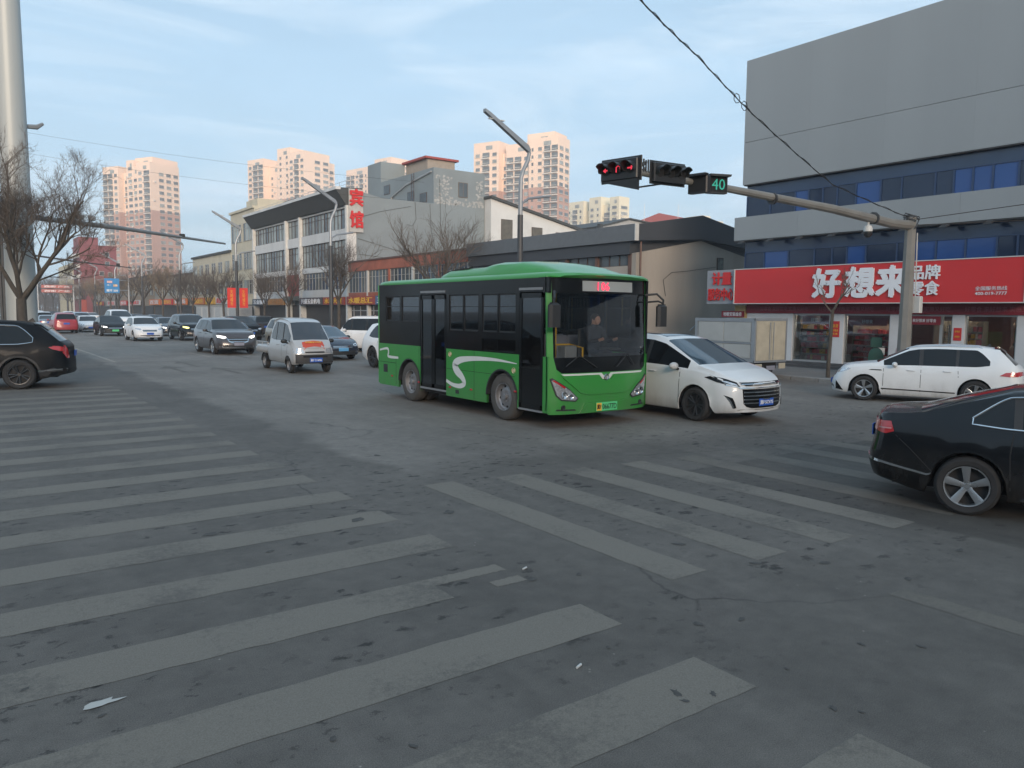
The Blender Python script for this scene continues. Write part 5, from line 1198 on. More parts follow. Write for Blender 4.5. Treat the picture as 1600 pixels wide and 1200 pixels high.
for s in (-1, 1):
    hp = [(s * 1.225, .93), (s * 1.19, .95), (s * .86, .74), (s * .66, .56), (s * .72, .50), (s * 1.03, .53), (s * 1.13, .62)]
    fpanel(hp, BLKP, 'headlight_housing', off=.010, th=.02, step=.1)
    hl = fpanel([(s * 1.205, .90), (s * 1.17, .915), (s * .86, .715), (s * .69, .565), (s * .74, .525), (s * 1.02, .55), (s * 1.11, .63)], LAMPC, 'headlight', off=.018, th=.01, step=.08)
    for (y, z, r_) in ((.98, .63, .065), (.84, .60, .05)):
        MB().lathe([(r_, 0), (r_, .02), (r_ * .8, .012), (.001, .004)], axis='x', n=16).build('lamp_lens', CHROME, hl, True, loc=(FX(y, z) + .014, s * y, z))
    fpanel([(s * 1.20, .90), (s * 1.17, .912), (s * .95, .775), (s * .98, .755)], LAMPR, 'turn_signal', off=.024, th=.01, step=.08)
    MB().lathe([(.045, -.01), (.045, .012), (.03, .008), (.001, .004)], axis='x', n=14).build('fog_lamp', BLKP, bus, True, loc=(FX(.98, .40) + .004, s * .98, .40))
    fpanel([(s * .70, .33), (s * 1.12, .34), (s * 1.10, .37), (s * .72, .36)], BLKP, 'bumper_vent', off=.005, th=.01)
fpanel([(-.60, .275), (.60, .275), (.50, .47), (-.50, .47)], P_GREEN, 'bumper_step', off=.03, th=.04)
pl = MB().bbox(-.008, .008, -.27, .27, -.08, .08, .005).build('number_plate', PGREEN, bus, loc=(FX(0, .38) + .045, 0, .38))
MB().box(.008, .010, -.262, -.14, -.072, .072).build('plate_field', PYEL, pl)
text('冀F', .10, .09, (.0105, -.20, 0), (0, 1, 0), (0, 0, 1), BLACKPR, pl, ext=.002, bold=.02)
text('06677D', .36, .10, (.009, .065, 0), (0, 1, 0), (0, 0, 1), BLACKPR, pl, ext=.002, bold=.02)
# wipers
for (ya, yb, zb_) in ((-.25, -.95, 1.14), (.25, .75, 1.12)):
    MB().tube([(FX(ya, 1.1) + .03, ya, 1.12), (FX((ya + yb) / 2, 1.3) + .03, (ya * .4 + yb * .6), 1.36), (FX(yb, 1.2) + .02, yb, zb_ + .02)], .010, 5).build('wiper', BLKP, bus)
# mirrors
for s in (-1, 1):
    a = MB().tube([(3.46, s * 1.14, 2.50), (3.62, s * 1.30, 2.52), (3.72, s * 1.38, 2.40), (3.70, s * 1.38, 2.2)], .022, 6); a.tube([(3.46, s * 1.18, 2.36), (3.64, s * 1.32, 2.38), (3.70, s * 1.38, 2.34)], .018, 6)
    ao = a.build('mirror_arm', BLKP, bus, True)
    MB().bbox(-.07, .06, -.13, .13, -.22, .22, .045).build('door_mirror', BLKP, ao, True, loc=(3.70, s * 1.36, 2.10))
# ---- doors on the right side
def door_leaf(a, b, zb_=.40, solid=.0):
    y = -BH + .02
    fr = MB()
    for (u0, u1, w0, w1) in ((a, b, zb_, zb_ + .09), (a, b, ZT - .09, ZT + .02), (a, a + .06, zb_, ZT), (b - .06, b, zb_, ZT)): fr.box(bx(u0), bx(u1), y - .02, y + .02, w0, w1)
    if solid > 0: fr.box(bx(a + .05), bx(b - .05), y - .012, y + .012, zb_ + .08, solid)
    d = fr.build('door', BLKG, bus)
    MB().box(bx(a + .06), bx(b - .06), y - .004, y + .004, max(zb_ + .09, solid), ZT - .09).build('door_glass', BGLD if solid == 0 else BGL, d)
    return d
for a, b in ((DM[0] + .02, (DM[0] + DM[1]) / 2 - .01), ((DM[0] + DM[1]) / 2 + .01, DM[1] - .02)):
    d = door_leaf(a, b, .42)
    for z in (1.05, 1.35, 1.65):
        MB().tube([(bx(a + .12), -BH + .07, z + .22), (bx(b - .14), -BH + .07, z - .03)], .014, 6).build('grab_bar', mat('bar_white', (.5, .5, .48), .4), d, True)
d = door_leaf(DF[0] + .01, DF[1] - .01, .33, 1.10)
for z in (1.15, 1.55, 1.9):
    MB().tube([(bx(6.12), -BH + .07, z - .2), (bx(6.64), -BH + .07, z + .2)], .014, 6).build('grab_bar', mat('bar_tan', (.42, .30, .14), .4), d, True)
ds = MB(); ds.box(bx(DM[0]), bx(DM[1]), -BH - .006, -BH + .02, .37, .41); ds.box(bx(DF[0]), bx(DF[1]), -BH - .006, -BH + .02, .29, .325); ds.build('door_sill', GREYT, bus)
dh = MB(); dh.box(bx(DM[0] + .03), bx(DM[1] - .03), -BH - .015, -BH - .003, 2.555, 2.60); dh.box(bx(DF[0] + .0), bx(DF[1] - .02), -BH - .015, -BH - .003, 2.555, 2.60); dh.build('door_header', GREYT, bus)
# ---- white swoosh print on the green skin, marker lamps, seams
PW = mat('swoosh_print', (.66, .68, .66), .35, var=.04)
def ribbon(pts):
    L_, R_ = [], []
    for i_, (x, z, w) in enumerate(pts):
        a = pts[max(i_ - 1, 0)]; b = pts[min(i_ + 1, len(pts) - 1)]; dx, dz = b[0] - a[0], b[1] - a[1]; l = math.hypot(dx, dz); nx, nz = -dz / l * w / 2, dx / l * w / 2
        L_.append((bx(x + nx), -BH - .004, z + nz)); R_.append((bx(x - nx), -BH - .004, z - nz))
    k = len(pts); MB().add(L_ + R_, [(i_, i_ + 1, k + i_ + 1, k + i_) for i_ in range(k - 1)]).build('swoosh', PW, bus)
def dense(P, n=6):
    out = []
    for i_ in range(len(P) - 1):
        p0, p1, p2, p3 = P[max(i_ - 1, 0)], P[i_], P[i_ + 1], P[min(i_ + 2, len(P) - 1)]
        for k in range(n):
            t = k / n; out.append(tuple(.5 * (2 * b + (c - a) * t + (2 * a - 5 * b + 4 * c - d) * t * t + (3 * b - a - 3 * c + d) * t ** 3) for a, b, c, d in zip(p0, p1, p2, p3)))
    return out + [P[-1]]
ribbon(dense([(.08, 1.16, .045), (.32, 1.20, .05), (.52, 1.21, .06), (.56, 1.12, .06), (.53, 1.03, .06), (.66, 1.01, .065), (.90, 1.01, .06), (1.08, 1.01, .05)]))
ribbon(dense([(3.34, .635, .07), (3.60, .565, .08), (3.90, .555, .10), (4.08, .63, .12), (3.98, .76, .15), (3.78, .88, .20), (3.70, 1.00, .20), (3.86, 1.10, .15), (4.20, 1.155, .11), (4.70, 1.185, .085), (5.30, 1.19, .055), (5.96, 1.155, .015)]))
for s_, z in ((3.50, 1.22), (5.86, 1.02)):
    m_ = MB().lathe([(.055, 0), (.055, .012), (.035, .016), (.03, .008), (.001, .006)], axis='y', n=16).build('door_button', mat('button_cream', (.6, .5, .35), .5), bus, True, loc=(bx(s_), -BH - .014, z))
for s_, z in ((2.1, .50), (4.35, .52), (5.92, .62), (.75, .55), (3.5, .5)):
    MB().bbox(-.04, .04, -.008, .008, -.018, .018, .004).build('marker_lamp', LAMPR, bus, loc=(bx(s_), -BH - .008, z))
for a, z0, z1 in ((2.10, .32, 1.33), (4.45, .32, 1.33), (.95, .35, 1.0)): MB().box(bx(a), bx(a + .010), -BH - .0015, -BH + .003, z0, z1).build('panel_seam', GAP, bus)
MB().box(bx(.08), bx(.95), -BH - .0015, -BH + .003, 1.0 - .13, 1.0 - .12).build('panel_seam', GAP, bus)
MB().box(bx(3.35), bx(5.90), -BH - .0015, -BH + .003, .895, .903).build('panel_seam', GAP, bus)
MB().box(bx(.28), bx(.50), -BH - .003, -BH + .003, .62, .82).build('intake_vent', BLKP, bus)
MB().box(bx(3.72), bx(3.86), -BH - .003, -BH + .003, .38, .46).build('fuel_flap', BLKP, bus)
# ================================================================== STREET FURNITURE
POLEM = mat('pole_concrete_grey', (.21, .205, .19), .6, .2, var=.15, scale=2, stain=.3); POLED = mat('pole_dark', (.055, .058, .062), .55, .3, var=.15); LAMPG = mat('lamp_grey', (.26, .28, .30), .45, .4, var=.1)
SIGB = mat('signal_black', (.016, .017, .019), .45, var=.2, scale=5); SIGRED = mat('signal_red_lit', (.9, .05, .09), .5, var=0, emit=.75); SIGGRN = mat('signal_green_lit', (.02, .40, .30), .5, var=0, emit=.18); LENS = mat('signal_lens', (.02, .021, .023), .7, var=.1, spec=.15)
tp = thing('traffic_light_pole', 'grey octagonal pole before the snack shop, its long arm reaching left over the road', 'traffic pole', (23.45, 12.0, .12))
MB().cyl((0, 0, 0), (0, 0, 4.95), .21, .155, 8).build('pole', POLEM, tp)
MB().bbox(-.3, .3, -.3, .3, 0, .06, .02).build('base_plate', POLEM, tp)
ar = MB().tube([(.05, 0, 4.72), (-1.2, 0, 4.70), (-4.2, 0, 4.86), (-8.9, 0, 4.97), (-12.1, 0, 5.02)], [.15, .135, .115, .085, .06], 10); ar.build('mast_arm', POLEM, tp, True)
cl_ = MB()
for x, r_ in ((-2.1, .15), (-6.8, .125)): cl_.cyl((x - .03, 0, 4.77 + (.12 if x < -5 else 0)), (x + .03, 0, 4.77 + (.12 if x < -5 else 0)), r_ * 1.18, n=10)
cl_.tube([(-.1, -.18, 4.6), (.2, -.15, 4.9), (0, .18, 5.1), (-.25, .1, 4.95), (-.1, -.2, 4.85), (.2, .1, 4.7)], .02, 5); cl_.tube([(.16, .05, 4.5), (.25, -.05, 4.7), (.1, -.2, 4.95), (-.2, 0, 5.05)], .015, 5)
for k in range(8): cl_.tube([(.15 * math.cos(k), .15 * math.sin(k), 4.75 + .03 * k), (.2 * math.cos(k + 1.2), .2 * math.sin(k + 1.2), 4.9 + .02 * k), (.14 * math.cos(k + 2.4), .14 * math.sin(k + 2.4), 5.0)], .014, 4)
cl_.build('cable_clamp', POLED, tp)['kind'] = 'stuff'
MB().bbox(-.06, .12, -.14, .12, 2.1, 2.6, .02).build('junction_box', TRIMW, tp, loc=(.16, -.22, 0))
MB().tube([(.18, -.12, 4.5), (.20, -.14, 3.2), (.19, -.16, 2.6)], .018, 5).build('conduit', TRIMW, tp)
cm = MB().cyl((0, 0, .0), (0, 0, -.18), .03, n=6); cm.lathe([(.001, -.12), (.09, -.14), (.12, -.22), (.12, -.30)], axis='z', n=14); cmo = cm.build('camera_housing', TRIMW, tp, True, loc=(-2.35, 0, 4.68)); MB().lathe([(.11, -.30), (.11, -.38), (.07, -.45), (.001, -.47)], axis='z', n=14).build('camera_dome', SIGB, cmo, True)
def signal_head(lab, x, yaw, z, n=3, glyphs='', w=1.16, tilt=0.0, low=False):
    t = thing('traffic_signal', lab, 'traffic light', (23.45 + x, 12.0 - .15, .12 + z), yaw); t.scale = (.78, .78, .78)     # local -Y is the way it looks
    h = .26; b = MB().bbox(-w / 2, w / 2, -.10, .12, -h, h, .03); b.bbox(-w / 2 - .06, w / 2 + .06, .03, .06, -h - .06, h + .06, .01); b.build('signal_body', SIGB, t)
    for k in range(n):
        cx = -w / 2 + w / n * (k + .5); vz = MB(); R0 = .165
        A = [(cx + R0 * math.cos(a), -.10, R0 * math.sin(a)) for a in [R(-30) + R(240) * q / 12 for q in range(13)]]; Bv = [(p[0], -.10 - (.30 if 2 < i < 10 else .16), p[2] * .98) for i, p in enumerate(A)]
        A2 = [(p[0] * 1 - (p[0] - cx) * .06, p[1], p[2] * .94) for p in A]; B2 = [(p[0] - (p[0] - cx) * .06, p[1], p[2] * .94) for p in Bv]; m_ = 13
        vz.add(A + Bv + A2 + B2, [(i, i + 1, m_ + i + 1, m_ + i) for i in range(12)] + [(2 * m_ + i, 3 * m_ + i, 3 * m_ + i + 1, 2 * m_ + i + 1) for i in range(12)] + [(m_ + i, m_ + i + 1, 3 * m_ + i + 1, 3 * m_ + i) for i in range(12)])
        vz.build('visor', SIGB, t)
        MB().lathe([(.001, 0), (.12, 0), (.15, .008)], axis='y', n=18).build('lens', LENS, t, loc=(cx, -.105, 0))
        g = glyphs[k] if k < len(glyphs) else ' '
        def arrow(dx, dz, s=.1): 
            a = MB(); px_, pz = -dz, dx
            a.add([(cx - dx * s + px_ * .018, -.115, -dz * s + pz * .018), (cx - dx * s - px_ * .018, -.115, -dz * s - pz * .018), (cx + dx * s * .3 - px_ * .018, -.115, dz * s * .3 - pz * .018), (cx + dx * s * .3 + px_ * .018, -.115, dz * s * .3 + pz * .018)], [(0, 1, 2, 3)])
            a.add([(cx + dx * s, -.115, dz * s), (cx + px_ * .065 + dx * s * .1, -.115, pz * .065 + dz * s * .1), (cx - px_ * .065 + dx * s * .1, -.115, -pz * .065 + dz * s * .1)], [(0, 1, 2)]); a.build('signal_arrow', SIGRED, t)
        if g == '<': arrow(-1, 0)
        if g == '>': arrow(1, 0)
        if g == '^': arrow(0, 1)
        if g == 'U': MB().tube([(cx - .06, -.115, -.08), (cx - .06, -.115, .05), (cx, -.115, .09), (cx + .06, -.115, .05), (cx + .06, -.115, -.05)], .014, 4).build('signal_arrow', SIGRED, t)
    if low: MB().add([(-w / 2 - .02, -.08, -h - .02), (w / 2, -.08, -h - .02), (w / 2, -.08, -h - .32), (-w / 2 + .3, -.08, -h - .10), (-w / 2 - .02, .02, -h - .02), (w / 2, .02, -h - .02), (w / 2, .02, -h - .32), (-w / 2 + .3, .02, -h - .10)], [(0, 1, 2, 3), (7, 6, 5, 4), (0, 4, 5, 1), (1, 5, 6, 2), (2, 6, 7, 3), (3, 7, 4, 0)]).build('lower_shield', SIGB, t)
    return t
signal_head('leftmost traffic signal head at the arm tip showing red arrows', -12.15, R(-78), 4.97, 3, '<U>', low=True)
signal_head('middle traffic signal head on the arm with all three lamps nearly dark', -10.72, R(-6), 5.05, 3, '   ')
br_ = MB().tube([(-11.5, .05, 4.95), (-11.35, -.05, 5.1), (-11.2, .1, 5.0), (-11.4, .15, 5.2), (-11.25, 0, 5.25), (-11.45, -.08, 5.15)], .03, 5); br_.tube([(-12.2, .1, 4.78), (-11.4, .12, 4.72), (-10.6, .1, 4.88)], .02, 5)
for k in range(6): br_.cyl((-11.52 + .07 * k, -.05, 5.02), (-11.52 + .07 * k, -.05, 5.30 - .02 * (k % 2)), .022, n=6)
br_.build('signal_bracket', POLED, tp)['kind'] = 'stuff'
def timer(lab, x, yaw, z, digits):
    t = thing('countdown_display', lab, 'signal timer', (23.45 + x, 11.85, .12 + z), yaw); t.scale = (.82, .82, .82)
    b = MB().bbox(-.30, .30, -.10, .12, -.24, .24, .03); b.prism([(-.33, .26), (.33, .26), (.30, .20), (-.30, .20)], -.26, -.06, lambda a, b_, d: (a, d, b_)); b.build('display_body', SIGB, t); MB().box(-.27, .27, -.108, -.101, -.20, .20).build('display_face', LENS, t)
    if digits: text(digits, .40, .30, (0, -.112, 0), (1, 0, 0), (0, 0, 1), SIGGRN, t, ext=.002, bold=-.015)
    return t
timer('rear black countdown box behind the one showing green digits', -9.72, R(-80), 4.92, ''); timer('black countdown box on the signal arm showing green 40', -9.12, R(-22), 4.97, '40')
# span cables from the pole
CAB = mat('cable_black', (.012, .012, .013), .7)
def cable(pts, r, lab, name='overhead_cable', n=14, sag=.0, loops=False):
    P = []
    for a, b in zip(pts, pts[1:]):
        a, b = Vector(a), Vector(b)
        for i in range(n): t = i / n; q = a.lerp(b, t); q.z -= sag * 4 * t * (1 - t); P.append(q)
    P.append(Vector(pts[-1])); m = MB().tube(P, r, 5)
    if loops:
        for f in (.44, .47): 
            q = P[int(len(P) * f)]; m.tube([(q.x + .1 * math.cos(a), q.y, q.z + .1 * math.sin(a)) for a in [k * .9 for k in range(8)]], r * .8, 4)
        m.tube([q + Vector((0, 0, .03 * math.sin(i * 1.7))) + Vector((.02, 0, 0)) for i, q in enumerate(P)], r * .7, 4)
    return m.build(name, CAB, label=lab, cat='cable')
def at_px(px, py, t):
    cp, sp_ = math.cos(PITCH), math.sin(PITCH); u = (px - 800) / 1200; v = (600 - py) / 1200; u, v = u * math.cos(ROLL) - v * math.sin(ROLL), u * math.sin(ROLL) + v * math.cos(ROLL)
    f = cp + v * sp_; up = -sp_ + v * cp; s, c = math.sin(YAW), math.cos(YAW); return Vector(((f * s + u * c) * t, (f * c - u * s) * t, EYE + up * t))
cable([(23.4, 12.0, 5.05), (19.15, 11.96, 5.61), (14.57, 11.04, 6.5), (11.36, 9.93, 6.88), (8.91, 8.99, 7.02), (5.5, 7.6, 7.3)], .011, 'black twisted cable rising from the signal pole to the upper edge of the picture', loops=True, sag=.02)
cable([(23.5, 12.0, 5.0), (27.6, 6.0, 5.9)], .012, 'upper thin cable from the signal pole to the grey building on the right')
cable([(23.5, 12.0, 4.85), (26.9, 8.0, 5.0)], .012, 'lower thin cable from the signal pole to the grey building on the right')
# ---- street lamps
def lamp_mesh():
    t = thing('street_lamp', 'x', 'street lamp', group='street lamps along the right pavement')
    MB().cyl((0, 0, .12), (0, 0, 7.0), .17, .14, 10).build('lower_pole', POLED, t)
    MB().tube([(0, 0, 7.0), (0, 0, 8.3), (.02, 0, 8.8), (.15, 0, 9.2), (.42, 0, 9.7), (.52, 0, 10.1), (.42, 0, 10.32)], [.11, .11, .105, .10, .10, .10, .10], 8).build('upper_pole', LAMPG, t, True)
    a = MB(); a.prism([(.50, 10.10), (.55, 10.25), (.42, 10.45), (-1.9, 11.72), (-2.2, 11.85), (-2.2, 11.70), (-1.85, 11.50), (.25, 10.25)], -.11, .11, lambda x, z, d: (x, d, z)); a.build('lamp_arm', LAMPG, t)
    MB().box(-1.9, -1.0, -.09, .09, 0, .03).build('lamp_panel', mat('lamp_diffuser', (.55, .56, .55), .4), t, loc=(-.05, 0, 11.42))
    MB().tube([(.03, 0, 7.1), (.12, 0, 7.6), (.5, 0, 7.85), (1.3, 0, 8.0), (1.9, 0, 8.1)], [.06, .06, .06, .07, .06], 6).build('side_arm', LAMPG, t, True)
    return t
lamp0 = lamp_mesh(); LAMPS = []
labs = ['nearest and tallest street lamp, rising behind the bus roof', 'second street lamp, in front of the hotel strip windows', 'third street lamp, with a pair of red banners on its post', 'fourth street lamp, before the cream three-storey building']
for k in range(9):
    l_ = lamp0 if k == 0 else copy_tree(lamp0); l_.location = (23.3, 31.6 + 24.15 * k, 0); l_['label'] = labs[k] if k < 4 else ['fifth street lamp from the near one, before the pink tower', 'sixth street lamp, small against the tower', 'seventh street lamp, beside the blue direction sign', 'eighth street lamp, thin line against the red building', 'farthest street lamp, against the red building'][k - 4]
    l_.rotation_euler = (0, 0, R((0, 3, -2, 4, -5, 2, 0, 3, 1)[k])); LAMPS.append(l_)
for i, (x, lab) in enumerate(((22.72, 'left red banner with yellow characters on the third lamp post'), (23.92, 'right red banner with yellow characters on the third lamp post'))):
    t = thing('street_banner', lab, 'banner', (x, 79.75, 2.3)); MB().box(-.42, .42, -.015, .015, 0, 2.0).build('banner_cloth', mat('banner_red', (.68, .04, .03), .7, var=.08), t); text('文\n明\n城\n市', .28, 1.6, (0, -.02, 1.0), *FACE_Y, YELPR, t, ext=.004); MB().cyl((-.5 if i else .5, 0, 2.0), (.45 if not i else -.45, 0, 2.0), .015, n=5).build('banner_rod', POLED, t)
# ---- left: tall mast, pedestal, control cabinet, signal arm
MASTM = mat('mast_grey_green', (.40, .42, .41), .5, .1, var=.1, scale=.8, streak=True, stain=.1)
ms = thing('tall_mast', 'very tall pale steel mast with ladder cable at the left edge, on a beige pedestal', 'mast', (2.02, 33.6, .12))
MB().cyl((0, 0, 1.2), (0, 0, 30), .50, .28, 20, caps=True).build('mast_tube', MASTM, ms, True)
PED = mat('pedestal_beige', (.34, .33, .29), .8, var=.15, stain=.25); pm = MB(); pm.bbox(-1.5, .75, -.9, .9, 0, .95, .03); pm.bbox(-1.4, .55, -.75, .75, .95, 1.35, .03); pm.build('pedestal', PED, ms)
MB().box(-1.0, .35, -.92, -.902, .25, .62).build('access_panel', mat('pedestal_panel', (.28, .27, .24), .8), ms)
lc = MB().tube([(-.62, -.1, .9), (-.60, -.1, 14), (-.45, -.1, 30)], .05, 6); lc.tube([(-.82, -.1, .9), (-.80, -.1, 14), (-.62, -.1, 30)], .03, 5)
for k in range(60): lc.tube([(-.82 + .006 * k * .5, -.1, 1.2 + .48 * k), (-.60 + .004 * k, -.1, 1.2 + .48 * k)], .015, 4)
lc.build('cable_ladder', POLED, ms)['kind'] = 'stuff'
MB().tube([(-2.5, 0, 8.4), (0, 0, 8.55), (.75, 0, 8.6), (.95, 0, 8.75)], [.07, .06, .09, .05], 6).build('lamp_bracket', LAMPG, ms, True)
ta = thing('signal_arm', 'long thin grey signal arm crossing in front of the leftmost tower', 'signal arm', (1.9, 35.2, .12))
MB().cyl((-.3, 0, 0), (-.3, 0, 5.7), .16, .12, 8).build('pole', POLED, ta); MB().tube([(-.3, 0, 5.55), (4, 1.7, 5.45), (9.0, 3.9, 5.22)], [.11, .09, .045], 8).build('mast_arm', mat('arm_grey', (.16, .18, .19), .5, .2), ta, True)
for x in (2.0, 2.45, 2.9):
    b = MB().bbox(-.13, .13, -.18, .12, .12, .30, .03); b.cyl((0, 0, -.02), (0, 0, .14), .02, n=5); b.build('camera_housing', LAMPG, ta, loc=(x, .4 * x + .1, 5.52), )
MB().bbox(-.12, .12, -.08, .08, .02, .16, .02).build('sensor_box', SIGB, ta, loc=(6.8, 2.95, 5.32))
ta2 = thing('signal_arm', 'farther and lower signal arm pointing at the red building', 'signal arm', (4.0, 78, .12))
MB().cyl((0, 0, 0), (0, 0, 6.6), .14, .1, 8).build('pole', POLED, ta2); MB().tube([(0, 0, 6.7), (5, .3, 6.1), (9.4, .5, 5.75)], [.09, .07, .04], 6).build('mast_arm', POLED, ta2, True); MB().bbox(-.15, .15, -.08, .08, .02, .3, .02).build('sensor_box', SIGB, ta2, loc=(8.3, .45, 5.8))
# ---- blue direction sign, brown-white sign, red totem
ds_ = thing('direction_sign', 'blue road direction sign with white and orange panels on a bracket arm', 'road sign', (22.9, 137, 0)); BLUS = mat('sign_road_blue', (.03, .22, .50), .5)
MB().cyl((0, 0, .1), (0, 0, 7.0), .16, .13, 8).build('pole', LAMPG, ds_); MB().tube([(0, 0, 6.6), (-3.4, 0, 6.6)], .07, 6).tube([(0, 0, 5.0), (-3.4, 0, 5.0)], .07, 6).build('bracket_arm', LAMPG, ds_)
MB().bbox(-3.5, -1.35, -.12, -.06, 4.55, 6.85, .03).build('sign_panel', BLUS, ds_)
for (x, z, w, h, m_) in ((-2.75, 6.3, .75, .35, mat('sign_pink', (.65, .30, .28), .5)), (-1.95, 5.75, .6, .35, mat('sign_tan', (.6, .35, .15), .5))): MB().box(x - w / 2, x + w / 2, -.13, -.121, z - h / 2, z + h / 2).build('sign_field', m_, ds_)
text('← →', 1.5, .22, (-2.4, -.13, 5.8), *FACE_Y, WHITE, ds_, ext=.004, bold=.03); text('南环 200', 1.6, .38, (-2.42, -.13, 4.95), *FACE_Y, WHITE, ds_, ext=.004, bold=.03); text('解放路', .7, .24, (-2.75, -.135, 6.3), *FACE_Y, WHITE, ds_, ext=.004)
bs_ = thing('direction_sign', 'faded maroon and white tourist sign among the trees, left of the blue sign', 'road sign', (22.6, 205, 0)); MB().cyl((0, 0, .1), (0, 0, 7), .16, n=6).build('pole', LAMPG, bs_)
for z in (5.6, 6.6): MB().box(-6.4, -.3, -.1, -.04, z, z + .72).build('sign_panel', mat('sign_maroon_white', (.42, .12, .10), .6), bs_); text('西街 中心广场', 5.2, .42, (-3.3, -.11, z + .36), *FACE_Y, WHITE, bs_, ext=.004, bold=.02) if False else text('西街 广场', 5.0, .42, (-3.3, -.11, [5.96, 6.96][z > 6]), *FACE_Y, WHITE, bs_, ext=.004, bold=.02)
rt = thing('advert_totem', 'small upright red and white pillar sign by the far pavement', 'pillar sign', (22.6, 188, .12)); MB().bbox(-.5, .5, -.2, .2, 1.2, 3.8, .05).build('sign_panel', SRD, rt); MB().bbox(-.7, .7, -.18, .18, 0, 1.2, .05).build('base', TRIMW, rt)
gs_ = thing('road_gantry', 'distant gantry sign with red and white lettering left of the far trees', 'road sign', (12, 300, 0)); MB().cyl((4.2, 0, 0), (4.2, 0, 12), .25, n=6).tube([(4.2, 0, 10), (-5, 0, 10)], .15, 5).build('gantry_frame', LAMPG, gs_); MB().box(-5.5, 2.5, -.1, -.02, 8.6, 10.6).build('sign_panel', mat('sign_maroon_white', (.42, .12, .10), .6), gs_); text('欢迎光临', 6.6, 1.2, (-1.5, -.12, 9.6), *FACE_Y, WHITE, gs_, ext=.01, bold=.02)
MB().cyl((0, 0, 0), (0, 0, 9.5), .14, .1, 6).build('street_pole', LAMPG, loc=(15.5, 205, 0), label='thin pale pole standing far down the street, left of the tourist sign', cat='pole')
# overhead service wires near the towers
for (a, b, lab) in (((22.5, 40, 9.6), (1.0, 58, 13.3), 'upper overhead wire crossing in front of the leftmost tower'), ((22.5, 42, 8.8), (1.0, 60, 12.4), 'lower overhead wire crossing in front of the leftmost tower'), ((27, 62, 11.4), (27, 96, 12.2), 'service wire along the hotel eave')): cable([a, b], .006, lab, sag=.35)
# pale roller-door enclosure behind the banners
for k in range(6):
    enc = thing('kiosk', ['nearest', 'second', 'third', 'fourth', 'fifth', 'farthest'][k] + ' of the pale grey metal kiosks behind the young trees left of the banners', 'kiosk', (25.4, 86 + 2.8 * k, .12), group='pale metal kiosks on the pavement')
    MB().bbox(-.9, .9, -1.35, 1.35, 0, 2.35, .03).build('kiosk_wall', mat('kiosk_grey', (.44, .45, .45), .6, var=.1, rnd=.08), enc); MB().box(-.915, -.902, -1.1, 1.1, .1, 2.1).build('shutter', mat('shutter_pale', (.38, .39, .39), .5, var=.1), enc); MB().bbox(-1.0, 1.0, -1.38, 1.38, 2.351, 2.43, .02).build('kiosk_roof', TRIMW, enc)
# ================================================================== TREES
BARK = mat('bark', (.075, .064, .053), .9, var=.35, scale=5, bump=.5, bscale=20); TWIG = mat('twig', (.105, .086, .072), .9, var=.3); TWIGW = mat('twig_warm', (.20, .145, .09), .9, var=.3)
def tree_meshes(seed, h_fork, r0, limbs, reach, up, depth=4, kids=(4, 5, 5, 4), bias=(0, 0), tw=.012, droop=0.0, m2=None, lean=0.0):
    r = random.Random(seed); tr, cr = MB(), MB()
    def seg(b, p, d, L, ra, rb, n, wob):
        pts = [p.copy()]; rs = [ra]
        for i in range(1, n + 1):
            d = (d + Vector((r.uniform(-wob, wob), r.uniform(-wob, wob), r.uniform(-wob, wob) + up * .04 - droop * .03 * i))).normalized(); p = p + d * (L / n); pts.append(p.copy()); rs.append(ra + (rb - ra) * i / n)
        b.tube(pts, rs, 7 if ra > .05 else (4 if ra > .012 else 3), caps=False); return pts, d
    base, d = seg(tr, Vector((0, 0, -.1)), Vector((lean, 0, 1)).normalized(), h_fork + .1, r0 * 1.25, r0, 4, .03)
    def grow(p, d, L, ra, lv):
        big = ra > .035
        pts, dd = seg(tr if big else cr, p, d, L, ra, ra * .55 if lv < depth else ra * .4, 5 if lv < 3 else 3, .10 + .05 * lv)
        if lv >= depth: return
        nk = kids[min(lv, len(kids) - 1)]
        for k in range(nk):
            f = .30 + .70 * (k + r.random()) / nk; i = min(len(pts) - 2, int(f * (len(pts) - 1))); q = pts[i].lerp(pts[i + 1], f * (len(pts) - 1) - i)
            ax = Vector((r.gauss(0, 1), r.gauss(0, 1), r.gauss(0, 1))).normalized(); nd = (dd + ax * r.uniform(.55, .95) + Vector((bias[0], bias[1], up * .22))).normalized()
            grow(q, nd, L * r.uniform(.48, .75), max(tw * .32, ra * r.uniform(.40, .56)), lv + 1)
    top = base[-1]
    for k in range(limbs):
        a = 2 * math.pi * (k + r.uniform(-.25, .25)) / limbs; o_ = Vector((math.cos(a), math.sin(a), 0)); nd = (o_ * r.uniform(.45, .85) + Vector((bias[0], bias[1], 1.0))).normalized()
        grow(top - Vector((0, 0, r.uniform(0, h_fork * .08))), nd, reach * r.uniform(.8, 1.1), r0 * r.uniform(.52, .66), 1)
    return tr.mesh('trunk', BARK, True, 60, fix=False), cr.mesh('branches', m2 or TWIG, False, fix=False)
def tree(name, lab, ms_, x, y, s=1, rz=0, group=None, z=.1):
    t = thing(name, lab, 'tree', (x, y, z), rz, group); t.scale = (s, s, s); mesh_obj('trunk', ms_[0], t); c = mesh_obj('crown', ms_[1], t); c['kind'] = 'stuff'; return t
big = tree_meshes(23, 2.35, .155, 5, 2.45, 1.3, depth=7, kids=(4, 4, 4, 4, 4, 4, 3), bias=(.05, .0), tw=.011)
tree('bare_tree', 'large bare street tree with a dark forked trunk in front of the pale mast', big, 1.86, 30.9, 1.0, .6)
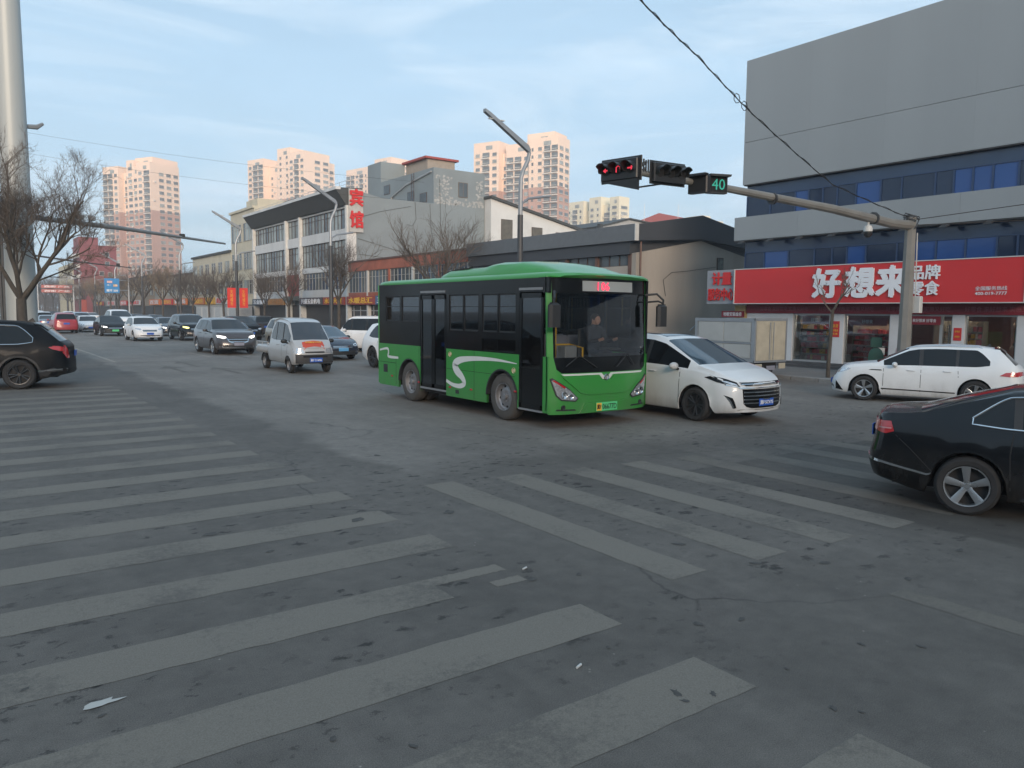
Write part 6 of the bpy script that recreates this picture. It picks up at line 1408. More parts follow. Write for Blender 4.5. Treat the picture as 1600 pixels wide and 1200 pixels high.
V3 = [tree_meshes(31 + k, 2.4, .10, 6, 2.3, 1.0, depth=5, kids=(5, 5, 5, 4), tw=.012) for k in range(3)]; V3W = [(a, b.copy()) for a, b in V3]
for a, b in V3W: b.materials[0] = TWIGW
spots = [(24.4, 41.6, 1.25, 'bare tree whose crown rises behind the middle of the bus roof', 0), (24.4, 57.0, 1.2, 'bare tree with crown against the grey hotel side wall', 1), (24.4, 68.0, 1.0, 'bare tree in front of the hotel lower windows', 2), (24.3, 74.5, .95, 'slimmer bare tree before the left hotel bay', 1),
         (24.3, 88.2, 1.1, 'bare young tree just right of the red banners', 0), (24.3, 94.5, 1.05, 'bare young tree with forked trunk left of the red banners', 1), (24.3, 102, 1.1, 'bare young tree before the pale kiosks', 2)]
for i, (x, y, s, lab, v) in enumerate(spots): tree('bare_tree', lab, V3[v], x, y, s, i * 1.3)
TL = ['roadside bare tree at the cream building, nearer one', 'roadside bare tree at the cream building, farther one', 'bare tree with warm brown twigs below the pink tower, right', 'bare tree with warm brown twigs below the pink tower, left', 'bare tree behind the blue direction sign post', 'bare tree left of the blue direction sign', 'bare tree before the red building, right side', 'bare tree before the red building, middle', 'bare tree before the red building, left side', 'bare tree under the cream office block', 'bare tree near the distant gantry', 'farthest bare tree at the end of the street']
for i, lab in enumerate(TL): tree('bare_tree', lab, (V3W if i % 2 else V3)[i % 3], 24.3 + (i % 2) * .4, 110 + i * 11.5, 1.25 + .12 * (i % 3), i * 1.9)
for i in range(6): tree('bare_tree', ['nearest', 'second', 'third', 'fourth', 'fifth', 'farthest'][i] + ' of the pale bare trees crossing the far end of the street', V3[i % 3], 14.0 + i * 3.2, 262 + i * 9, 2.0, i)
yt = tree_meshes(77, 2.3, .058, 3, 1.0, 1.2, depth=4, kids=(3, 3, 3), tw=.008, lean=.01)
tree('bare_tree', 'slim bare young tree at the kerb in front of the snack shop windows', yt, 22.75, 14.05, .95, .5, z=.12)
wd = MB(); r = random.Random(6)   # far hazy wood closing the street
for k in range(900):
    x = r.uniform(-10, 60); y = r.uniform(330, 380); h = r.uniform(6, 11); a = Vector((x, y, 0)); 
    wd.tube([a, a + Vector((r.uniform(-.5, .5), 0, h * .5)), a + Vector((r.uniform(-2, 2), r.uniform(-1, 1), h))], [.12, .08, .02], 3, caps=False)
    for q in range(7): b = a + Vector((0, 0, h * r.uniform(.35, .9))); wd.tube([b, b + Vector((r.uniform(-2.5, 2.5), r.uniform(-1, 1), r.uniform(.5, 2.5)))], [.06, .02], 3, caps=False)
wdo = mesh_obj('far_woodland', wd.mesh('far_woodland', TWIG, fix=False), label='thin grey haze of bare trees closing the end of the street', cat='trees', kind='stuff')
# ================================================================== VEHICLES IN PLACE
def Q(y, z, w, h): return [(y - w / 2, z - h / 2), (y + w / 2, z - h / 2), (y + w / 2, z + h / 2), (y - w / 2, z + h / 2)]
def archtrim(sp, m, t, bvh, w=.05):
    for c in (sp['fx'], sp['fx'] - sp['wb']):
        ra = sp['Rw'] + .055
        for sg in (1, -1):
            decal(bvh, arc2(c, sp['Rw'], ra + w, R(-8), R(188), 16) + arc2(c, sp['Rw'], ra + .004, R(188), R(-8), 16), v_side(sg), m, t, name='wheel_arch_trim', off=.012, thick=.02, step=.3)
# --- white people carrier beside the bus
sp = MPV(wheel='multi', rim=ALLOYD, glass=CGLASS2, sglass=CGLASS, bow=.13, Rw=.34,
    nose=[(.2, .03), (.3, 0), (.5, 0), (.7, .01), (.85, .05), (1.0, .14)], decals=[
    ('grille', 'F', [(-.50, .76), (-.62, .83), (.62, .83), (.50, .76)], BLKG, dict(off=.010)),
    ('grille', 'F', [(-.50, .36), (-.56, .42), (-.58, .70), (.58, .70), (.56, .42), (.50, .36), (.38, .33), (-.38, .33)], BLKG, dict(off=.012))] +
    [('grille_bar', 'F', [(-.56, z - .010), (.56, z - .010), (.56, z + .010), (-.56, z + .010)], CHROME, dict(off=.026, thick=.014)) for z in (.43, .50, .57, .64)] +
    [('grille_bar', 'F', [(-.64, .715), (.64, .715), (.68, .745), (.62, .735), (-.62, .735), (-.68, .745)], CHROME, dict(off=.022, thick=.014)), ('grille_bar', 'F', [(-.6, .79), (.6, .79), (.6, .805), (-.6, .805)], CHROME, dict(off=.026, thick=.012)),
     ('headlight', 'FF', [(.62, .745), (.66, .83), (.86, .93), (.905, .96), (.90, .90), (.80, .80)], BLKG, dict(off=.012, thick=.03, step=.08)),
     ('headlight_lens', 'FF', [(.66, .765), (.68, .80), (.80, .855), (.83, .84), (.76, .79)], LAMPC, dict(off=.020, thick=.012, step=.06)),
     ('running_light', 'FF', [(.64, .735), (.66, .75), (.80, .785), (.88, .87), (.885, .85), (.81, .768)], CHROME, dict(off=.022, thick=.012, step=.06)),
     ('bumper_fin', 'FF', [(.70, .34), (.74, .33), (.80, .50), (.88, .58), (.76, .53)], BLKG, dict(off=.014)), ('bumper_fin_trim', 'FF', [(.735, .33), (.75, .33), (.81, .49), (.885, .575), (.80, .51)], CHROME, dict(off=.024, thick=.012)),
     ('lower_bumper', 'F', [(-.80, .26), (-.72, .22), (.72, .22), (.80, .26), (.62, .31), (-.62, .31)], BLKP, dict(off=.012)), ('headlight_leading', 'LR', [(1.72, .90), (2.02, .82), (2.20, .79), (2.10, .86), (1.85, .93)], BLKG, dict(off=.008, step=.08)),
     ('roof_glass', 'T', [(.35, -.48), (.35, .48), (-1.2, .48), (-1.2, -.48)], CGLASS2, dict(off=.006, step=.2))])
mpv, bvh = make_car('people_carrier', 'white people carrier with panoramic roof overtaking on the far side of the green bus', sp, paint('white_silver', (.66, .68, .69), .38, .5))
plate(mpv, bvh, True, .44, '冀F·5CV75', PBLUE, WHITE); text('MAXUS', .26, .035, (2.44, 0, .775), (0, 1, 0), (0, 0, 1), CHROME, mpv, ext=.004, bold=.02)
at_wheel(mpv, sp, True, False, 11.92, 10.22, R(-90))
# --- white SUV turning left-away before the shop
sp = SUV(L=4.74, wb=2.79, fx=1.48, wheel='turbine', Rw=.36, rimr=.70, zb=.20, decals=[
    ('headlight', 'LR', [(2.28, .83), (2.16, .80), (1.92, .88), (1.86, .93), (2.05, .93), (2.26, .88)], LAMPC, dict(off=.010, step=.08)),
    ('tail_light', 'LR', [(-1.86, .89), (-2.00, .98), (-2.33, 1.00), (-2.34, .88), (-2.1, .87)], LAMPR, dict(off=.012, step=.08)),
    ('tail_light', 'BB', [(.40, .90), (.90, .90), (.90, 1.01), (.40, 1.00)], LAMPR, dict(off=.012)), ('rocker_strip', 'LR', [(1.02, .365), (-.84, .345), (-.84, .375), (1.02, .40)], GAP, dict(off=.006, thick=.006)),
    ('fender_badge', 'LR', [(1.02, .90), (1.38, .905), (1.30, .93), (1.04, .93)], BLKG, dict(off=.008, thick=.006)), ('bumper_corner', 'LR', [(2.27, .30), (2.05, .27), (2.16, .42), (2.28, .56)], BLKG, dict(off=.008, step=.08)), ('lower_bumper', 'B', [(-.7, .3), (.7, .3), (.7, .5), (-.7, .5)], BLKP, dict(off=.01)),
    ('spoiler', 'T', [(-1.70, -.60), (-1.70, .60), (-1.97, .56), (-1.97, -.56)], BLKG, dict(off=.03, thick=.05, step=.15))] + front_set(zg=(.68, .80), zh=(.80, .92)))
tig, bvh = make_car('suv', 'white seven-seat SUV with roof rails turning in front of the snack shop', sp, P_WHITE2)
for s in (1, -1): MB().tube([(.45, s * .60, 1.54), (.3, s * .61, 1.60), (-.5, s * .61, 1.655), (-1.3, s * .60, 1.64), (-1.5, s * .59, 1.58)], .016, 6).build('roof_rail', CHROME, tig, True)
MB().prism([(-1.45, 1.64), (-1.58, 1.72), (-1.62, 1.63)], -.015, .015, lambda a, b, d: (a, d, b)).build('roof_aerial', BLKP, tig)
plate(tig, bvh, False, .82, '', PBLUE, WHITE); plate(tig, bvh, True, .5, '', PBLUE, WHITE)
at_wheel(tig, sp, True, True, 18.5, 10.42, R(111), .86)
# --- near black saloon on the right edge
sp = SEDAN(L=4.87, W=1.83, wb=2.81, fx=1.42, Rw=.332, wheel='five', rimr=.70, zb=.20, trim=True, gap=.045, cowl=1.30, roof_f=.42, roof_r=-1.0, rear_base=-1.86,
    top=[(2.43, .60), (2.36, .68), (2.1, .78), (1.7, .88), (1.30, .96), (.42, 1.40), (.1, 1.46), (-.4, 1.475), (-1.0, 1.41), (-1.45, 1.27), (-1.86, 1.125), (-2.05, 1.10), (-2.33, 1.085), (-2.40, 1.04), (-2.435, .95)],
    belt=[(2.43, .58), (2.1, .72), (1.7, .82), (1.3, .90), (.5, .94), (-1.0, .985), (-1.7, 1.01), (-2.1, 1.02), (-2.34, 1.00), (-2.43, .92)], tail=[(.2, .20), (.32, .06), (.45, 0), (.58, 0), (.66, .04), (.72, .06), (1.0, .07)],
    side=[(1.16, .07, 'glass'), (.07, -.03, 'pillar'), (-.03, -.90, 'glass'), (-.90, -.98, 'pillar'), (-.98, -1.36, 'glass')], doors=[(1.0, .02), (.02, -.98)], decals=[
    ('tail_light', 'LR', [(-2.16, .88), (-2.20, .995), (-2.38, .985), (-2.40, .86), (-2.25, .845)], LAMPR, dict(off=.010, step=.06)), ('tail_light', 'BB', [(.42, .86), (.74, .86), (.74, .99), (.42, 1.0)], LAMPR, dict(off=.010, step=.1)),
    ('tail_lamp_band', 'LR', [(-2.19, .905), (-2.19, .920), (-2.395, .915), (-2.40, .898)], mat('lamp_pale', (.55, .25, .25), .2), dict(off=.014, thick=.006, step=.06)),
    ('bumper_trim', 'LR', [(-1.72, .40), (-1.74, .425), (-2.30, .525), (-2.43, .54), (-2.43, .51), (-2.28, .495)], CHROME, dict(off=.012, step=.08)), ('bumper_trim', 'BB', [(.3, .51), (.74, .51), (.74, .54), (.3, .54)], CHROME, dict(off=.012)),
    ('rocker_trim', 'LR', [(.95, .235), (-.88, .235), (-.88, .255), (.95, .255)], CHROME, dict(off=.008, thick=.01)),
    ('bumper_gap', 'LR', strip2([(-1.74, .46), (-1.98, .70), (-2.14, .84)], .008), GAP, dict(off=.002, thick=.006, step=.1))])
blk, bvh = make_car('saloon_car', 'black saloon with five-spoke alloy wheels cut off by the right edge of the picture', sp, P_BLACK)
plate(blk, bvh, False, .80, '', PBLUE, WHITE)
at_wheel(blk, sp, False, False, 8.76, 3.72, R(-71), .96)
# --- black SUV on the left edge
sp = SUV(L=4.62, wb=2.70, fx=1.42, wheel='multi', rim=ALLOYD, trim=True, cowl=1.30, roof_f=.52, roof_r=-1.72, rear_base=-2.16, Rw=.36,
    top=[(2.31, .74), (2.24, .86), (2.1, .93), (1.7, 1.01), (1.30, 1.07), (.52, 1.545), (.2, 1.63), (-.4, 1.68), (-1.2, 1.64), (-1.72, 1.55), (-2.16, 1.16), (-2.25, 1.10), (-2.31, 1.00)],
    side=[(1.16, .13, 'glass'), (.13, .03, 'pillar'), (.03, -.82, 'glass'), (-.82, -.90, 'pillar'), (-.90, -1.58, 'glass')], doors=[(1.04, .08), (.08, -.86)], decals=[
    ('tail_light', 'LR', [(-1.92, 1.02), (-2.10, 1.05), (-2.24, 1.02), (-2.26, .90), (-2.14, .93), (-2.0, .97)], LAMPR, dict(off=.012, step=.07)), ('tail_light', 'BB', [(.60, .74), (.72, .74), (.90, .95), (.88, 1.05), (.70, 1.06), (.62, .92)], LAMPR, dict(off=.012)),
    ('bumper_cladding', 'LR', [(-1.66, .30), (-1.66, .42), (-2.0, .46), (-2.30, .46), (-2.30, .30)], BLKP, dict(off=.01)), ('bumper_trim', 'LR', [(-1.68, .42), (-1.68, .445), (-2.0, .48), (-2.30, .49), (-2.30, .465)], CHROME, dict(off=.016)),
    ('spoiler', 'T', [(-1.60, -.62), (-1.60, .62), (-1.90, .58), (-1.90, -.58)], BLKG, dict(off=.03, thick=.05, step=.15))])
sl, bvh = make_car('suv', 'black SUV with chrome window line leaving the picture at the left edge', sp, P_BLACK2)
archtrim(sp, BLKP, sl, bvh); plate(sl, bvh, False, .84, '', PBLUE, WHITE)
MB().prism([(-1.35, 1.63), (-1.50, 1.73), (-1.56, 1.62)], -.02, .02, lambda a, b, d: (a, d, b)).build('roof_aerial', BLKP, sl)
at_wheel(sl, sp, False, True, 1.30, 23.9, R(168), 1.08)
# --- silver crew-cab pickup
sp = dict(L=4.1, W=1.50, fx=1.48, wb=2.66, Rw=.275, zb=.30, ww=.165, gap=.05, cowl=1.72, roof_f=1.18, roof_r=-.52, rear_base=-.60, wheel='steel', rimr=.62, rim=STEELW, tumble=.11, tk=.02, bow=.10,
    bot=[(2.05, .34), (1.9, .30), (-.55, .32), (-.62, .56), (-2.05, .56)],
    plan=[(2.05, .60), (2.02, .66), (1.95, .70), (1.8, .725), (1.4, .745), (0, .75), (-.58, .745), (-.62, .735), (-2.05, .735)],
    top=[(2.05, .86), (2.02, .92), (1.95, .98), (1.72, 1.13), (1.18, 1.72), (1.0, 1.79), (.5, 1.85), (0, 1.86), (-.4, 1.80), (-.52, 1.74), (-.60, .93), (-.64, .86), (-2.05, .86)],
    belt=[(2.05, .83), (1.72, 1.02), (1.2, 1.06), (-.5, 1.06), (-.60, .84), (-2.05, .84)], nose=[(.3, .05), (.4, 0), (.6, 0), (.8, .04), (1.0, .08)], tail=[(.3, 0), (1, 0)],
    side=[(1.55, .92, 'glass'), (.92, .80, 'pillar'), (.80, .22, 'glass'), (.22, .14, 'pillar'), (.14, -.38, 'glass')], doors=[(1.42, .86), (.86, .18)], rearcut=False, mirror=BLKP, mirx=.30, glass=mat('van_glass', (.030, .036, .045), .06, var=0, spec=.8), decals=[
    ('headlight', 'FF', [(.36, .70), (.40, .84), (.60, .88), (.72, .86), (.72, .72), (.6, .68)], LAMPC, dict(off=.014, step=.08)), ('grille', 'F', [(-.34, .70), (.34, .70), (.34, .755), (-.34, .755)], BLKP, dict(off=.01)),
    ('bumper', 'F', [(-.74, .36), (.74, .36), (.74, .665), (.36, .655), (-.36, .655), (-.74, .665)], mat('bumper_dark_grey', (.035, .036, .038), .6, var=.15), dict(off=.05, thick=.08, step=.1)), ('lower_grille', 'F', [(-.42, .56), (.42, .56), (.42, .62), (-.42, .62)], DARK, dict(off=.062, thick=.01)),
    ('bonnet_banner', (R(0), 0), None, None, None)][:-1])
tk, bvh = make_car('pickup_truck', 'small silver crew-cab pickup with a red banner on its bonnet, left of the bus', sp, P_SILVER, cat='pickup truck')
plate(tk, bvh, True, .47, '冀F·216NL', PBLUE, WHITE).location.x += .05
bb = decal(bvh, [(1.90, -.38), (2.07, -.40), (2.07, .36), (1.90, .34)], v_top, mat('banner_orange_red', (.50, .07, .04), .6, var=.08), tk, name='bonnet_banner', off=.012, thick=.008)
text('欢迎乘坐公交车', .56, .085, (1.985, -.02, 1.062), (0, 1, 0), (-.5, 0, .33), YELPR, tk, ext=.004)
em = MB(); em.tube([(0, -.09, .03), (0, -.03, .0), (0, 0, -.035), (0, .03, .0), (0, .09, .03)], [.006, .018, .012, .018, .006], 5); em.build('emblem', mat('emblem_red', (.45, .03, .03), .3, .4), tk, loc=(2.07, 0, .80))
for s in (1, -1):
    MB().tube([(2.02 - .25, s * .10, 1.09), (2.0 - .30, s * .45, 1.17)], .010, 4).build('wiper', BLKP, tk)
    MB().tube([(-.68, s * .72, .98), (-2.0, s * .72, .98)], .016, 5).tube([(-.7, s * .72, .84), (-.7, s * .72, .98)], .014, 4).tube([(-1.35, s * .72, .84), (-1.35, s * .72, .98)], .014, 4).tube([(-2.0, s * .72, .84), (-2.0, s * .72, .98)], .014, 4).build('bed_rail', P_SILVER, tk, True)
    for k in range(9): MB().box(-.74 - .15 * k, -.725 - .15 * k, s * .738 - .006, s * .738 + .006, .60, .82).build('bed_rib', mat('silver_dark', (.22, .22, .22), .5), tk)  # upright bed ribs in a darker grey than the body paint
MB().tube([(.9, 0, 1.84), (.86, 0, 2.0)], .006, 4).build('roof_aerial', BLKP, tk); MB().box(-.62, 1.2, -.25, .25, .28, .42).box(-2.0, -.62, -.35, -.25, .42, .56).box(-2.0, -.62, .25, .35, .42, .56).build('chassis', DARK, tk)
at_wheel(tk, sp, True, False, 9.12, 25.55, R(-91))
# --- dark grey SUV to the left of the pickup
sp = SUV(wheel='multi', decals=front_set(hl=LAMPON, zg=(.56, .76), zh=(.76, .88), low=(.28, .46)) + [('grille_ring', 'F', strip2([(-.50, .78), (-.40, .60), (-.2, .54), (.2, .54), (.40, .60), (.50, .78)], .03), CHROME, dict(off=.026, thick=.012)), ('bumper_trim', 'F', [(-.8, .33), (.8, .33), (.8, .355), (-.8, .355)], CHROME, dict(off=.016))])
P_BROWN = paint('brown_grey', (.060, .052, .055), .3, .8, .3)
bk, bvh = make_car('suv', 'dark brown-grey SUV with lit headlamps and a wide chrome grille, left of the silver pickup', sp, P_BROWN); plate(bk, bvh, True, .50, '', mat('plate_dim', (.25, .26, .32), .5), WHITE); at_wheel(bk, sp, True, False, 9.9, 38.0, R(-90), 1.04)
# --- queue of oncoming cars and departing cars
QG = 'cars in the traffic queue on the main street'
def qcar(fn, pm, name, lab, x, y, away=False, s=1.0, hl=LAMPC, pc=PBLUE, detail=False, yaw=0, pz=None, **k):
    suv = fn in (SUV, MPV)
    dec = front_set(hl=hl, zg=(.66, .78) if suv else (.52, .64), zh=(.78, .90) if suv else (.62, .74)) + rear_set(z=.90 if suv else .78, suv=suv)
    sp = fn(decals=dec, **k); t, bv = make_car(name, lab, sp, pm, QG, detail=detail)
    plate(t, bv, True, pz or (.52 if suv else .42), '', pc, WHITE); plate(t, bv, False, .82, '', PBLUE, WHITE)
    t.location = (x, y, 0); t.rotation_euler = (0, 0, R(90 if away else -90) + R(yaw)); t.scale = (s, s, s); return t
WDEC = dict(wheel='multi')
q = qcar(SUV, P_WHITE, 'suv', 'white SUV with blue plate in the queue, left of the dark saloon', 10.35, 57.2, s=.97, hl=LAMPC, detail=True)
qcar(SEDAN, P_BLACK2, 'saloon_car', 'black fastback with lit headlamps and a green plate in the queue', 10.0, 68.6, hl=LAMPON, pc=PGREEN, s=1.06)
qcar(SEDAN, P_WHITE, 'saloon_car', 'white saloon at the left of the oncoming queue, beside the black fastback', 9.85, 80.3, s=.99)
qcar(SEDAN, P_GREYD, 'saloon_car', 'dark saloon mostly hidden behind the white saloon at the left of the queue', 9.4, 87.5)
qcar(SEDAN, P_BLUED, 'saloon_car', 'dark saloon with one lit headlamp between the white SUV and the black SUV', 13.9, 66.9, hl=LAMPON)
qcar(SUV, P_BLACK, 'suv', 'black SUV with a yellowish lit headlamp behind the dark brown-grey SUV', 13.35, 57.3, hl=LAMPY, s=1.08)
qcar(SEDAN, P_BLUED, 'saloon_car', 'dark blue saloon with a pale blue plate directly behind the silver pickup', 13.45, 33.4, pc=PLBLUE, detail=True, pz=.47, glass=CGLASS2)
qcar(SEDAN, P_BGREY, 'saloon_car', 'blue-grey car whose bonnet shows just left of the pickup bed', 12.35, 43.5, yaw=-6, glass=CGLASS2)
qcar(MPV, P_TAN, 'minivan', 'tan minivan roof showing between the pickup and the dark blue saloon', 15.0, 41.2)
qcar(SUV, P_GREYD, 'suv', 'dark SUV seen from behind, parked facing away by the banners', 19.6, 62.0, away=True)
qcar(SEDAN, P_WHITE, 'saloon_car', 'white saloon just left of the parked dark SUV below the banners', 20.2, 72.0, away=True)
qcar(SUV, P_BLACK2, 'suv', 'black SUV partly hidden beside the dark brown-grey SUV roof', 16.4, 55.5, s=1.0)
qcar(MPV, P_WHITE, 'light_van', 'white light van with tall cab behind the white SUV in the queue', 12.9, 83.0, s=1.18)
qcar(MPV, P_BGREY, 'minivan', 'blue-grey minivan far back in the queue, left of the white light van', 11.2, 96)
qcar(SEDAN, P_WHITE2, 'saloon_car', 'far white car roof above the black fastback', 12.2, 104)
qcar(SEDAN, P_BGREY, 'saloon_car', 'far blue-grey car at the left of the queue above the white saloon', 10.3, 101)
qcar(SEDAN, P_GREYD, 'saloon_car', 'dark car behind the light van, right of it', 16.0, 88)
qcar(SUV, P_WHITE2, 'suv', 'far white SUV at the middle of the street', 12.8, 122)
qcar(SEDAN, P_WHITE, 'saloon_car', 'very far white car near the tree line', 16.5, 130, away=True)
qcar(SEDAN, P_GREYD, 'saloon_car', 'very far dark car next to the pavement trees', 19.5, 112, away=True)
qcar(SEDAN, P_BLUED, 'saloon_car', 'small dark car beneath the blue direction sign', 19.0, 98, away=True)
qcar(SEDAN, P_BGREY, 'saloon_car', 'pale blue-grey saloon behind the black SUV tail at left, right of the tree trunk', 7.0, 84, away=True, s=1.0)
rv = qcar(MPV, P_RED, 'minivan', 'red minivan seen from behind just above the black SUV roof spoiler', 7.55, 76.5, away=True, s=1.02)
qcar(SUV, P_WHITE, 'suv', 'far white SUV at left behind the red minivan', 8.6, 108, away=True)
qcar(SEDAN, P_GREYD, 'saloon_car', 'far dark saloon left of the red minivan', 6.3, 98, away=True); qcar(MPV, P_WHITE2, 'minivan', 'far pale minivan by the tree trunk at left', 5.9, 118, away=True)
qcar(SEDAN, P_GREYD, 'saloon_car', 'dark saloon far down the left lanes behind the pale minivan', 8.0, 134, away=True); qcar(SUV, P_BLUED, 'suv', 'dark blue SUV far down the left lanes', 6.9, 150, away=True)
qcar(SUV, P_BLACK2, 'suv', 'black SUV far back in the middle of the queue', 10.6, 118); qcar(MPV, P_WHITE, 'minivan', 'white van far back at the left of the queue', 9.6, 128)
# white SUV half hidden by the bus tail, white microvan
sp = SUV(wheel='multi', rim=ALLOYD, Rw=.38, decals=rear_set(z=.9, suv=True) + front_set(zg=(.66, .8), zh=(.8, .92)) + [('body_stripe', 'LR', strip2([(1.9, .93), (1.2, .98), (.3, 1.0), (-.2, .95)], .03), BLACKPR, dict(off=.006, thick=.004)), ('body_stripe', 'LR', strip2([(1.95, .86), (1.2, .92), (.5, .92)], .02), BLACKPR, dict(off=.006, thick=.004))])
ws, bvh = make_car('suv', 'white off-road SUV with black side stripes half hidden by the tail of the green bus', sp, P_WHITE); at_wheel(ws, sp, False, False, 12.75, 26.6, R(-88), 1.03)
sp = MPV(L=4.0, W=1.56, fx=1.25, wb=2.5, Rw=.29, cowl=1.45, roof_f=1.0, roof_r=-1.78, rear_base=-1.94, top=[(2.0, .85), (1.9, 1.0), (1.45, 1.15), (1.0, 1.72), (.7, 1.84), (-1.4, 1.86), (-1.78, 1.80), (-1.94, 1.12), (-1.98, 1.05), (-2.0, .9)], belt=[(2.0, .82), (1.45, 1.05), (1.0, 1.08), (-1.9, 1.08), (-2.0, .9)], tumble=.14,
    side=[(1.3, .72, 'glass'), (.72, .60, 'pillar'), (.60, -.30, 'glass'), (-.30, -.42, 'pillar'), (-.42, -1.6, 'glass')], doors=[(1.1, .66), (.66, -.36)], decals=[('tail_light', 'LR', [(-1.72, 1.1), (-1.72, 1.7), (-1.84, 1.66), (-1.92, 1.1)], LAMPR, dict(off=.01)), ('tail_light', 'BB', [(.62, 1.1), (.74, 1.1), (.70, 1.6), (.60, 1.6)], LAMPR, dict(off=.01)), ('headlight', 'FF', [(.45, .72), (.7, .72), (.72, .88), (.45, .86)], LAMPC, dict(off=.01))])
wv, bvh = make_car('microvan', 'small white microvan seen from its rear quarter between the dark blue saloon and the bus', sp, P_WHITE); plate(wv, bvh, False, .7, '', PBLUE, WHITE); wv.location = (17.7, 37.2, 0); wv.rotation_euler = (0, 0, R(112))
# --- box lorry parked at the kerb
lo = thing('box_lorry', 'small lorry with worn white box body parked at the kerb left of the snack shop', 'lorry', (21.35, 17.2, 0), R(90))   # +x away
BOXW = mat('box_panel', (.36, .38, .38), .6, var=.12, scale=1.2, stain=.25); BOXC = mat('box_door_cream', (.42, .39, .31), .7, var=.15, stain=.4); BOXF = mat('box_frame', (.25, .28, .31), .5, .2, var=.1)
bxz0, bxz1, hw_ = .62, 1.98, .82
MB().box(-1.95, .45, -hw_, hw_, bxz0, bxz1).build('box_core', BOXW, lo)
for s in (1, -1):
    for k in range(2): MB().bbox(-1.80 + 1.08 * k, -.76 + 1.08 * k, -.012, .012, bxz0 + .12, bxz0 + .55, .005).build('side_panel', BOXW, lo, loc=(0, s * (hw_ + .008), 0)); MB().bbox(-1.80 + 1.08 * k, -.76 + 1.08 * k, -.012, .012, bxz0 + .63, bxz1 - .10, .005).build('side_panel', BOXW, lo, loc=(0, s * (hw_ + .008), 0))
    f = MB()
    for (a, b, c, d) in ((-1.97, .47, bxz1 - .09, bxz1 + .02), (-1.97, .47, bxz0 - .02, bxz0 + .10), (-1.97, -1.83, bxz0 + .1, bxz1 - .09), (.36, .47, bxz0 + .1, bxz1 - .09), (-1.83, .36, bxz0 + .565, bxz0 + .615)): f.box(a, b, s * hw_ - .03, s * hw_ + .03, c, d)
    f.build('box_frame', BOXF, lo)
    dr = MB().bbox(-.02, .0, .02, hw_ - .06, bxz0 + .04, bxz1 - .06, .005) if s > 0 else MB().bbox(-.02, .0, -hw_ + .06, -.02, bxz0 + .04, bxz1 - .06, .005)
    do_ = dr.build('rear_door', BOXC, lo, loc=(-1.955, 0, 0)); MB().tube([(-.04, s * .10, bxz0 + .06), (-.04, s * .10, bxz1 - .1)], .012, 5).build('lock_bar', BOXF, do_)
    MB().bbox(-1.98, -1.93, s * .62 - .14, s * .62 + .14, .40, .52, .01).build('tail_light', LAMPR, lo); MB().bbox(-1.99, -1.96, s * .62 - .17, s * .62 + .17, .37, .55, .01).build('lamp_bracket', BOXC, lo)
    for x in (-1.2, 1.3): wheel(lo, x, s * .72, .31, .2, 'steel', rimr=.6, mrim=STEELW)
MB().box(-1.975, -1.935, -hw_ - .03, hw_ + .03, bxz1 - .05, bxz1 + .03).box(-1.975, -1.935, -hw_ - .03, hw_ + .03, bxz0 - .03, bxz0 + .03).build('door_frame', BOXF, lo)
MB().box(-1.9, 1.7, -.4, .4, .38, .60).build('chassis', DARK, lo); MB().bbox(-.01, .01, -.22, .22, .34, .48, .004).build('number_plate', mat('plate_dim', (.25, .26, .32), .5), lo, loc=(-1.99, 0, 0))
cb_ = MB(); pr2 = [(2.35, .4), (3.75, .4), (3.95, .55), (3.98, 1.0), (3.9, 1.15), (3.6, 1.75), (3.4, 1.85), (2.5, 1.88), (2.35, 1.8)]; cb_.prism(pr2, -.78, .78, lambda a, b, d: (a - 1.75, d * .9, .3 + (b - .3) * .66)); cbo = cb_.build('cab', P_WHITE, lo)
for s in (1, -1): MB().prism([(2.75, 1.15), (3.78, 1.15), (3.5, 1.68), (2.75, 1.68)], s * .782, s * .79, lambda a, b, d: (a - 1.75, d * .9, .3 + (b - .3) * .66)).build('side_window', CGLASS, cbo)
MB().tube([(.5, .5, 1.95), (1.0, .5, 1.55)], .015, 4).tube([(.5, -.5, 1.95), (1.0, -.5, 1.55)], .015, 4).build('headboard', BOXF, lo)
# --- cluttered e-scooter by the shop steps
sc = thing('electric_scooter', 'electric scooter with green leg cover and pink plastic bags by the shop steps', 'scooter', (24.3, 13.3, .12), R(205)); SCW = mat('scooter_white', (.5, .5, .48), .4, coat=.5); SCG = mat('scooter_cover_green', (.02, .07, .05), .7, var=.3)
for x in (.62, -.58): wheel(sc, x, .0001, .22, .09, 'multi')
MB().tube([(.62, 0, .22), (.52, 0, .62), (.42, 0, .98)], .035, 6).tube([(.42, -.30, 1.0), (.42, .30, 1.0)], .018, 6).build('fork_and_handlebar', BLKP, sc, True)
MB().prism([(.45, .25), (.55, .75), (.42, .85), (.34, .35), (-.1, .25), (-.75, .40), (-.80, .66), (-.1, .66), (-.12, .32), (.3, .25)], -.13, .13, lambda a, b, d: (a, d, b)).build('fairing', SCW, sc)
MB().bbox(-.72, -.08, -.15, .15, .66, .76, .04).build('seat', BLKP, sc); MB().ell((.50, 0, .66), (.08, .24, .34), 10, 8).build('leg_cover', SCG, sc, True); MB().bbox(-.02, .02, -.17, .17, 1.0, 1.32, .03).build('windscreen', SCG, sc, loc=(.52, 0, 0)); MB().bbox(-1.0, -.72, -.17, .17, .70, .98, .03).build('rear_box', SCW, sc)
bgm = mat('bag_pink', (.55, .38, .38), .4, var=.3, scale=20); bagb = MB()
rb3 = random.Random(9)
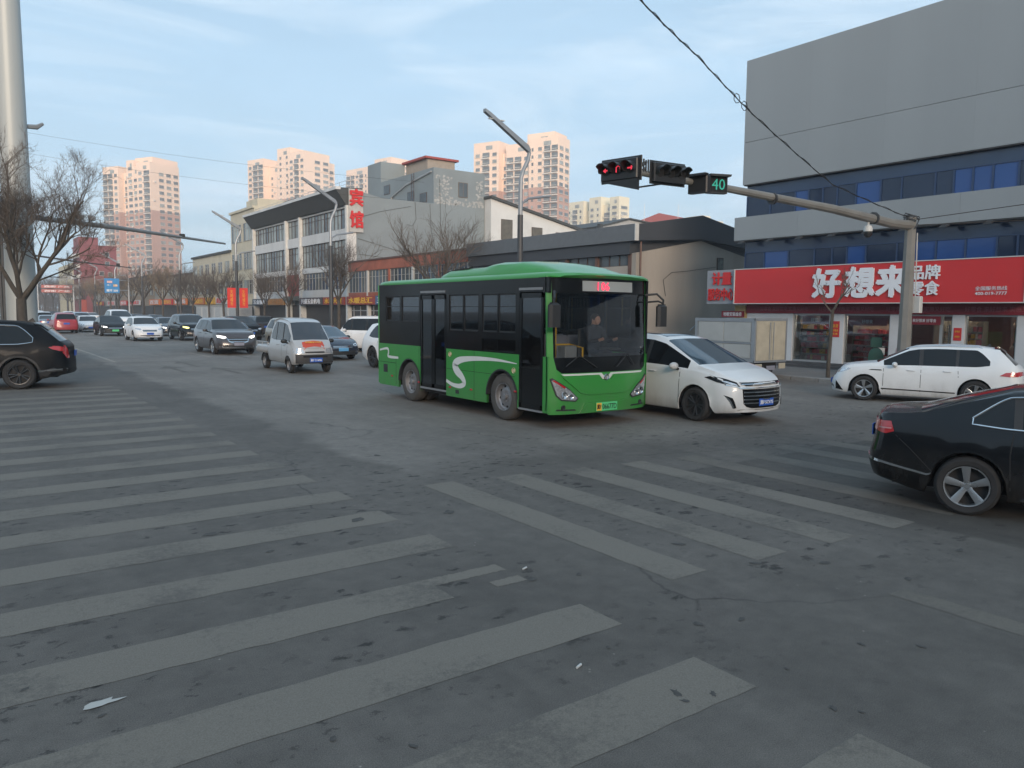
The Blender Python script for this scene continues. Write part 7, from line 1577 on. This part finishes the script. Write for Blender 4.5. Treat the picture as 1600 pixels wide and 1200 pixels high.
def bag(cx, cy, cz, r_, lab):
    m_ = MB().ell((0, 0, 0), (r_, r_ * .8, r_), 10, 8); m_.v = [(a * rb3.uniform(.85, 1.15), b * rb3.uniform(.85, 1.15), c * rb3.uniform(.85, 1.15)) for a, b, c in m_.v]; m_.tube([(0, -.04, r_ * .8), (0, 0, r_ * 1.5), (0, .04, r_ * .8)], .01, 4)
    m_.build('plastic_bag', bgm, loc=(cx, cy, cz), label=lab, cat='plastic bag')
bag(23.95, 13.35, .36, .22, 'crumpled pink plastic bag on the pavement in front of the scooter'); bag(24.7, 12.75, 1.0, .17, 'pink plastic bag hanging on the scooter seat')
# ================================================================== PEOPLE
def person(lab, x, y, hd, pose='stand', top=(.02, .02, .025), legs=(.02, .025, .04), s=1.0, z=.12, seated_h=.45, parent_y=None):
    t = thing('person', lab, 'person', (x, y, z), hd); t.scale = (s, s, s)
    if pose == 'stand': J = dict(pel=(0, 0, .95), sp=(0, 0, 1.2), ch=(.01, 0, 1.38), nk=(.02, 0, 1.5), hd=(.04, 0, 1.60), ht=(.04, 0, 1.70), hl=(0, .10, .92), kl=(.03, .11, .50), al=(-.02, .11, .09), fl=(.14, .12, .04), hr=(0, -.10, .92), kr=(.02, -.11, .50), ar=(-.04, -.11, .09), fr=(.12, -.12, .04), sl=(0, .19, 1.42), el=(.0, .24, 1.14), wl=(.14, .22, .92), ml=(.2, .21, .86), sr=(0, -.19, 1.42), er=(-.02, -.24, 1.14), wr=(.10, -.24, .90), mr=(.15, -.24, .84))
    else: J = dict(pel=(0, 0, seated_h + .09), sp=(-.02, 0, seated_h + .32), ch=(.02, 0, seated_h + .52), nk=(.04, 0, seated_h + .64), hd=(.07, 0, seated_h + .74), ht=(.07, 0, seated_h + .84), hl=(.05, .10, seated_h + .07), kl=(.42, .14, seated_h + .06), al=(.42, .14, .10), fl=(.56, .15, .05), hr=(.05, -.10, seated_h + .07), kr=(.42, -.14, seated_h + .06), ar=(.42, -.14, .10), fr=(.56, -.15, .05), sl=(.02, .19, seated_h + .55), el=(.16, .26, seated_h + .30), wl=(.40, .2, seated_h + .34), ml=(.47, .19, seated_h + .36), sr=(.02, -.19, seated_h + .55), er=(.16, -.26, seated_h + .30), wr=(.40, -.2, seated_h + .34), mr=(.47, -.19, seated_h + .36))
    rad = dict(pel=.145, sp=.13, ch=.155, nk=.055, hd=.095, ht=.07, hl=.095, kl=.062, al=.045, fl=.035, hr=.095, kr=.062, ar=.045, fr=.035, sl=.07, el=.048, wl=.034, ml=.03, sr=.07, er=.048, wr=.034, mr=.03)
    E_ = [('pel', 'sp'), ('sp', 'ch'), ('ch', 'nk'), ('nk', 'hd'), ('hd', 'ht'), ('pel', 'hl'), ('hl', 'kl'), ('kl', 'al'), ('al', 'fl'), ('pel', 'hr'), ('hr', 'kr'), ('kr', 'ar'), ('ar', 'fr'), ('ch', 'sl'), ('sl', 'el'), ('el', 'wl'), ('wl', 'ml'), ('ch', 'sr'), ('sr', 'er'), ('er', 'wr'), ('wr', 'mr')]
    ks = list(J); me = bpy.data.meshes.new('body'); me.from_pydata([J[k] for k in ks], [(ks.index(a), ks.index(b)) for a, b in E_], [])
    o = bpy.data.objects.new('body', me); COL.objects.link(o); md = o.modifiers.new('s', 'SKIN')
    for i, k in enumerate(ks): o.data.skin_vertices[0].data[i].radius = (rad[k], rad[k]); 
    o.data.skin_vertices[0].data[0].use_root = True; o.modifiers.new('u', 'SUBSURF').levels = 2
    dg = bpy.context.evaluated_depsgraph_get(); nm = bpy.data.meshes.new_from_object(o.evaluated_get(dg)); bpy.data.objects.remove(o)
    mt = [mat('skin', (.42, .24, .17), .6, var=.1), mat('cloth_%.2f_%.2f' % top[:2], top, .85, var=.25, scale=8), mat('trousers_%.3f' % legs[2], legs, .85, var=.25, scale=8), mat('shoe', (.02, .02, .02), .6)]
    nm.materials.clear(); [nm.materials.append(m_) for m_ in mt]
    pz = J['pel'][2]
    for p in nm.polygons:
        c = p.center; az = J['al'][2]
        if c.z > J['nk'][2] + .02: p.material_index = 0
        elif c.z < .09: p.material_index = 3
        elif (Vector(c) - Vector(J['ml'])).length < .07 or (Vector(c) - Vector(J['mr'])).length < .07: p.material_index = 0
        elif c.z > pz - .04 and not (pose != 'stand' and c.x > .16 and abs(c.z - pz) < .09 and c.z < pz + .08): p.material_index = 1
        else: p.material_index = 2
    nm.shade_smooth(); nm.name = 'body'; b = mesh_obj('body', nm, t)
    h = J['hd']; hm = mat('hair_black', (.010, .009, .008), .6)
    MB().ell((h[0] - .018, 0, h[2] + .045), (.105, .092, .105), 12, 8).build('hair', hm, t, True)
    fm = MB().ell((h[0] + .05, 0, h[2] + .0), (.062, .072, .095), 12, 8); fm.ell((h[0] + .115, 0, h[2] - .005), (.018, .014, .026), 6, 4); fm.ell((h[0] + .01, .092, h[2]), (.02, .012, .03), 6, 4); fm.ell((h[0] + .01, -.092, h[2]), (.02, .012, .03), 6, 4); fm.build('face', mt[0], t, True)
    for y_ in (.03, -.03): MB().ell((h[0] + .108, y_, h[2] + .022), (.006, .012, .006), 6, 4).build('eye', hm, t)
    MB().ell((h[0] + .107, 0, h[2] - .048), (.006, .022, .005), 6, 4).build('mouth', mat('lip', (.30, .10, .09), .6), t)
    for sg_ in ('l', 'r'):
        m_ = Vector(J['m' + sg_]); w_ = Vector(J['w' + sg_]); d_ = (m_ - w_).normalized(); hb = MB(); sd_ = d_.orthogonal().normalized()
        for q_, L_ in ((-.03, .055), (-.01, .07), (.01, .065), (.03, .05)): a_ = m_ + sd_ * q_; hb.tube([a_, a_ + d_ * L_ * .5, a_ + d_ * L_ + Vector((0, 0, -.02))], [.010, .009, .007], 5)
        hb.tube([w_ + sd_ * .03, m_ + sd_ * .05 + d_ * .02], [.012, .008], 5); hb.build('hand', mt[0], t, True)
    return t
person('bus driver in dark jacket seated behind the wheel of the green bus', bus.location.x + .75, bus.location.y - bx(5.88), R(-90), 'sit', (.02, .022, .03), z=.80, seated_h=.45)
person('person in dark coat standing inside the snack shop by the rightmost window', 28.0, 10.62, R(120), 'stand', (.015, .016, .02), z=.30, s=.97)
rd = person('rider in red jacket on a small scooter far left beside the tree trunk', 3.35, 62, R(95), 'sit', (.50, .02, .02), z=.25, seated_h=.50)
s2 = thing('electric_scooter', 'small far scooter under the rider in red beside the tree trunk', 'scooter', (3.35, 62, 0), R(95))
for x in (.6, -.55): wheel(s2, x, .0001, .22, .09, 'multi')
MB().tube([(.6, 0, .22), (.45, 0, .9)], .035, 6).tube([(.42, -.30, 1.05), (.42, .30, 1.05)], .018, 6).build('fork_and_handlebar', BLKP, s2, True); MB().prism([(.5, .25), (.5, .8), (.40, .8), (.3, .35), (-.7, .35), (-.75, .68), (-.15, .68), (-.2, .4), (.3, .25)], -.12, .12, lambda a, b, d: (a, d, b)).build('fairing', P_RED, s2)
person('pedestrian in dark clothes on the pavement before the shops behind the microvan', 25.3, 52.5, R(-80), 'stand', (.02, .02, .025)); person('pedestrian in a red jacket near the shop fronts behind the microvan', 25.6, 49.6, R(70), 'stand', (.40, .03, .05))
# litter on the road
for (x, y, a, lab) in ((2.95, 3.38, .3, 'tiny pale cigarette end on the asphalt near the third crossing stripe'), (3.75, 5.0, 1.4, 'small pale scrap of paper on the asphalt right of the crossing stripes')): MB().cyl((0, 0, .008), (.05, .02, .008), .008, n=6).build('litter', TRIMW, loc=(x, y, 0), label=lab, cat='litter')
sp_ = MB(); r = random.Random(2); pts = [(.10 * r.uniform(.5, 1.3) * math.cos(k * .52), .045 * r.uniform(.5, 1.3) * math.sin(k * .52), .0055) for k in range(12)]; sp_.add(pts, [tuple(range(12))]); so_ = sp_.build('paint_splash', mat('splash_white', (.42, .41, .38), .8), road, loc=(.55, 4.55, 0))
STN = mat('road_stain', (.066, .062, .057), .9, var=.4, scale=20); sr = random.Random(44)
for x, y, r_ in [(3.22, 2.83, 0.075), (3.19, 2.74, 0.045), (3.38, 2.7, 0.05), (1.74, 3.21, 0.04), (1.44, 3.5, 0.045), (0.53, 4.41, 0.035), (0.22, 4.97, 0.04), (4.71, 2.58, 0.05), (5.0, 2.33, 0.05), (3.31, 3.49, 0.035), (3.8, 2.22, 0.05), (3.89, 2.11, 0.03), (4.0, 2.65, 0.03), (5.0, 10.3, 0.12), (6.91, 4.66, 0.06), (4.06, 4.65, 0.06), (2.17, 6.67, 0.07), (4.2, 6.95, 0.16), (3.27, 7.2, 0.14), (1.89, 7.51, 0.12), (5.38, 4.76, 0.1), (5.51, 4.0, 0.08), (6.02, 3.66, 0.09), (6.22, 3.04, 0.08), (7.39, 3.16, 0.09), (4.08, 3.41, 0.07), (4.4, 3.29, 0.06), (3.67, 4.78, 0.09)]:
    r_ *= .62
    pts = [(r_ * sr.uniform(.55, 1.35) * math.cos(k * .449), r_ * .62 * sr.uniform(.55, 1.35) * math.sin(k * .449), 0) for k in range(14)]
    MB().add(pts, [tuple(range(14))]).build('oil_stain', STN, road, loc=(x, y, .0042)).rotation_euler = (0, 0, sr.uniform(0, 3))
# ================================================================== HAZE
hz = MB().box(-700, 700, -60, 800, -1, 95).mesh('haze'); ho_ = mesh_obj('haze', hz, kind='stuff'); hm = bpy.data.materials.new('haze'); hm.use_nodes = True; t = hm.node_tree
for n_ in list(t.nodes): t.nodes.remove(n_)
oo = t.nodes.new('ShaderNodeOutputMaterial'); pvn = t.nodes.new('ShaderNodeVolumePrincipled'); pvn.inputs['Color'].default_value = (.93, .95, 1.0, 1); pvn.inputs['Density'].default_value = .0008; pvn.inputs['Anisotropy'].default_value = 0.0
t.links.new(pvn.outputs[0], oo.inputs['Volume']); hz.materials.append(hm)
